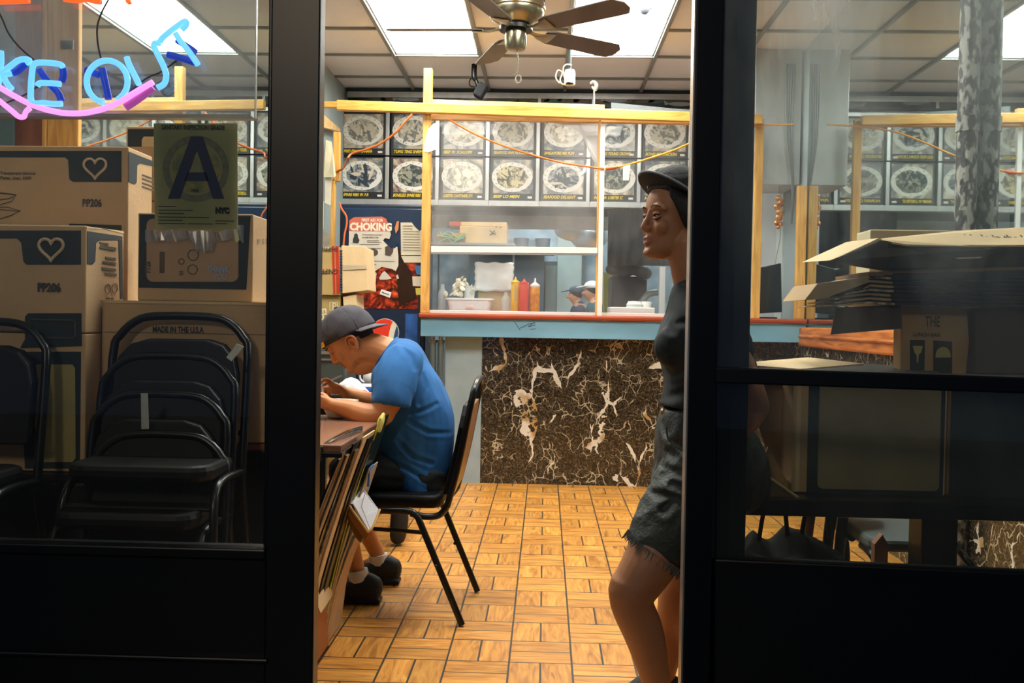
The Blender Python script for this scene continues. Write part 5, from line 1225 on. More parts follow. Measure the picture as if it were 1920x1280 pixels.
# ---- chairs
def chair_back_pts(w_, h0, h1, r=.12):
    return [(-w_/2, h0), (-w_/2, h1-r)]+[(-w_/2+r-r*math.cos(R(a)), h1-r+r*math.sin(R(a))) for a in (30, 60, 90)]+[(w_/2-r+r*math.sin(R(a)), h1-r+r*math.cos(R(a))) for a in (0, 30, 60, 90)]+[(w_/2, h0)]
SD = .25
def banquet_chair(lab, loc, rotz, w_=.39, group=None, tan=False):
    """seat faces local -y... back at local y=0, seat towards +y; bottom z=0"""
    t = thing('banquet_chair', lab, 'chair', loc, group); t.rotation_euler = (0, 0, rotz); M = Matrix.Translation(loc) @ Matrix.Rotation(rotz, 4, 'Z')
    def put(mb, name, m, **k):
        mb.v = [tuple(M @ Vector(v)) for v in mb.v]; return mb.build(name, m, t, **k)
    lean = lambda z: -.14*(z-.44)
    pts = [(x, lean(z), z) for x, z in chair_back_pts(w_, .40, .865)]
    put(MB().tube(crom(pts, 3), .0125, 10), 'back_frame', BLACKM, smooth=True)
    q = MB(); inner = [(x*.90, z) for x, z in chair_back_pts(w_, .53, .80, .10)]
    q.prism([(x, lean(z)+.008, z) for x, z in inner], (0, .032, -.004)); q.prism([(x, lean(z)-.004, z) for x, z in inner], (0, .012, -.001))
    put(q, 'backrest', VINYL, bevel=.01)
    q = MB(); q.tube([(-w_/2, lean(.53)-.006, .53), (w_/2, lean(.53)-.006, .53)], .008, 8); put(q, 'back_rail', BLACKM, smooth=True)
    q = MB(); q.prism([(x, .02+y, .43) for x, y in rrect(-w_/2+.005, w_/2-.005, 0, SD, .06)], (0, 0, .045)); put(q, 'seat', VINYL, bevel=.015)
    for s in (-1, 1):
        put(MB().tube(crom([(s*w_/2, -.0, .42), (s*w_/2, -.01, .34), (s*(w_/2+.01), -.09, 0)], 5), .012, 10), 'leg', BLACKM, smooth=True)
        put(MB().tube(crom([(s*w_/2, .0, .42), (s*w_/2, SD*.6, .425), (s*w_/2, SD-.03, .40), (s*(w_/2+.005), SD, .30), (s*(w_/2+.01), SD+.02, 0)], 5), .012, 10), 'leg', BLACKM, smooth=True)
    put(MB().tube([(-w_/2, SD-.01, .36), (w_/2, SD-.01, .36)], .008, 8), 'stretcher', BLACKM, smooth=True)
    return t
stack = [((328, 725), .150), ]
cs = [(2.70, 343, 585, 'topmost black banquet chair of the stack behind the window', .40), (2.65, 320, 660, 'second black banquet chair from the top of the window stack', .39),
      (2.60, 304, 731, 'third black banquet chair down in the window stack, tape strip on its back', .385), (2.55, 303, 806, 'bottom black banquet chair of the stack behind the window', .38)]
for Y_, px, py, lab, w_ in cs:
    p = P(px, py, Y_+.06)
    banquet_chair(lab, (p.x, Y_, p.z-.878), PI, w_, 'stacked chairs by the window')
YT3 = 2.585
o = MB().prism([P(264, 737, YT3-.04), P(277, 737, YT3-.04), P(279, 804, YT3-.005), P(265, 804, YT3-.005)], (0, .001, 0)).build('silver_tape', mat('duct_tape', '#c9cec6', .4, .0, bump=.4, bscale=40)); tag(o, 'silver tape strip stuck on the third chair back in the window stack', 'tape')
o = MB().prism([P(424, 670, 2.63), P(444, 644, 2.63), P(457, 650, 2.63), P(434, 677, 2.63)], (0, .002, 0)).build('silver_label', mat('duct_tape', '')); tag(o, 'crumpled silver label at the corner of the topmost stacked chair', 'label')
p = P(-50, 600, 2.60)
banquet_chair('black banquet chair cut off by the frame at the far window edge', (p.x, 2.60, p.z-.87), PI, .37, 'stacked chairs by the window')

# ================================================================== GRADE CARD
YG = YF+.037
G = thing('grade_card', 'yellowed inspection grade card with a big dark blue letter A on the window', 'sign', P(367, 430, YG))
MB().prism([P(288, 231, YG), P(445, 231, YG), P(446, 430, YG), P(290, 429, YG)], (0, .0015, 0)).build('card', mat('grade_card_yellow', '#a9a676', .7, var=.12, vscale=5, vcol='#8c9468'), G)
def ringm(cx, cy, r0, r1, y, n=60):
    vs = []
    for k in range(n):
        a = 2*PI*k/n
        for rr in (r0, r1): p_ = P(cx+rr*math.cos(a), cy+rr*math.sin(a), y); vs.append(p_)
    return vs, [(2*k, 2*k+1, (2*k+3) % (2*n), (2*k+2) % (2*n)) for k in range(n)]
q = MB(); q.add(*ringm(367, 316, 50, 62, YG-.0006)); q.build('seal_ring', mat('seal_grey_green', '#7f8468', .7, var=.35, vscale=60), G, fix=False)
q = MB(); q.add(*ringm(367, 316, 10, 45, YG-.0006)); q.build('seal_picture', mat('seal_picture', '#a39a5e', .7, var=.6, vscale=45, vcol='#6f7f5c'), G, fix=False)
BLU = mat('grade_blue', '#10204e', .6)
q = MB()
q.prism([P(x, y, YG-.0012) for x, y in ((358, 256), (380, 256), (420, 372), (399, 372), (369, 281), (337, 372), (315, 372))], (0, -.0006, 0))
q.prism([P(x, y, YG-.0012) for x, y in ((352, 323), (386, 323), (392, 339), (346, 339))], (0, -.0006, 0)); q.build('letter_a', BLU, G)
MB().text('SANITARY INSPECTION GRADE', P(303, 242, YG-.001), (1, 0, 0), (0, 0, 1), .0145, bold=.04, width=.74).build('heading', mat('grade_ink', '#2c3028', .7), G)
MB().text('NYC', P(404, 399, YG-.001), (1, 0, 0), (0, 0, 1), .0175, bold=.09, width=.9).build('city_logo', mat('grade_black', '#0c0d10', .7), G)
MB().text('1625', P(358, 359, YG-.001), (1, 0, 0), (0, 0, 1), .009, bold=.03).build('seal_year', mat('grade_ink', ''), G)
q = MB()
for i, (y, a, b) in enumerate(((388, 297, 330), (395, 297, 362), (401, 297, 345), (408, 297, 350), (408, 352, 392), (414, 297, 342), (414, 404, 440), (420, 297, 348), (420, 352, 398), (419, 404, 426))):
    q.box(P(a, y, YG).x, P(b, y, YG).x, YG-.0012, YG-.0002, P(360, y, YG).z, P(360, y, YG).z+.0016)
q.build('small_print', mat('grade_ink', ''), G)

# ================================================================== NEON SIGN
YN = YF+.10
def npt(c, dy=0): return tuple(P(c[0]/3.658, c[1]/3.658, YN+dy))
NB = emission('neon_blue', '#68b8ff', 1.3); NBD = mat('painted_blue_tube', '#1438a8', .35, emit='#1040d0', estr=.35)
NP = emission('neon_pink', '#f596ec', 1.25); NPD = mat('painted_pink_tube', '#c054b0', .35, emit='#c050b0', estr=.5)
NR = emission('neon_red', '#ff4a12', 2.0)
N_ = thing('neon_sign', 'blue and pink neon sign reading TAKE OUT hanging in the window', 'neon sign', P(200, 225, YN))
def tube_of(pts, r, m, name, dy=0, n=5, closed=False):
    return MB().tube(crom([npt(p, dy) for p in pts], n, closed), r, 10, closed=closed).build(name, m, N_, smooth=True)
rB = .0072
tube_of([(-190, 250), (-120, 330), (-60, 400)], rB, NB, 'letter_a')
tube_of([(5, 350), (8, 400), (5, 450), (-15, 600)], rB, NB, 'letter_k')
tube_of([(0, 512), (60, 462), (130, 412), (190, 408), (200, 420), (180, 435)], rB, NB, 'letter_k')
tube_of([(75, 505), (40, 510), (25, 525), (50, 575), (82, 612)], rB, NB, 'letter_k')
tube_of([(430, 462), (415, 442), (350, 432), (262, 430), (228, 450), (218, 520), (212, 600), (212, 680), (235, 708), (300, 706), (360, 712), (425, 712)], rB, NB, 'letter_e')
tube_of([(255, 590), (275, 570), (340, 570), (415, 576)], rB, NB, 'letter_e')
ops = [(735+140*math.sin(R(a)), 560-145*math.cos(R(a))) for a in range(190, 530, 20)]
tube_of(ops, rB, NB, 'letter_o', n=3)
tube_of([(868, 392), (885, 440), (920, 510), (955, 580)], rB, NB, 'letter_u')
tube_of([(1080, 602), (1125, 575), (1140, 520), (1120, 450), (1085, 380), (1055, 310), (1075, 295), (1100, 298)], rB, NB, 'letter_u')
tube_of([(1098, 292), (1112, 262), (1180, 205), (1260, 150), (1278, 152), (1275, 175), (1245, 205)], rB, NB, 'letter_t')
tube_of([(1203, 228), (1240, 285), (1290, 345), (1345, 425), (1357, 445)], rB, NB, 'letter_t')
for pts in ([(430, 465), (435, 520), (420, 560)], [(270, 480), (330, 560), (400, 640), (420, 690)], [(700, 470), (720, 560), (745, 680)], [(1150, 375), (1230, 395), (1340, 430)], [(1215, 275), (1300, 330), (1340, 360)], [(190, 420), (130, 480), (90, 500)], [(590, 480), (640, 500), (680, 515)]):
    tube_of(pts, .0085, NBD, 'electrode', .012)
tube_of([(-60, 560), (0, 600), (120, 670), (250, 730), (400, 770), (530, 778), (650, 762), (780, 718), (900, 650), (1050, 562)], .0072, NP, 'pink_arc')
tube_of([(-60, 650), (0, 695), (80, 760), (130, 800), (165, 798), (180, 765), (205, 740)], .0066, NP, 'pink_return')
tube_of([(1050, 600), (960, 670), (862, 735)], .0095, NPD, 'pink_electrode', .01)
tube_of([(-40, 12), (100, 8), (200, 4)], .0066, NR, 'red_letter_foot'); tube_of([(440, -8), (520, 2), (600, -4), (650, 10), (695, 12)], .0066, NR, 'red_letter_foot'); tube_of([(870, -30), (882, 12), (895, 8)], .0066, NR, 'red_letter_foot')
for pts in ([(-10, 80), (20, 140), (60, 230), (130, 320), (235, 415)], [(755, -20), (700, 80), (668, 180), (670, 290), (692, 402)], [(-140, 780), (150, 660), (270, 590), (420, 560)], [(880, 640), (1000, 540), (1110, 490), (1230, 400)]):
    tube_of(pts, .0022, mat('dark_cable', '#2a1c18', .5), 'hanging_cable', .018)
# support: clear acrylic backing with a bottom tray, fixed to the window head
MB().box(-1.55, P(480, 100, YN+.03).x, YN+.025, YN+.028, P(400, 222, YN+.03).z, 2.9).build('acrylic_backing', glass('acrylic_sheet', (.93, .95, .96), gloss=.08, haze=.12, hcol=(.8, .83, .85), hscale=2), N_)
MB().prism([P(-300, 216, YN), P(478, 222, YN), P(466, 214, YN), P(-300, 210, YN)], (0, .03, 0)).build('tray_edge', mat('clear_tray_edge', '#9a9a90', .25, alpha=.75), N_)
MB().box(P(481, 100, YN+.03).x, P(482.5, 100, YN+.03).x, YN+.02, YN+.03, P(400, 222, YN+.03).z, 2.9).build('side_edge', mat('clear_edge', '#c5cdd0', .2), N_)
MB().box(P(118, 80, YN+.04).x, P(141, 80, YN+.04).x, YN+.03, YN+.032, P(130, 94, YN+.04).z, P(130, 77, YN+.04).z).build('warning_label', mat('label_white_dim', '#b9b9b0', .6), N_)
# ================================================================== THINGS BEHIND THE GLAZED DOOR
def wrinkle_bag(o):
    for v in o.data.vertices:
        n = noise.noise(v.co*7); v.co += Vector((n*.04, 0, -abs(noise.noise(v.co*9+Vector((3, 1, 2))))*.08))
# peeling pipe beside the mirrored wall
PM = mat('peeling_pipe_paint', '#96968e', .5, var=.6, vscale=38, vcol='#1c1c1a', bump=.8, bscale=60, stretch=(1, 1, .5), contrast=(.47, .55))
pr = .040; py_ = 3.88
t = thing('standpipe', 'tall thick pipe with peeling grey paint rising beside the mirror', 'pipe', (XR-pr-.003, py_, 0))
MB().cyl((XR-pr-.003, py_, 0), (XR-pr-.003, py_, ZC), pr, seg=28).build('pipe', PM, t, smooth=True)
MB().cyl((XR-pr-.003, py_, 1.9), (XR-pr-.003, py_, 1.96), pr+.005, seg=28).build('coupling', PM, t, smooth=True)
# low black table / shelf
YW = 2.52
TZ = P(1650, 940, YW).z
t = thing('low_table', 'long low black table inside the glazed door carrying cartons', 'table', (1.1, 2.9, 0))
MB().box(.53, 1.70, YW, 2.87, TZ-.045, TZ).build('tabletop', mat('black_tabletop', '#10151a', .3), t, bevel=.004)
xp = P(1725, 1000, 2.8).x
MB().box(xp-.05, xp+.05, 2.66, 2.76, 0, TZ-.045).build('leg', BLACKM, t, bevel=.006)
MB().box(1.60, 1.66, 3.05, 3.11, 0, TZ-.045).build('leg', BLACKM, t, bevel=.004)
# big black framed carton
YQ = 2.62
def XQ(px): return P(px, 830, YQ).x
zq0, zq1 = TZ+.001, P(1600, 700, YQ).z
t = thing('printed_carton', 'large black-framed carton standing on the low table behind the door pane', 'carton', (XQ(1650), YQ, zq0))
MB().box(XQ(1486), XQ(1775), YQ, YQ+.24, zq0, zq1).build('body', BOXM, t, bevel=.005)
zz = lambda y: P(1650, y, YQ).z
MB().prism([(XQ(x), YQ-.0004, zz(y)) for x, y in ((1514, 735-25), (1770, 735-25), (1770, 930), (1514, 930))], (0, -.001, 0)).build('black_frame', INK, t)
MB().prism([(XQ(x), YQ-.0016, zz(y)) for x, y in rrect(1534, 1762, 715, 918, 10)], (0, -.001, 0)).build('brown_window', mat('dim_brown_panel', '#8f7f5e', .75, var=.2, vscale=7), t)
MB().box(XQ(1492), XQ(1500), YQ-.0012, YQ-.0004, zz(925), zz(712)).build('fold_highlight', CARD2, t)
q = MB(); q.text('7A24 X6', (XQ(1634), YQ-.003, zz(724)), (1, 0, 0), (0, 0, 1), .02, bold=.04); q.build('lettering', mat('pale_print', '#b7ad92', .7), t)
t = thing('printed_carton', 'second dark carton filling the low table next to the black-framed one', 'carton', (XQ(1850), YQ, zq0))
MB().box(XQ(1779), 1.66, YQ+.01, YQ+.24, zq0, zq1).build('body', CARDD, t, bevel=.005)
MB().prism([(XQ(x), YQ+.0096, zz(y)) for x, y in ((1784, 714), (1960, 712), (1960, 928), (1784, 930))], (0, -.001, 0)).build('black_panel', INK, t)
# sheets on top of it
zt0 = zq1+.001
t = thing('cardboard_sheet', 'pale flat cardboard flap lying at the foot of the paper bag', 'cardboard sheet', (XQ(1500), YQ, zt0))
MB().prism([P(1420, 688, 2.60), P(1500, 694, 2.60), P(1620, 684, 2.82), P(1515, 672, 2.95), P(1418, 680, 2.78)], (0, 0, .004)).build('sheet', CARD2, t)
t = thing('cardboard_sheet', 'dark folded sheet edge under the pale flap behind the door rail', 'cardboard sheet', (XQ(1600), YQ, zt0))
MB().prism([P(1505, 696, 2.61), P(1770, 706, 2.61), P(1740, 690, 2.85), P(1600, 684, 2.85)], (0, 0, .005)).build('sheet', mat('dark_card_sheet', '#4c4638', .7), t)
# support carton under the flattened pile, paper bag in front
YZ = 2.80
t = thing('printed_carton', 'dark tall carton behind the paper bag holding up the flattened boxes', 'carton', (1.3, 2.95, zq1))
zs = P(1700, 575, YZ).z
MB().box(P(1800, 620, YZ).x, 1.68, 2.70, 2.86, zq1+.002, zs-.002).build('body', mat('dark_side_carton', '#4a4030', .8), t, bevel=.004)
YBg = 2.72
t = thing('paper_bag', 'brown paper bag with cup and dome icons under the flattened boxes', 'paper bag', (P(1760, 640, YBg).x, YBg, zq1))
bagp = [(1690, 566), (1803, 563), (1815, 590), (1818, 640), (1812, 706), (1688, 700)]
MB().prism([P(x, y, YBg) for x, y in bagp], (0, .06, 0)).build('bag', mat('bag_brown', '#b08a58', .8, var=.15, vscale=9, bump=.3, bscale=8), t, bevel=.004)
def bf(pts, name, m, d=.001): return MB().prism([P(x, y, YBg-.0004) for x, y in pts], (0, -d, 0)).build(name, m, t)
BI = mat('bag_print', '#3a3524', .7)
bf([(1706, 637), (1734, 637), (1733, 702), (1706, 700)], 'print_square', BI); bf([(1750, 638), (1785, 640), (1785, 704), (1750, 703)], 'print_square', BI)
bf([(1711, 648), (1730, 648), (1727, 660), (1722, 665), (1721, 680), (1719, 680), (1718, 665), (1714, 660)], 'cup_icon', mat('bag_icon', '#b3a05c', .7), .002)
bf([(1754, 668)]+[(1768-14*math.cos(PI*k/10), 666-16*math.sin(PI*k/10)) for k in range(11)]+[(1782, 670), (1754, 670)], 'dome_icon', mat('bag_icon', ''), .002)
q = MB(); q.text('THE', P(1734, 612, YBg-.001), (1, 0, 0), (0, 0, 1), .042, bold=.01, width=.55); q.text('LUNCH BAG', P(1712, 630, YBg-.001), (1, 0, 0), (0, 0, 1), .014, bold=.03, width=.95); q.build('lettering', BI, t)
# flattened cartons pile
YPl = 2.66
EDGE = mat('card_edge_pale', '#cdb48a', .8, var=.25, vscale=50, vcol='#6e5a3c'); DK = mat('dark_printed_card', '#15202a', .5)
x_l = lambda px: P(px, 530, YPl).x
pz = zs; rd = random.Random(11); rows_ = 8; th = (P(1660, 508, YPl).z-zs)/rows_
for k in range(rows_):
    inset = (1548+rd.uniform(-12, 10), 1560+rd.uniform(-14, 22))[k % 2]+ (62 if k > 3 else 8)
    m_ = [EDGE, CARD, mat('mid_card', '#a98a5c', .8)][k % 3]
    xa_ = x_l(inset); z = pz+k*th
    t = thing('flattened_carton', ['lowest', 'second', 'third', 'fourth', 'fifth', 'sixth', 'seventh', 'eighth', 'ninth', 'tenth', 'eleventh'][k]+' flattened carton from the bottom in the pile above the paper bag', 'flattened carton', (1.3, YPl, z), 'flattened cartons on the pile')
    kn = x_l(1668+rd.uniform(-4, 4)); b1 = rd.uniform(-.004, .004); xe = 1.67; y1 = 3.0
    q = MB(); e = .0012
    pts = [(xa_, z+e-.006+b1), (x_l(1632), z+e+.003), (kn, z+e), (xe, z+e), (xe, z+th*.62), (kn, z+th*.62), (x_l(1632), z+th*.62+.003), (xa_, z+th*.4-.006+b1)]
    q.prism([(x, YPl+.002*(k % 3), zz_) for x, zz_ in pts], (0, .32, 0)); q.build('panel', m_, t)
    MB().box(kn+.01, xe, YPl-.004+.002*(k % 3), YPl+.002*(k % 3), z+.002, z+th*.60).build('printed_edge', DK, t)
zt1 = pz+rows_*th
t = thing('flattened_carton', 'open flattened carton with bent flap spreading over the pile', 'flattened carton', (1.2, YPl, zt1), 'flattened cartons on the pile')
q = MB()
q.prism([P(1509, 562, YPl-.02), P(1533, 531, YPl-.02), P(1626, 520, YPl-.02), P(1632, 528, YPl-.02), P(1545, 560, YPl-.02)], (0, .25, 0))
q.build('flap', CARD, t, bevel=.001)
q = MB(); q.prism([P(1628, 512, YPl), P(1668, 506, YPl), P(1920, 500, YPl), P(1960, 499, YPl), P(1960, 505, YPl), P(1668, 514, YPl), P(1630, 524, YPl)], (0, .3, 0)); q.build('panel', CARDD, t, bevel=.001)
MB().prism([P(1672, 514.5, YPl-.006), P(1960, 505.5, YPl-.006), P(1960, 520, YPl-.006), P(1674, 526, YPl-.006)], (0, .004, 0)).build('printed_edge', DK, t)
# the top big one with raised flap, MADE IN THE U.S.A
t = thing('flattened_carton', 'large topmost flattened carton with raised flap and upside-down lettering', 'flattened carton', (1.3, YPl, zt1+.03), 'flattened cartons on the pile')
zf = .05
top = [P(1642, 448, 2.62), P(1800, 432, 2.95), P(1960, 424, 2.95), P(1960, 458, 2.60), P(1820, 461, 2.60), P(1700, 458, 2.60)]
q = MB(); q.prism(top, (0, .0, -.005)); q.build('top_panel', CARD2, t)
q = MB(); q.prism([P(1556, 488, 2.60), P(1648, 446, 2.62), P(1664, 452, 2.62), P(1572, 482, 2.60)], (0, .28, .012)); q.build('flap_edge', CARD2, t)
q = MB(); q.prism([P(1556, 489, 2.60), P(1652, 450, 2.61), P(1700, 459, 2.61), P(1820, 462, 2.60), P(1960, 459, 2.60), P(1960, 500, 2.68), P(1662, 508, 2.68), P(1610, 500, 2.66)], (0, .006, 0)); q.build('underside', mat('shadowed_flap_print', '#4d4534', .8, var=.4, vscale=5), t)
q = MB(); q.prism([P(1566, 487, 2.595), P(1650, 452, 2.60), P(1662, 456, 2.60), P(1585, 484, 2.595)], (0, .004, 0)); q.prism([P(1664, 456, 2.60), P(1720, 466, 2.60), P(1780, 490, 2.60), P(1800, 500, 2.64), P(1665, 503, 2.64)], (0, .004, 0)); q.build('dark_print', mat('dark_print_on_flap', '#332f26', .8), t)
q = MB(); q.text('Made in the U.S.A', P(1814, 450, 2.72), (1, 0, 0), (0, 1, .62), .05, bold=.03, width=.62); q.build('lettering', mat('dark_letter', ''), t)
MB().prism([P(1790, 483, 2.60), P(1842, 481, 2.60), P(1838, 484, 2.60), P(1796, 485, 2.60)], (0, .003, 0)).build('pale_slot', CARD2, t)
# supports for the top sheet
t = thing('cardboard_sheet', 'dark hanging cardboard flap below the pile edge next to the oak rail', 'cardboard sheet', P(1600, 600, YPl+.05))
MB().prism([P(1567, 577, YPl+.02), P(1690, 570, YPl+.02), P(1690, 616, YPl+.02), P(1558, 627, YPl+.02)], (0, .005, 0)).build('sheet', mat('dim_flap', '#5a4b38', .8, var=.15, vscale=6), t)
t = thing('takeout_box_stack', 'pale low box on the counter beyond the topmost flattened carton', 'box', P(1670, 440, 3.4))
a, b = P(1632, 430, 2.97), P(1750, 443, 2.97)
MB().box(a.x, 1.49, 2.97, 3.1, zt1+.0, a.z).build('box', mat('pale_card_box', '#c9bb94', .8), t, bevel=.004)
# ---- seen through the low pane: folded sheets, dark carrier, chair
t = thing('cardboard_sheet', 'small folded carton with white mark leaning on the low table near the dark post', 'cardboard sheet', P(1420, 930, 2.56))
MB().prism([P(1404, 871, 2.56), P(1410, 868, 2.56), P(1500, 933, 2.56), P(1404, 934, 2.56)], (0, .012, 0)).build('panel', mat('dim_brown_sheet', '#6a5b40', .8), t)
MB().tube([P(1403, 869, 2.555), P(1440, 893, 2.555), P(1496, 932, 2.555)], .004, 6).build('pale_edge', CARD2, t)
q = MB(); q.text('M', P(1413, 925, 2.552), (1, 0, -.1), (0, 0, 1), .045, bold=-.0, width=.8); q.build('white_mark', mat('pale_print', ''), t)
t = thing('cardboard_sheet', 'brown folded card standing behind the small marked one on the low table', 'cardboard sheet', P(1440, 870, 2.64))
MB().prism([P(1430, 868, 2.66), P(1440, 838, 2.66), P(1452, 860, 2.66), P(1490, 925, 2.66), P(1440, 925, 2.66)], (0, .01, 0)).build('panel', CARD, t)
MB().prism([P(1395, 720, 2.75), P(1484, 720, 2.75), P(1484, 930, 2.75), P(1440, 930, 2.75), P(1436, 840, 2.75)], (0, .01, 0)).build('backing_panel', mat('bag_brown', ''), t)
p = P(1470, 1050, 3.0)
t = thing('shopping_bag', 'dark sagging bag with handles on the floor under the low table', 'bag', (p.x, 3.0, 0))
q = MB(); q.limb([(p.x-.10, 3.05, .22), (p.x, 3.03, .25), (p.x+.10, 3.05, .24)], [(.2, .13), (.24, .16), (.2, .13)], side=(0, 1, 0)); q.box(p.x-.17, p.x+.15, 2.95, 3.15, .01, .3); q.build('bag', mat('dark_bag', '#0a0b07', .8, spec=.1, bump=.8, bscale=9), t, voxel=.012, sm=2); wrinkle_bag(t.children[0])
for dx in (-.08, .05): MB().tube(crom([(p.x+dx, 3.0, .44), (p.x+dx+.02, 2.99, .56), (p.x+dx+.07, 2.99, .56), (p.x+dx+.09, 3.0, .44)], 6), .007, 8).build('handle', mat('dark_bag', ''), t, smooth=True)
t = thing('banquet_chair', 'black-framed chair seen under the low table with a grey seat', 'chair', (1.35, 3.9, 0))
q = (1.30, 3.55)
a, b = P(1622, 975, 3.0).x, P(1798, 975, 3.0).x
MB().prism([(x, y, .425) for x, y in rrect(a, b, 2.93, 3.27, .06)], (0, 0, .04)).build('seat', mat('grey_vinyl', '#5f696a', .4), t, bevel=.012)
for x in (a+.01, b):
    for y, s in ((2.95, -1), (3.25, 1)):
        MB().tube(crom([(x, y-.1*s, .42), (x+.0, y, .41), (x+.02, y+.02*s, .34), (x+.03, y+.04*s, 0)], 5), .013, 10).build('leg', BLACKM, t, smooth=True)
MB().prism([(x, 3.285+.1*(z-.5), z) for x, z in [(a+.01, .55), (a+.01, .78), (a+.06, .84), (b-.06, .84), (b-.01, .78), (b-.01, .55)]], (0, .03, 0)).build('backrest', VINYL, t, bevel=.01)
MB().tube(crom([(a, 3.27, .42), (a, 3.29, .6), (a, 3.32, .8), (a+.06, 3.33, .87), (b-.06, 3.33, .87), (b, 3.32, .8), (b, 3.29, .6), (b, 3.27, .42)], 4), .012, 8).build('back_frame', BLACKM, t, smooth=True)
# small table leg with wooden foot
x = P(1651, 1000, 2.90).x
t = thing('wooden_crate_post', 'short pointed brown timber leaning under the low table', 'timber', (x, 2.89, 0))
MB().prism([(x-.02, 2.89, 0), (x+.02, 2.89, 0), (x+.02, 2.89, .46), (x+.003, 2.89, .49), (x-.02, 2.89, .46)], (0, .03, 0)).build('timber', mat('brown_timber', '#7c5034', .6), t)
x = P(1560, 1000, 3.1).x
t = thing('stool', 'dark stool with a curved brown leg under the low table', 'stool', (x, 3.2, 0))
for dx, m_ in ((-.04, mat('brown_timber', '')), (.03, BLACKM), (.07, BLACKM)): MB().tube(crom([(x+dx, 3.2, .52), (x+dx-.02, 3.19, .3), (x+dx+.0, 3.2, 0)], 5), .018, 10).build('leg', m_, t, smooth=True)
MB().lathe([(0, 0), (.14, 0), (.15, .02), (.14, .035), (0, .035)], (x+.02, 3.2, .52), 24).build('seat', VINYL, t, smooth=True)
# ================================================================== PEOPLE
def skin(name, c, c2, rough=.5):
    m = mat(name, c, rough, var=.2, vscale=11, vcol=c2, bump=.05, bscale=260, contrast=(.2, .75))
    b = m.node_tree.nodes['Principled BSDF']; b.inputs['Subsurface Weight'].default_value = .12; b.inputs['Subsurface Radius'].default_value = (.02, .008, .004); b.inputs['Subsurface Scale'].default_value = .3
    return m
def head_shape(mb, M, wide=1.0, nose=1.0, female=False, ez=0, es=1):
    sl = [(0.000, -.078, -.040, .016), (.010, -.086, .000, .032), (.026, -.088, .035, .047), (.045, -.086, .058, .054), (.065, -.087, .068, .059), (.09, -.088, .084, .066),
          (.115, -.086, .094, .071), (.14, -.090, .098, .075), (.165, -.088, .097, .076), (.19, -.076, .086, .070), (.21, -.050, .062, .055), (.222, -.018, .030, .030), (.226, .0, .012, .010)]
    sl = crom(sl, 3); rings = []
    for z, xf, xb, w_ in sl:
        cx, a = (xf+xb)/2, (xb-xf)/2; rg = []
        for k in range(32):
            t = 2*PI*k/32; c, s = math.cos(t), math.sin(t)
            ex = .80 if c > 0 else .95      # flatter face side
            rg.append(M @ Vector((cx-a*(abs(c)**ex)*(1 if c > 0 else -1), w_*wide*(abs(s)**.92)*(1 if s > 0 else -1), z)))
        rings.append(rg)
    mb.rings(rings)
    T0 = mb.T; mb.T = M if isinstance(M, Matrix) and len(M.row) == 4 else None
    mb.limb([(-.084, 0, .128), (-.0885 if female else -.094, 0, .108), (-.100 if female else -.104, 0, .084), (-.097, 0, .076)], [(.008, .008), (.010, .0085), (.0105*nose, .0105), (.008, .009)], seg=10)   # nose
    for s in (-1, 1):
        mb.ell((-.092, s*.0125, .078), (.009, .0070, .007))                 # nostril wings
        mb.limb([(-.078, s*.012, .133), (-.082, s*.030, .138), (-.070, s*.052, .130)], [.008, .009, .007], seg=8)   # brow
        mb.ell((-.064, s*.033, .084), (.0215, .024, .026))                  # cheek
        # ear: rim, bowl, lobe
        er = [(.004, s*.073, .080), (-.010, s*.074, .096), (-.006, s*.078, .116), (.008, s*.085, .127), (.022, s*.088, .120), (.024, s*.087, .100), (.012, s*.082, .082), (.002, s*.076, .072)]
        er = [((x-.006)*es+.006+(-.002 if es > 1 else 0), y, (z-.1)*es+.1+ez) for x, y, z in er]

    mb.limb([(-.087, -.020, .049), (-.0925, -.006, .0525), (-.0925, .006, .0525), (-.087, .020, .049)], [.0036, .0052, .0052, .0036], seg=8, side=(0, 0, 1))   # upper lip
    mb.limb([(-.086, -.018, .041), (-.0915, 0, .040), (-.086, .018, .041)], [.0040, .0062, .0040], seg=8, side=(0, 0, 1))
    mb.ell((-.082 if female else -.086, 0, .016), (.012, .020, .013))
    mb.T = T0
def ears(M, parent, m, dark, ez=0, es=1.0, wide=1.0):
    for s in (-1, 1):
        F = lambda x, y, z: tuple(M @ Vector((.008+(x-.008)*es, s*y*wide, .100+ez+(z-.100)*es)))
        er = [(.000, .070, .092), (-.012, .074, .104), (-.010, .079, .120), (.004, .085, .131), (.020, .089, .126), (.027, .090, .110), (.023, .087, .094), (.012, .082, .080), (.002, .078, .070), (-.004, .073, .074)]
        mb = MB(); mb.limb([F(*e) for e in er], [.0032, .004, .0042, .0045, .0048, .0048, .0045, .0050, .0062, .004], seg=10, side=None)
        M2 = M.to_3x3() @ Matrix.Rotation(R(14*s), 3, 'Z')
        mb.ell(F(.010, .074, .102), (.019*es, .0075, .029*es), M2)
        inner = [(.004, .0795, .112), (.014, .084, .116), (.018, .085, .104), (.012, .083, .092)]
        mb.limb([F(*e) for e in inner], [.0022, .003, .003, .0022], seg=8, side=None)
        e_ = mb.build('ear', m, parent, voxel=.0018, sm=2)
        MB().ell(F(.004, .0808, .100), (.0075*es, .0035, .012*es), M2).build('ear_hollow', dark, e_, smooth=True)
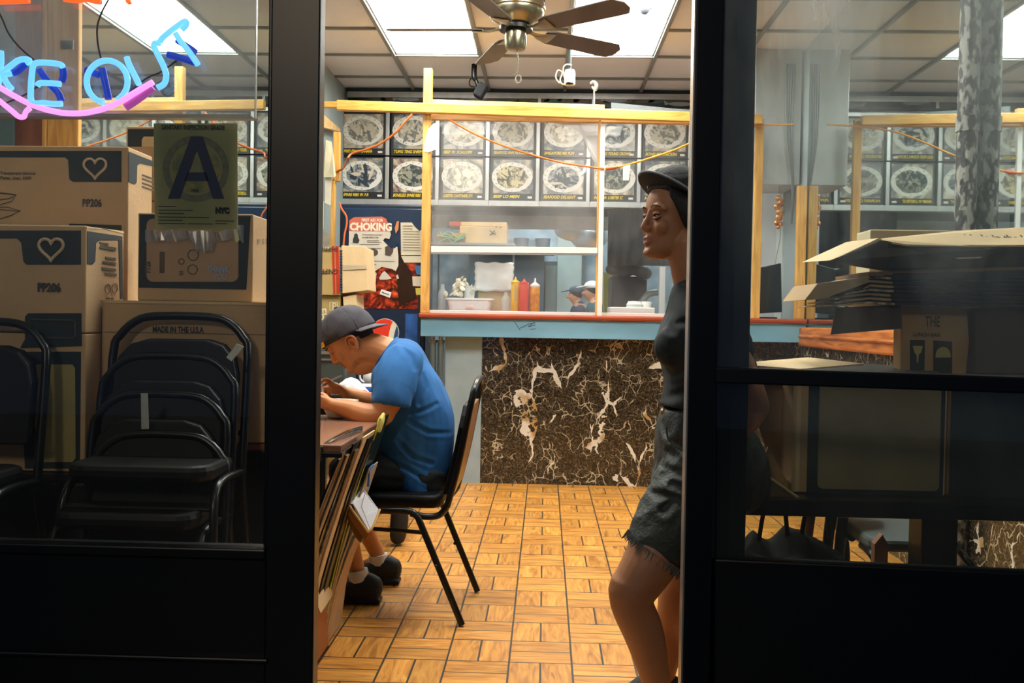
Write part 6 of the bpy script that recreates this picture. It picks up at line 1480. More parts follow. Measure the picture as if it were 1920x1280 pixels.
def carve(o, M, specs):
    """push vertices near local points inward: (centre, radius, vector)"""
    inv = M.inverted(); R3 = M.to_3x3()
    for v in o.data.vertices:
        l = inv @ v.co
        if -.13 < l.x < .1 and -.1 < l.y < .1 and -.02 < l.z < .24:
            d = Vector()
            for c, r, vec in specs:
                q = (l-Vector(c)).length_squared/(r*r)
                if q < 6: d += Vector(vec)*math.exp(-q)
            if d.length_squared: v.co += R3 @ d
FACE = [((-.088, .031, .113), .013, (.010, 0, 0)), ((-.088, -.031, .113), .013, (.010, 0, 0)), ((-.100, 0, .046), .005, (.004, 0, 0)), ((-.100, .012, .046), .004, (.003, 0, 0)), ((-.100, -.012, .046), .004, (.003, 0, 0)),
        ((-.100, .009, .070), .004, (0, 0, .004)), ((-.100, -.009, .070), .004, (0, 0, .004)), ((-.09, 0, .028), .012, (.003, 0, 0))]
def paint(o, m, pred):
    o.data.materials.append(m); k = len(o.data.materials)-1
    for p in o.data.polygons:
        if pred(p.center): p.material_index = k
def wrinkle(o, amp, sc, stretch=(1, 1, 1), off=0):
    me = o.data
    ns = [v.normal.copy() for v in me.vertices]
    for v, n in zip(me.vertices, ns):
        q = Vector((v.co.x*sc*stretch[0]+off, v.co.y*sc*stretch[1], v.co.z*sc*stretch[2]))
        f = 1-abs(noise.noise(q))*2.2
        v.co += n*(amp*f+amp*.5*noise.noise(q*2.3))
def hand(mb, wrist, knuck, tips, thumb, lat, r=.0085, palm_w=.038):
    """wrist, knuckle centre: points; tips: list of 5-point chains offset; lat: lateral axis"""
    wv, kv, lat = Vector(wrist), Vector(knuck), Vector(lat).normalized()
    mid = (wv+kv)/2
    mb.limb([wv, mid, kv], [(.022, .027), (.018, palm_w*1.0), (.013, palm_w*1.05)], side=lat)
    for i, ch in enumerate(tips):
        base = kv+lat*((i-1.5)*palm_w*.52)
        pts = [base*.8+mid*.2, base]+[base+Vector(c) for c in ch]
        mb.limb(pts, [r*1.1, r*1.08]+[r*(1.0-.10*j) for j in range(len(ch))], seg=8, n=4, side=None)
    pts = [wv*.6+kv*.4+Vector(c) for c in thumb]
    mb.limb(pts, [r*1.35, r*1.3, r*1.1, r*.95][:len(pts)], seg=8, n=4, side=None)
def slices(mb, rows, seg=28, n=4, ex=.85):
    """rows: (front point, back point, lateral half width) tracing a trunk; lateral axis is Y"""
    q = crom([(*f, *b, w_) for f, b, w_ in rows], n); rings = []
    for r in q:
        f, b = Vector(r[:3]), Vector(r[3:6]); c = (f+b)/2; a = (f-b)/2; rg = []
        for k in range(seg):
            t = 2*PI*k/seg; cc, ss = math.cos(t), math.sin(t)
            rg.append(c+a*(abs(cc)**ex*(1 if cc > 0 else -1))+Vector((0, r[6]*(abs(ss)**ex)*(1 if ss > 0 else -1), 0)))
        rings.append(rg)
    mb.rings(rings)

# ------------------------------------------------------------------ the seated man
YM_ = 3.76
man = thing('person', 'person in blue t-shirt and backwards black cap eating bent over the table', 'person', (P(800, 900, YM_).x, YM_, 0))
SKM = skin('skin_warm', '#cb8a58', '#bd7a48')
a_ = R(-47); HM = Matrix.Rotation(a_, 4, 'Y'); chin = P(664, 699, YM_)
HM = Matrix.Translation(chin) @ HM @ Matrix.Rotation(R(4), 4, 'Z') @ Matrix.Translation((.082, 0, 0))
b = MB(); head_shape(b, HM, 1.0, 1.0, ez=-.016, es=1.15)
b.limb([P(672, 655, YM_), P(695, 653, YM_), P(722, 661, YM_), P(752, 678, YM_)], [(.060, .060), (.062, .060), (.064, .064), (.075, .10)], seg=18)
b.limb([P(676, 690, YM_), P(700, 682, YM_), P(722, 680, YM_)], [.030, .035, .04])   # throat
b.limb([P(757, 700, YM_), P(775, 760, YM_), P(780, 830, YM_), P(795, 895, YM_)], [(.08, .13), (.10, .13), (.10, .12), (.045, .10)], seg=20)
for s, Ys, Ye, Yw in ((-1, YM_-.17, YM_-.28, YM_-.27), (1, YM_+.17, YM_+.20, YM_+.10)):
    if s < 0:
        sh, up, el, fa, wr = P(752, 682, Ys), P(738, 740, Ye+.01), P(712, 781, Ye), P(655, 767, Ye+.01), P(622, 758, Yw)
        b.limb([sh, P(746, 715, Ye+.03), up, el], [.055, .05, .048, .044]); b.limb([P(718, 776, Ye), P(690, 779, Ye), fa, wr], [.044, .046, .036, (.024, .028)])
    else:
        sh, up, el, fa, wr = P(752, 682, Ys), P(735, 725, Ye), P(712, 758, Ye), P(672, 745, Ye-.04), P(647, 736, Yw)
        b.limb([sh, up, el], [.055, .048, .042]); b.limb([el, fa, wr], [.042, .034, (.023, .028)])
# near hand: half hidden by the window post, curled round the bowl rim
w0 = P(622, 758, YM_-.27); k0 = P(598, 752, YM_-.25)
sc = 1/480
def o(px, py, dy=0): return Vector((px*sc, dy, -py*sc))
hand(b, w0, k0, [[o(-10, -3, .01), o(-20, 3, .015), o(-26, 12, .01)], [o(-12, -1, .01), o(-22, 6, .012), o(-27, 15, .01)], [o(-11, 2, .01), o(-20, 9, .01), o(-24, 17, .01)], [o(-9, 4, .01), o(-16, 11, .01), o(-19, 17, .01)]],
     [o(2, -4, .02), o(-8, -12, .03), o(-16, -14, .035), o(-24, -12, .03)], (0, .75, -.65))
# far hand: fingers pinch a white spoon
w1 = P(647, 736, YM_+.10); k1 = P(624, 721, YM_+.05)
hand(b, w1, k1, [[o(-9, -6, -.01), o(-18, -2, -.02), o(-21, 6, -.02)], [o(-9, -3, -.005), o(-17, 2, -.015), o(-19, 10, -.015)], [o(-8, 2, 0), o(-14, 7, -.005), o(-14, 15, -.005)], [o(-7, 6, 0), o(-11, 12, 0), o(-10, 19, 0)]],
     [o(-2, 4, -.02), o(-10, 3, -.035), o(-20, -1, -.035), o(-27, -4, -.030)], (0, .9, -.35))
# legs
for s, Yh, Yk, Ya, kn, sh_, an in ((-1, YM_-.075, YM_-.14, 3.68, (648, 880), (642, 965), (668, 1064)), (1, YM_+.075, YM_+.12, 3.96, (655, 872), (668, 960), (707, 1036))):
    hip = P(800, 898, Yh); k = P(*kn, Yk)
    b.limb([hip, (hip+k)/2+Vector((0, 0, .01)), k], [.052, .062, .050]); an_ = P(*an, Ya); m_ = P(*sh_, (Yk+Ya)/2)
    b.limb([k, (k+m_)/2+Vector((.01, 0, 0)), m_, m_*.4+an_*.6, an_], [.055, .054, .050, .037, .032])
    b.limb([an_+Vector((.02, 0, -.03)), an_+Vector((-.05, 0, -.06)), an_+Vector((-.15, 0, -.075))], [.03, .03, .022])
body = b.build('body', SKM, man, voxel=.0034, sm=3, smf=lambda c: (c.z < .85 and c.x > P(640, 760, 3.7).x) or c.z < .62)
carve(body, HM, FACE)
inv = HM.inverted()
paint(body, mat('lip_brown', '#a5603f', .5), lambda c: (lambda l: l.x < -.086 and abs(l.y) < .021 and .035 < l.z < .057)(inv @ c))
ears(HM, man, SKM, mat('ear_shadow_skin', '#8a5230', .6), ez=-.022, es=1.0)
# closed eye line and eyebrow
def hp(*p): return HM @ Vector(p)
DH = mat('dark_hair', '#15110f', .7)
for s in (-1, 1):
    MB().tube(crom([tuple(hp(-.0835, s*.020, .112)), tuple(hp(-.0845, s*.031, .109)), tuple(hp(-.078, s*.043, .112))], 5), .0015, 6).build('eyelashes', DH, man)
    MB().tube(crom([tuple(hp(-.092, s*.016, .136)), tuple(hp(-.092, s*.030, .141)), tuple(hp(-.080, s*.048, .136))], 5), [.0012]+[.0026]*9+[.001], 6).build('eyebrow', DH, man)
# short hair round the back of the head
q = MB(); q.T = HM; q.ell((.024, 0, .135), (.079, .0765, .082)); q.ell((.05, 0, .085), (.046, .058, .05)); q.T = None
hr = q.build('hair', mat('cropped_hair', '#2b211b', .8, bump=.5, bscale=300), man, voxel=.004, sm=2)
# t-shirt
TS = mat('blue_cotton', '#2b70b2', .85, var=.16, vscale=6, vcol='#22609c', bump=.15, bscale=350)
q = MB(); pm = lambda x, y: tuple(P(x, y, YM_))
slices(q, [(pm(724, 886), pm(834, 930), .178), (pm(716, 868), pm(838, 905), .178), (pm(707, 848), pm(846, 866), .172), (pm(705, 805), pm(851, 812), .178), (pm(703, 762), pm(846, 768), .182), (pm(701, 727), pm(829, 722), .188), (pm(700, 703), pm(806, 682), .19), (pm(702, 692), pm(779, 643), .135), (pm(706, 688), pm(745, 634), .066)])
for Y_, dx in ((YM_-.165, 0), (YM_+.155, -2)):
    s = -1 if Y_ < YM_ else 1
    q.limb([P(758+dx, 676, Y_-.0*s), P(746+dx, 700, Y_+s*.05), P(738+dx, 730, Y_+s*.09)], [(.078, .07), (.082, .07), (.080, .065)], seg=18)
    q.limb([P(740+dx, 722, Y_+s*.085), P(735+dx, 745, Y_+s*.105), P(732.5+dx, 758.5, Y_+s*.11)], [(.076, .062), (.0735, .062), (.0725, .060)], seg=18, ends=False)
ts = q.build('t_shirt', TS, man, voxel=.0055, sm=4)
wrinkle(ts, .0035, 9, (1, 1, .55)); 
def folds(o, lines, depth=.006, width=.012, Ymax=None):
    """pinched creases along pixel polylines on the near side"""
    segs = [[P(x, y, YM_-.2) for x, y in l] for l in lines]
    for v in o.data.vertices:
        if Ymax and v.co.y > Ymax: continue
        best = 9
        for l in segs:
            for a, b in zip(l, l[1:]):
                ax, az, bx, bz = a.x, a.z, b.x, b.z; dx, dz = bx-ax, bz-az
                t = max(0, min(1, ((v.co.x-ax)*dx+(v.co.z-az)*dz)/(dx*dx+dz*dz+1e-9)))
                best = min(best, math.hypot(v.co.x-ax-t*dx, v.co.z-az-t*dz))
        if best < width*3: v.co.y += depth*(math.exp(-(best/width)**2)-.45*math.exp(-((best-width*1.6)/width)**2))
folds(ts, [[(782, 774), (800, 768), (815, 760)], [(768, 792), (800, 812), (838, 818)], [(742, 828), (772, 858), (806, 872)], [(788, 704), (796, 728), (784, 758)], [(714, 662), (708, 700), (706, 738)], [(750, 645), (772, 668), (782, 690)], [(728, 868), (760, 880), (800, 905)]], .0045, .009, YM_)
MB().tube(crom([tuple(P(699+k*8.5, 756.5+abs(k-4)*-.0+k*.35, YM_-.275-.056*math.sin(PI*k/8))) for k in range(9)], 3), .0022, 6).build('sleeve_hem', mat('blue_cotton_hem', '#245f99', .9), ts)
cr = [P(706, 688, YM_)*(.5+.5*math.cos(t))+P(745, 634, YM_)*(.5-.5*math.cos(t))+Vector((0, .068*math.sin(t), 0)) for t in [2*PI*k/28 for k in range(28)]]
MB().tube(cr, .0065, 8, closed=True).build('collar', TS, ts, smooth=True)
# shorts
q = MB()
q.limb([P(800, 893, YM_), P(796, 902, YM_)], [(.072, .145), (.072, .15)], seg=20)
for Yh, Yk, kn in ((YM_-.09, YM_-.14, (658, 885)), (YM_+.09, YM_+.12, (664, 878))):
    q.limb([P(796, 900, Yh), P(760, 896, Yh), P(705, 886, (Yh+Yk)/2), P(*kn, Yk)], [.080, .086, .088, .084], seg=18)
    q.limb([P(*kn, Yk), P(kn[0]-6, kn[1]+28, Yk)], [.075, .072])
sh = q.build('shorts', mat('black_cotton', '#1a2226', .85, var=.3, vscale=8, bump=.2, bscale=200), man, voxel=.0065, sm=4)
wrinkle(sh, .006, 11, (.7, 1, 1.4), 3)
# socks and shoes
for an, Ya in (((668, 1064), 3.68), ((707, 1036), 3.96)):
    p = P(*an, Ya)
    MB().limb([p+Vector((.004, 0, -.008)), p+Vector((.008, 0, -.03)), p+Vector((.012, 0, -.05))], [.041, .043, .043], seg=14, ends=False).build('sock', mat('white_sock', '#d9d4cc', .9), man, smooth=True)
    q = MB(); z0 = .012
    q.limb([Vector((p.x+.068, Ya, .060)), Vector((p.x+.025, Ya, .062)), Vector((p.x-.04, Ya, .048)), Vector((p.x-.18, Ya, .034))], [(.052, .038), (.060, .045), (.044, .050), (.028, .042)], seg=16)
    q.box(p.x-.20, p.x+.10, Ya-.036, Ya+.036, .004, .022)
    s_ = q.build('shoe', mat('black_slip_on', '#12181c', .6, bump=.2, bscale=200), man, voxel=.005, sm=3)
# cap
YC_ = YM_; ca = R(-27); CM = Matrix.Translation(P(652, 620, YM_)) @ Matrix.Rotation(ca, 4, 'Y')
CAPM = mat('black_cap_cotton', '#45434a', .85, var=.2, vscale=20, bump=.2, bscale=300)
q = MB(); q.T = CM; rg = []
for i in range(13):
    ph = R(90)*i/12; c, s = math.cos(ph), math.sin(ph)
    for _ in (0,): rg.append([(-.002+(.116*c**.8)*math.cos(t), .094*c**.8*math.sin(t), -.020+.118*s**1.05) for t in [2*PI*k/36 for k in range(36)]])
q.rings(rg); q.T = None
capo = q.build('cap', CAPM, man, voxel=.0045, sm=2); wrinkle(capo, .0022, 14)
q = MB(); q.T = CM
for az in (0, 60, 120):
    pts = []
    for k in range(-8, 9):
        ph = R(90)*(1-abs(k)/8); c, s = math.cos(ph), math.sin(ph); sg = 1 if k > 0 else -1
        pts.append((-.002+sg*.1165*c**.8*math.cos(R(az)), sg*.0945*c**.8*math.sin(R(az)), -.020+.1185*s**1.05))
    q.tube(pts, .0013, 5)
q.ell((-.002, 0, .100), (.009, .009, .006)); q.T = None
q.build('seams', mat('cap_seam', '#2a292d', .9), capo, smooth=True)
q = MB(); q.T = CM   # brim at the back, curved down at the sides
rg = []; N_b = 14
for k in range(N_b+1):
    t = R(-72+144*k/N_b); inn = Vector((.088*math.cos(t)*1.05, .086*math.sin(t), -.012+.004*math.sin(t)**2))
    o_ = inn+Vector((.066*math.cos(t)**.6 if math.cos(t) > 0 else 0, .006*math.sin(t), -.034+.014*math.sin(t)**2))
    rg.append([inn, o_, o_+Vector((0, 0, -.0035)), inn+Vector((0, 0, -.0035))])
q.rings(rg); q.T = None
q.build('brim', mat('cap_brim_grey', '#57555a', .85, bump=.15, bscale=300), capo, smooth=True, bevel=.001)
q = MB(); q.T = CM; pts = [(-.002+.1185*math.cos(t), .0965*math.sin(t), -.014+.0) for t in [R(180-80+160*k/14) for k in range(15)]]
rgs = [[Vector(p)+Vector((0, 0, .011)), Vector(p)*1.012+Vector((0, 0, .011)), Vector(p)*1.012+Vector((0, 0, -.009)), Vector(p)+Vector((0, 0, -.009))] for p in pts]
q.rings(rgs); q.T = None; q.build('strap', mat('strap_black', '#121212', .5), capo)
q = MB(); q.T = CM; p_ = pts[11-6]; q.box(-.1115, -.0935, -.066, -.050, -.022, -.002); q.T = None
q.build('buckle', mat('brass_buckle', '#d8a43c', .3, .7), capo, bevel=.002)
# spoon
sp = thing('plastic_spoon', 'white plastic spoon pinched in the eating person\'s raised fingers', 'spoon', P(604, 714, YM_+.02))
MB().limb([P(603.5, 712, YM_+.015), P(605, 725, YM_+.01), P(605.5, 738, YM_+.0)], [(.0042, .003), (.0048, .003), (.005, .003)], seg=8).build('handle', WHITEP, sp, smooth=True)
MB().limb([P(605.5, 738, YM_), P(605.7, 745, YM_), P(605.7, 752, YM_)], [(.004, .008), (.004, .014), (.003, .010)], seg=10).build('spoon_bowl', WHITEP, sp, smooth=True)

# ------------------------------------------------------------------ his chair
ch = thing('banquet_chair', 'black vinyl banquet chair with tan-lit back carrying the person in blue', 'chair', (-.45, 3.70, 0))
Yn, Yf = 3.50, 3.90
CH = lambda x, y, Y: tuple(P(x, y, Y))
zs_ = .455
q = MB(); xs0, xs1 = P(690, 940, 3.7).x, P(846, 940, 3.7).x
q.prism([(x, y, zs_-.045) for x, y in rrect(xs0-.05, xs1-.015, Yn+.005, Yf-.005, .05)], (0, 0, .05)); st_ = q.build('seat', VINYL, ch, bevel=.018, bseg=4)
def off(pts, dY):     # same side profile at the two sides of the chair
    return [(p[0], p[1]+dY, p[2]) for p in pts]
side = [CH(886, 733, Yn), CH(876, 790, Yn), CH(862, 860, Yn), CH(848, 915, Yn), CH(838, 950, Yn), CH(822, 966, Yn), CH(795, 968, Yn), CH(770, 962, Yn)]
xt = [p[0] for p in side]
def bt(z): # x of the back tube at height z
    pts = sorted([(p[2], p[0]) for p in side[:5]])
    for (z0, x0), (z1, x1) in zip(pts, pts[1:]):
        if z0 <= z <= z1: return x0+(x1-x0)*(z-z0)/(z1-z0)
    return pts[-1][1] if z > pts[-1][0] else pts[0][1]
zt = side[0][2]
arch = [side[4], side[3], side[2], side[1]]+[(side[0][0]+.002, Yn+.01, zt-.01), (side[0][0]+.01, Yn+.05, zt+.022), (side[0][0]+.012, Yn+.12, zt+.033), (side[0][0]+.012, Yf-.12, zt+.033), (side[0][0]+.01, Yf-.05, zt+.022), (side[0][0]+.002, Yf-.01, zt-.01)]+[(p[0], Yf, p[2]) for p in side[1:5]]
MB().tube(crom([tuple(p) for p in arch], 5), .0125, 12).build('back_frame', BLACKM, ch, smooth=True)
for dY in (0, Yf-Yn):
    MB().tube(crom(off(side[4:], dY), 5), .0125, 12).build('frame_curve', BLACKM, ch, smooth=True)
zlo, zhi = P(855, 930, Yn).z, zt-.055
def panel(dx0, dx1, name, m, bev):
    mb = MB(); rows_ = []
    n = 8
    for i in range(n+1):
        z = zlo+(zhi-zlo)*i/n; e = .0 if i < n-1 else (.02 if i == n-1 else .05)
        x = bt(z); rows_.append([Vector((x+dx0, Yn+.018+e, z)), Vector((x+dx0, Yf-.018-e, z)), Vector((x+dx1, Yf-.018-e, z)), Vector((x+dx1, Yn+.018+e, z))])
    mb.rings(rows_); return mb.build(name, m, ch, bevel=bev, bseg=3)
panel(-.030, -.004, 'backrest', VINYL, .008)
panel(-.003, .012, 'back_panel', mat('tan_lit_back', '#9a7048', .35, var=.15, vscale=5), .004)  # tan colour stands for warm reflected light on the chair's back
# legs
def leg(pts, name='leg'): return MB().tube(crom([tuple(p) for p in pts], 6), .0125, 12).build(name, BLACKM, ch, smooth=True)
zl0 = 0.0
ln = PZ(866, 1171, .006); lf = PZ(895, 1108, .006)
leg([CH(690, 956, ln.y+.02), CH(735, 957, ln.y+.02), CH(765, 958, ln.y+.02), CH(780, 966, ln.y+.015), CH(793, 992, ln.y+.01), tuple(ln)])
leg([CH(770, 940, lf.y-.01), CH(815, 941, lf.y-.01), CH(830, 947, lf.y-.01), CH(838, 966, lf.y), tuple(lf)])
for fy, yy in ((ln.y, 3.5), (lf.y, 3.9)):
    leg([(-.86, yy, .40), (-.88, yy, .30), (-.95, yy, .0)])
MB().tube([CH(700, 991, Yn), CH(792, 998, Yn)], .008, 8).build('stretcher', BLACKM, ch, smooth=True)
q = MB()
for i, (lx, Yq) in enumerate(((ln, Yn), (lf, Yf))):
    pass
MB().ell(CH(818, 1060, ln.y+.0), (.007, .012, .007)).build('rivet', BLACKM, ch, smooth=True)
MB().ell(CH(846, 1125, ln.y-.0), (.007, .012, .007)).build('rivet', BLACKM, ch, smooth=True)
MB().ell(CH(853, 1018, lf.y), (.007, .012, .007)).build('rivet', BLACKM, ch, smooth=True)

# ------------------------------------------------------------------ the leaning woman
YW_ = 2.62
wo = thing('person', 'person in dark top, denim shorts and cap leaning in the doorway, gazing ahead', 'person', (P(1300, 900, YW_).x, YW_, 0))
SKW = skin('skin_woman', '#b8845f', '#ab7553')
Yh = 2.60
WM = Matrix.Translation(P(1213, 483, Yh)) @ Matrix.Rotation(R(22), 4, 'Z') @ Matrix.Rotation(R(4), 4, 'Y') @ Matrix.Translation((.084, 0, .0)) @ Matrix.Scale(1.0, 4)
b = MB(); head_shape(b, WM, .97, .92, True)
pw = lambda x, y, Y=YW_: P(x, y, Y)
b.limb([pw(1288, 455, 2.61), pw(1291, 497, 2.61), pw(1303, 545, 2.62), pw(1318, 580, 2.62)], [(.055, .052), (.050, .048), (.055, .06), (.07, .10)], seg=20)
b.limb([pw(1320, 590), pw(1318, 660), pw(1320, 720), pw(1325, 800), pw(1335, 850)], [(.07, .12), (.075, .11), (.07, .10), (.08, .11), (.08, .12)], seg=20)
# near arm, elbow back, hand at the waist
b.limb([pw(1338, 585, 2.47), pw(1375, 660, 2.42), pw(1408, 735, 2.40), pw(1418, 762, 2.41)], [.045, .040, .036, .034]); b.limb([pw(1418, 762, 2.41), pw(1400, 790, 2.42), pw(1378, 800, 2.45)], [.034, .032, (.020, .026)])
hand(b, pw(1378, 800, 2.45), pw(1352, 806, 2.46), [[(-.03, 0, -.008), (-.055, .01, -.016), (-.068, .014, -.024)]]*2+[[(-.03, 0, -.01), (-.05, .01, -.02), (-.062, .015, -.03)], [(-.025, 0, -.01), (-.04, .01, -.02), (-.05, .012, -.026)]], [(-.005, 0, .015), (-.02, -.005, .03), (-.04, 0, .04), (-.055, .005, .042)], (0, .3, 1), r=.0078, palm_w=.034)
b.limb([pw(1335, 585, 2.77), pw(1362, 670, 2.80), pw(1385, 740, 2.80)], [.045, .040, .035]); b.limb([pw(1385, 740, 2.80), pw(1372, 810, 2.79), pw(1350, 865, 2.77)], [.035, .031, (.020, .026)])
hand(b, pw(1350, 865, 2.77), pw(1335, 900, 2.77), [[(-.005, 0, -.03), (-.012, 0, -.055), (-.02, 0, -.07)]]*4, [(-.01, 0, 0), (-.025, 0, -.02), (-.035, 0, -.045), (-.036, 0, -.06)], (0, 1, 0), r=.0078, palm_w=.034)
# near leg, knee forward
b.limb([pw(1318, 880, 2.55), pw(1268, 965, 2.51), pw(1240, 1015, 2.495), pw(1215, 1060, 2.47), pw(1186, 1106, 2.46)], [.080, .074, .078, .070, .061], seg=20)
b.limb([pw(1183, 1103, 2.46), pw(1186, 1135, 2.47), pw(1207, 1187, 2.49), pw(1225, 1255, 2.50), pw(1238, 1322, 2.51)], [.060, .056, .0535, .042, .032], seg=20)
b.ell(pw(1172, 1102, 2.46), (.040, .042, .050))   # kneecap
b.limb([pw(1240, 1325, 2.51), pw(1228, 1350, 2.51), pw(1205, 1366, 2.51)], [.034, .036, .026])
# far leg
b.limb([pw(1325, 880, 2.72), pw(1295, 1000, 2.74), pw(1277, 1100, 2.75)], [.088, .075, .058], seg=20)
b.limb([pw(1272, 1098, 2.75), pw(1268, 1130, 2.75), pw(1264, 1170, 2.76), pw(1250, 1230, 2.76), pw(1238, 1295, 2.76)], [.056, .054, .052, .040, .031], seg=20)
b.limb([pw(1238, 1300, 2.76), pw(1228, 1322, 2.76), pw(1208, 1330, 2.76)], [.033, .030, .018])
wb = b.build('body', SKW, wo, voxel=.0032, sm=3, smf=lambda c: c.z < 1.24 and not (c.z > .75 and c.x < .55))
carve(wb, WM, FACE+[((-.088, .031, .113), .010, (.002, 0, 0)), ((-.088, -.031, .113), .010, (.002, 0, 0))])
inw = WM.inverted()
paint(wb, mat('lip_rose', '#a8695a', .4), lambda c: (lambda l: l.x < -.0872 and abs(l.y) < .018 and .036 < l.z < .0555)(inw @ c))
ears(WM, wo, SKW, mat('ear_shadow_skin', ''), es=.92)
def hw(*p): return WM @ Vector(p)
for s in (-1, 1):
    q = MB(); q.T = WM; q.ell((-.0745, s*.0305, .1125), (.0105, .0125, .0075), u=20, v=14); q.T = None
    ey = q.build('eye', mat('eye_white', '#9d958a', .25), wo, smooth=True)
    q = MB(); q.T = WM; q.ell((-.0800, s*.0305+.002, .1120), (.0058, .0058, .0056), u=16, v=10); q.T = None
    q.build('iris', mat('dark_iris', '#120b08', .15), ey, smooth=True)
    lid = [(-.0835, s*.019, .1125), (-.0868, s*.026, .1148), (-.0855, s*.034, .1152), (-.078, s*.0425, .1135)]
    q = MB(); q.tube(crom([tuple(hw(*p)) for p in lid], 5), [.0012]+[.0020]*14+[.0010], 6); q.build('eyelashes', DH, wo, smooth=True)
    q = MB(); q.tube(crom([tuple(hw(x+.0005, y, z+.0035)) for x, y, z in lid], 5), .0040, 8); q.build('eyelid', SKW, wo, smooth=True)
    q = MB(); q.tube(crom([tuple(hw(-.0815, s*.019, .1085)), tuple(hw(-.0865, s*.030, .1040)), tuple(hw(-.0775, s*.0425, .1095))], 5), .0030, 8); q.build('lower_eyelid', SKW, wo, smooth=True)
    q = MB(); q.tube(crom([tuple(hw(-.0905, s*.014, .1345)), tuple(hw(-.0925, s*.028, .1400)), tuple(hw(-.080, s*.050, .1345))], 5), [.0006]+[.0015]*9+[.0005], 6); q.build('eyebrow', mat('soft_brow', '#33241c', .8), wo, smooth=True)
# hair
q = MB(); q.T = WM
q.ell((.030, 0, .145), (.082, .083, .092)); q.ell((.05, 0, .09), (.055, .070, .07))
for s in (-1, 1): q.limb([(-.055, s*.062, .178), (-.030, s*.076, .150), (-.004, s*.080, .115), (.010, s*.080, .085)], [(.016, .008), (.026, .012), (.032, .014), (.022, .012)], seg=12)
q.limb([(-.060, -.05, .190), (-.068, -.02, .196), (-.068, .02, .196), (-.060, .05, .190)], [.012, .013, .013, .012], side=(0, 0, 1)); q.T = None
wh = q.build('hair', mat('black_hair_soft', '#14110f', .55, bump=.6, bscale=200, stretch=(1, 1, .25)), wo, voxel=.0045, sm=2)
# cap: crown and upturned brim
KM = WM @ Matrix.Translation((.012, 0, .178)) @ Matrix.Rotation(R(20), 4, 'Y')
CW = mat('washed_dark_cap', '#3c4143', .9, var=.35, vscale=14, vcol='#1f2326', bump=.4, bscale=60)
q = MB(); q.T = KM; rg = []
for i in range(12):
    ph = R(90)*i/11; c, s = math.cos(ph), math.sin(ph)
    rg.append([(.105*c**.8*math.cos(t), .092*c**.8*math.sin(t), -.012+.088*s) for t in [2*PI*k/36 for k in range(36)]])
q.rings(rg); q.T = None
wc = q.build('cap', CW, wo, voxel=.0045, sm=2); wrinkle(wc, .004, 16)
q = MB(); q.T = KM; rg = []; N_b = 20
for k in range(N_b+1):
    t = R(180-82+164*k/N_b); c = abs(math.cos(t))
    inn = Vector((.104*math.cos(t), .094*math.sin(t), -.010)); o_ = inn+Vector((-.036*c**.55, .004*math.sin(t), .016*c-.004))
    rg.append([inn, o_, o_+Vector((0, 0, -.005)), inn+Vector((0, 0, -.005))])
q.rings(rg); q.T = None
q.build('brim', mat('cap_brim_dark', '#2c2f33', .8, bump=.2, bscale=200), wc, smooth=True, bevel=.0015)
q = MB(); q.T = KM; q.tube([(.104*math.cos(t)*1.0-.036*abs(math.cos(t))**.55, .098*math.sin(t), -.012+.016*abs(math.cos(t))) for t in [R(180-82+164*k/N_b) for k in range(N_b+1)]], .0035, 6); q.T = None
q.build('brim_edge', mat('brim_edge_pale', '#8d8f90', .8), wc, smooth=True)
# t-shirt
DT = mat('charcoal_top', '#1d292e', .8, var=.2, vscale=6, bump=.12, bscale=350)
q = MB(); pq = lambda x, y: tuple(P(x, y, YW_))
slices(q, [(pq(1239, 757), pq(1392, 772), .148), (pq(1246, 735), pq(1388, 742), .140), (pq(1246, 708), pq(1386, 715), .138), (pq(1240, 678), pq(1390, 680), .145), (pq(1229, 650), pq(1394, 648), .155), (pq(1239, 615), pq(1392, 612), .165), (pq(1249, 590), pq(1385, 580), .168), (pq(1254, 566), pq(1368, 556), .14), (pq(1259, 545), pq(1348, 524), .090), (pq(1266, 530), pq(1336, 505), .064)])
for s in (-1, 1): q.ell(pw(1262, 650, YW_+s*.07), (.052, .055, .055))
for Y1, Y2 in ((2.49, 2.44), (2.75, 2.79)):
    q.limb([pw(1325, 578, Y1), pw(1350, 615, (Y1+Y2)/2), pw(1372, 655, Y2)], [.058, .060, .056], seg=18)
wt = q.build('top', DT, wo, voxel=.0055, sm=4); wrinkle(wt, .0025, 9, (1, 1, .6), 5)
def foldsW(o, lines, depth, width):
    segs = [[P(x, y, YW_-.15) for x, y in l] for l in lines]
    for v in o.data.vertices:
        if v.co.y > YW_: continue
        best = 9
        for l in segs:
            for a, b in zip(l, l[1:]):
                dx, dz = b.x-a.x, b.z-a.z; t = max(0, min(1, ((v.co.x-a.x)*dx+(v.co.z-a.z)*dz)/(dx*dx+dz*dz+1e-9)))
                best = min(best, math.hypot(v.co.x-a.x-t*dx, v.co.z-a.z-t*dz))
        if best < width*3: v.co.y += depth*(math.exp(-(best/width)**2)-.5*math.exp(-((best-width*1.6)/width)**2))
foldsW(wt, [[(1241, 755), (1262, 748), (1290, 735)], [(1246, 598), (1270, 606), (1300, 600)], [(1246, 700), (1270, 705), (1300, 690)], [(1262, 560), (1268, 590), (1262, 620)]], .009, .010)
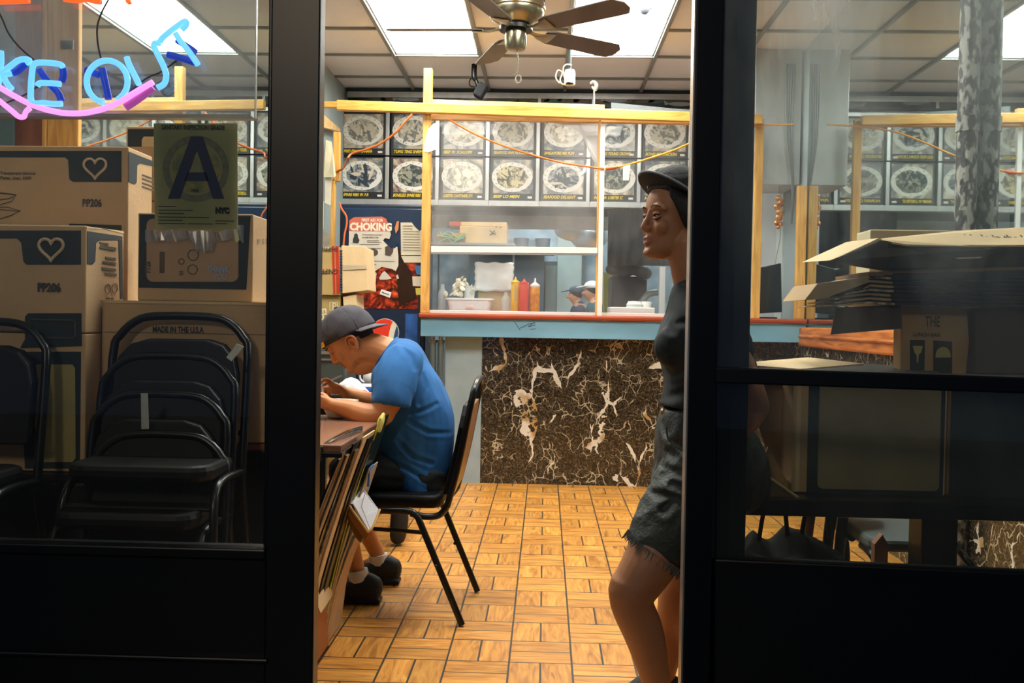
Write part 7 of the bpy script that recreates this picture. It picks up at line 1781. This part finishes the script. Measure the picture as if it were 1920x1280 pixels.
# denim shorts with frayed hem
DN = mat('black_washed_denim', '#434b46', .62, var=.45, vscale=9, vcol='#22292a', bump=.4, bscale=120)
q = MB()
slices(q, [(pq(1243, 764), pq(1390, 775), .140), (pq(1236, 790), pq(1400, 795), .148), (pq(1231, 822), pq(1422, 828), .165), (pq(1231, 866), pq(1436, 868), .175), (pq(1224, 905), pq(1432, 915), .175), (pq(1228, 935), pq(1410, 945), .17)])
q.limb([pw(1315, 890, 2.545), pw(1270, 965, 2.515), pw(1246, 1005, 2.50)], [.108, .100, .094], seg=20)
q.limb([pw(1262, 978, 2.51), pw(1244, 1012, 2.50), pw(1232.5, 1031, 2.495)], [(.096, .092), (.091, .088), (.088, .085)], seg=20, ends=False)
q.limb([pw(1325, 890, 2.72), pw(1305, 960, 2.73), pw(1298, 1000, 2.735)], [.105, .10, .095], seg=20)
sw_ = q.build('shorts', DN, wo, voxel=.0055, sm=4); wrinkle(sw_, .005, 12, (1, 1, 1), 9)
foldsW(sw_, [[(1260, 905), (1285, 915), (1310, 905)], [(1262, 850), (1280, 870), (1310, 868)], [(1252, 800), (1262, 828), (1290, 846), (1310, 850)], [(1240, 950), (1262, 930)], [(1228, 905), (1258, 885), (1290, 880)], [(1225, 925), (1262, 928), (1300, 945)], [(1232, 830), (1240, 800), (1244, 775)], [(1250, 880), (1275, 888), (1300, 880)]], .012, .012)
MB().tube(crom([tuple(P(x, y, YW_-.165+.02*abs(x-1275)/30)) for x, y in ((1249, 800), (1253, 822), (1268, 838), (1290, 848), (1305, 850))], 5), .0026, 6).build('pocket_seam', mat('denim_seam', '#4b5350', .8), sw_)
q = MB(); rd = random.Random(2); hc = pw(1229, 1034, 2.495)
ax = (pw(1186, 1106, 2.46)-pw(1262, 978, 2.51)).normalized(); u_ = Vector((-ax.z, 0, ax.x)).normalized()
if u_.x < 0: u_ = -u_
for k in range(90):
    t = 2*PI*k/90; p = hc+u_*(.089*math.cos(t))+Vector((0, .086*math.sin(t), 0)); d = ax*rd.uniform(.010, .026)+Vector((rd.uniform(-.006, .006), rd.uniform(-.003, .003), rd.uniform(-.003, .003)))
    q.tube([p-ax*.006, p+d*.5+Vector((rd.uniform(-.003, .003), 0, 0)), p+d], [.0028, .0016, .0008], 4)
fr_ = q.build('frayed_hem', mat('frayed_thread', '#59605e', .9), sw_); fr_['kind'] = 'stuff'
q = MB(); q.ell(pw(1243, 772, YW_-.02), (.008, .012, .010)); q.build('waist_button', mat('button_metal', '#b08d6a', .35, .6), sw_, smooth=True)
# shoes
for (x, y, Y_) in ((1238, 1340, 2.51), (1238, 1318, 2.76)):
    p = P(x, y, Y_); q = MB()
    q.limb([Vector((p.x+.03, Y_, .05)), Vector((p.x-.03, Y_, .055)), Vector((p.x-.09, Y_, .032)), Vector((p.x-.13, Y_, .026))], [(.045, .038), (.042, .042), (.026, .044), (.018, .036)], seg=16)
    q.box(p.x-.15, p.x+.06, Y_-.035, Y_+.035, .004, .025); q.build('shoe', mat('canvas_shoe', '#2a2c30', .8), wo, voxel=.006, sm=3)
# ================================================================== LOW CARTON WITH FLATTENED CARDBOARD LEANING ON THE TABLE
t = thing('open_carton', 'low orange-brown open carton on the floor under the table edge holding cardboard', 'carton', (-.95, 3.25, 0))
OC = mat('orange_cardboard', '#b06a36', .7, var=.15, vscale=6)
q = MB(); X0, X1, Y0, Y1, Z1 = -1.05, -.715, 2.86, 3.17, .235
for a in ((X0, X1, Y0, Y0+.006), (X0, X1, Y1-.006, Y1), (X0, X0+.006, Y0+.006, Y1-.006), (X1-.006, X1, Y0+.006, Y1-.006)): q.box(a[0], a[1], a[2], a[3], .003, Z1)
q.box(X0, X1, Y0, Y1, .002, .008)
q.build('body', OC, t)
MB().prism([(X1, 2.95, Z1), (X1, 3.16, Z1), (X1+.015, 3.15, Z1-.05), (X1+.015, 2.98, Z1-.06)], (.003, 0, 0)).build('torn_flap', CARD2, t)
rd = random.Random(21)
BG_ = mat('black_gloss_card', '#11150f', .25)
raw = [(2.66, .70, 1, CARDD, 'dark kraft sheet at the near end of the leaning cardboard bundle'), (2.70, .72, 1, BG_, 'first black glossy sheet from the near end of the leaning bundle'), (2.75, .70, 1, CARD, 'plain tan sheet between two black ones in the leaning bundle'),
 (2.80, .73, 1, BG_, 'black glossy sheet behind the plain tan one in the leaning bundle'), (2.86, .70, 1, CARDD, 'brown sheet with a pale edge in the middle of the leaning bundle'), (2.92, .735, 1, CARD2, 'pale kraft sheet in the middle of the leaning bundle'),
 (2.99, .72, 1, BG_, 'last black glossy sheet before the tall green one in the leaning bundle'), (3.05, .70, 1, mat('green_black_card', '#16241a', .3), 'green-black printed sheet in the leaning cardboard bundle'),
 (3.12, .775, 1, mat('dark_green_card', '#1c3a1e', .3, var=.5, vscale=12), 'tall dark green sheet with yellow edge rising beside the elbow'), (3.13, .60, .6, mat('grey_white_card', '#b8b5ac', .6), 'grey-white sheet with blue trim low in the leaning bundle'),
 (3.14, .45, .35, mat('cream_card', '#cdb98c', .7, var=.2, vscale=10), 'cream sheet closest to the aisle in the leaning bundle'), (3.15, .36, .25, CARD, 'short tan sheet at the outer side of the leaning bundle')]
specs = []
for i, (y0, zt_, f, m_, lab) in enumerate(raw):
    xb = -.790+.006*i; full = -.592+.003*i
    specs.append((xb, xb+(full-xb)*zt_/.74, zt_, y0, y0+.30 if i < 8 else 3.40, m_, lab))
for i, (xb, xt, zt_, y0, y1, m_, lab) in enumerate(specs):
    t = thing('leaning_cardboard', lab, 'cardboard sheet', ((xb+xt)/2, (y0+y1)/2, .01), 'cardboard leaning on the table')
    n = 8; L_ = []; Rr = []
    pts = []
    for k in range(n+1):
        s = k/n; x = xb+(xt-xb)*s-.018*math.sin(PI*s); z = .012+(zt_-.012)*s
        pts.append((x, z))
    rg = []
    for k, (x, z) in enumerate(pts):
        w1 = .008*math.sin(k*1.7+i); rg.append([(x, y0+w1+.10*k/n, z), (x+.005, y0+w1+.10*k/n, z), (x+.005, y1+w1, z), (x, y1+w1, z)])
    MB().rings(rg).build('panel', m_, t)
    em = {1: CARD, 4: EDGE, 8: mat('yellow_green_edge', '#cbd038', .5), 3: BG_, 6: BG_, 7: CARDD, 0: BG_}.get(i, CARD2)
    q = MB(); q.tube([(x+.0035, y0+.008*math.sin(k*1.7+i)+.10*k/n-.002, z) for k, (x, z) in enumerate(pts)], .0035, 6); q.build('front_edge', em, t)
    if i == 8:
        q = MB(); x, z = pts[-1]; q.limb([(x, y0+.10, z-.04), (x+.004, y0+.11, z-.01), (x+.010, y0+.12, z+.012)], [.008, .012, .006]); q.build('torn_tip', mat('torn_yellow', '#d9cf72', .7), t, smooth=True)
    if i == 9:
        x, z = pts[-1]; q = MB(); q.tube([(x+.002, y0+.09, z-.06), (x+.004, y0+.10, z), (x+.004, y0+.16, z+.003)], .004, 6); q.build('blue_trim', mat('blue_trim', '#3c6fc0', .5), t)
# opened carton flap with white inside, hanging over the outer sheet
t = thing('open_flap_carton', 'open carton flap with white inner sheet jutting out beside the chair seat', 'cardboard sheet', P(680, 950, 3.15))
YO = 3.15
def F3(x, y, d=0): return P(x, y, YO+d)
MB().prism([F3(641, 944, 0), F3(648, 914, .12), F3(664, 909, .12), F3(681, 916, .12), F3(690, 928, .12), F3(711, 957, .10), F3(693, 997, 0), F3(672, 972, 0), F3(662, 944, 0)], (0, .002, .001)).build('white_sheet', mat('white_inner_sheet', '#dcdde2', .6), t)
MB().tube([F3(685, 922, .11), F3(678, 950, .03), F3(694, 992, -.003)], .0012, 5).build('crease', mat('crease_grey', '#a9aab0', .7), t)
q = MB(); q.tube(crom([tuple(F3(x, y, d)) for x, y, d in ((640, 945, -.004), (652, 944, -.004), (664, 962, -.004), (690, 998, -.004))], 5), .0045, 8); q.tube(crom([tuple(F3(x, y, d)) for x, y, d in ((690, 998, -.004), (700, 985, .02), (712, 955, .10))], 5), .004, 8); q.build('tan_edge', mat('bright_kraft_edge', '#d8ab5e', .6), t)
MB().prism([F3(641, 946, .003), F3(652, 946, .003), F3(672, 970, .003), F3(692, 1000, .003), F3(684, 1012, .003), F3(664, 984, .003)], (0, .003, 0)).build('tan_flap', mat('kraft_flap', '#a57a48', .7), t)
MB().prism([F3(646, 948, .02), F3(658, 962, .02), F3(680, 1008, .02), F3(676, 1018, .02), F3(664, 1004, .02), F3(650, 970, .02)], (0, .003, 0)).build('under_flap', CARDD, t)
MB().prism([F3(640, 946, .03), F3(650, 950, .03), F3(640, 1010, .03), F3(622, 1090, .03), F3(612, 1094, .03), F3(628, 1010, .03)], (0, .003, 0)).build('side_panel', mat('kraft_side', '#bf9a62', .7), t)
# shiny dark plastic bunched on the table edge
t = thing('plastic_wrap', 'shiny dark clear plastic bunched along the table edge by the cardboard', 'plastic wrap', P(640, 840, 2.9))
q = MB()
for k in range(5):
    q.limb([P(598, 862-k*5, 2.80), P(620, 848-k*5, 2.88), P(650, 826-k*4, 3.02), P(676, 808-k*2, 3.15)], [(.006, .016), (.009, .02), (.007, .018), (.004, .01)], seg=8)
q.build('plastic', mat('shiny_dark_plastic', '#2b2b24', .08, spec=.8, coat=1), t, smooth=True)
# ================================================================== repeats share a group phrase
GR_ = {'menu_sign': 'menu pictures over the counter', 'printed_carton': 'printed cartons behind the glass', 'sauce_bottle': 'sauce bottles on the counter', 'timber_stud': 'pine studs of the counter screen',
       'timber_beam': 'pine beams of the counter screen', 'ceiling_light': 'ceiling light panels', 'security_camera': 'security cameras', 'paper_notice': 'notices on the cooler', 'paper_scrap': 'torn poster scraps',
       'cardboard_carton': 'cartons with tape', 'hanging_paper': 'papers by the side wall', 'plastic_sheet': 'clear sheets of the counter screen', 'wall_mirror': 'side wall mirrors', 'kitchen_light': 'kitchen ceiling lights', 'pipe_leg': 'pipe legs under the counter'}
for o in list(COL.objects):
    k = o.name.split('.')[0]
    if o.parent is None and k in GR_ and 'label' in o and 'group' not in o: o['group'] = GR_[k]
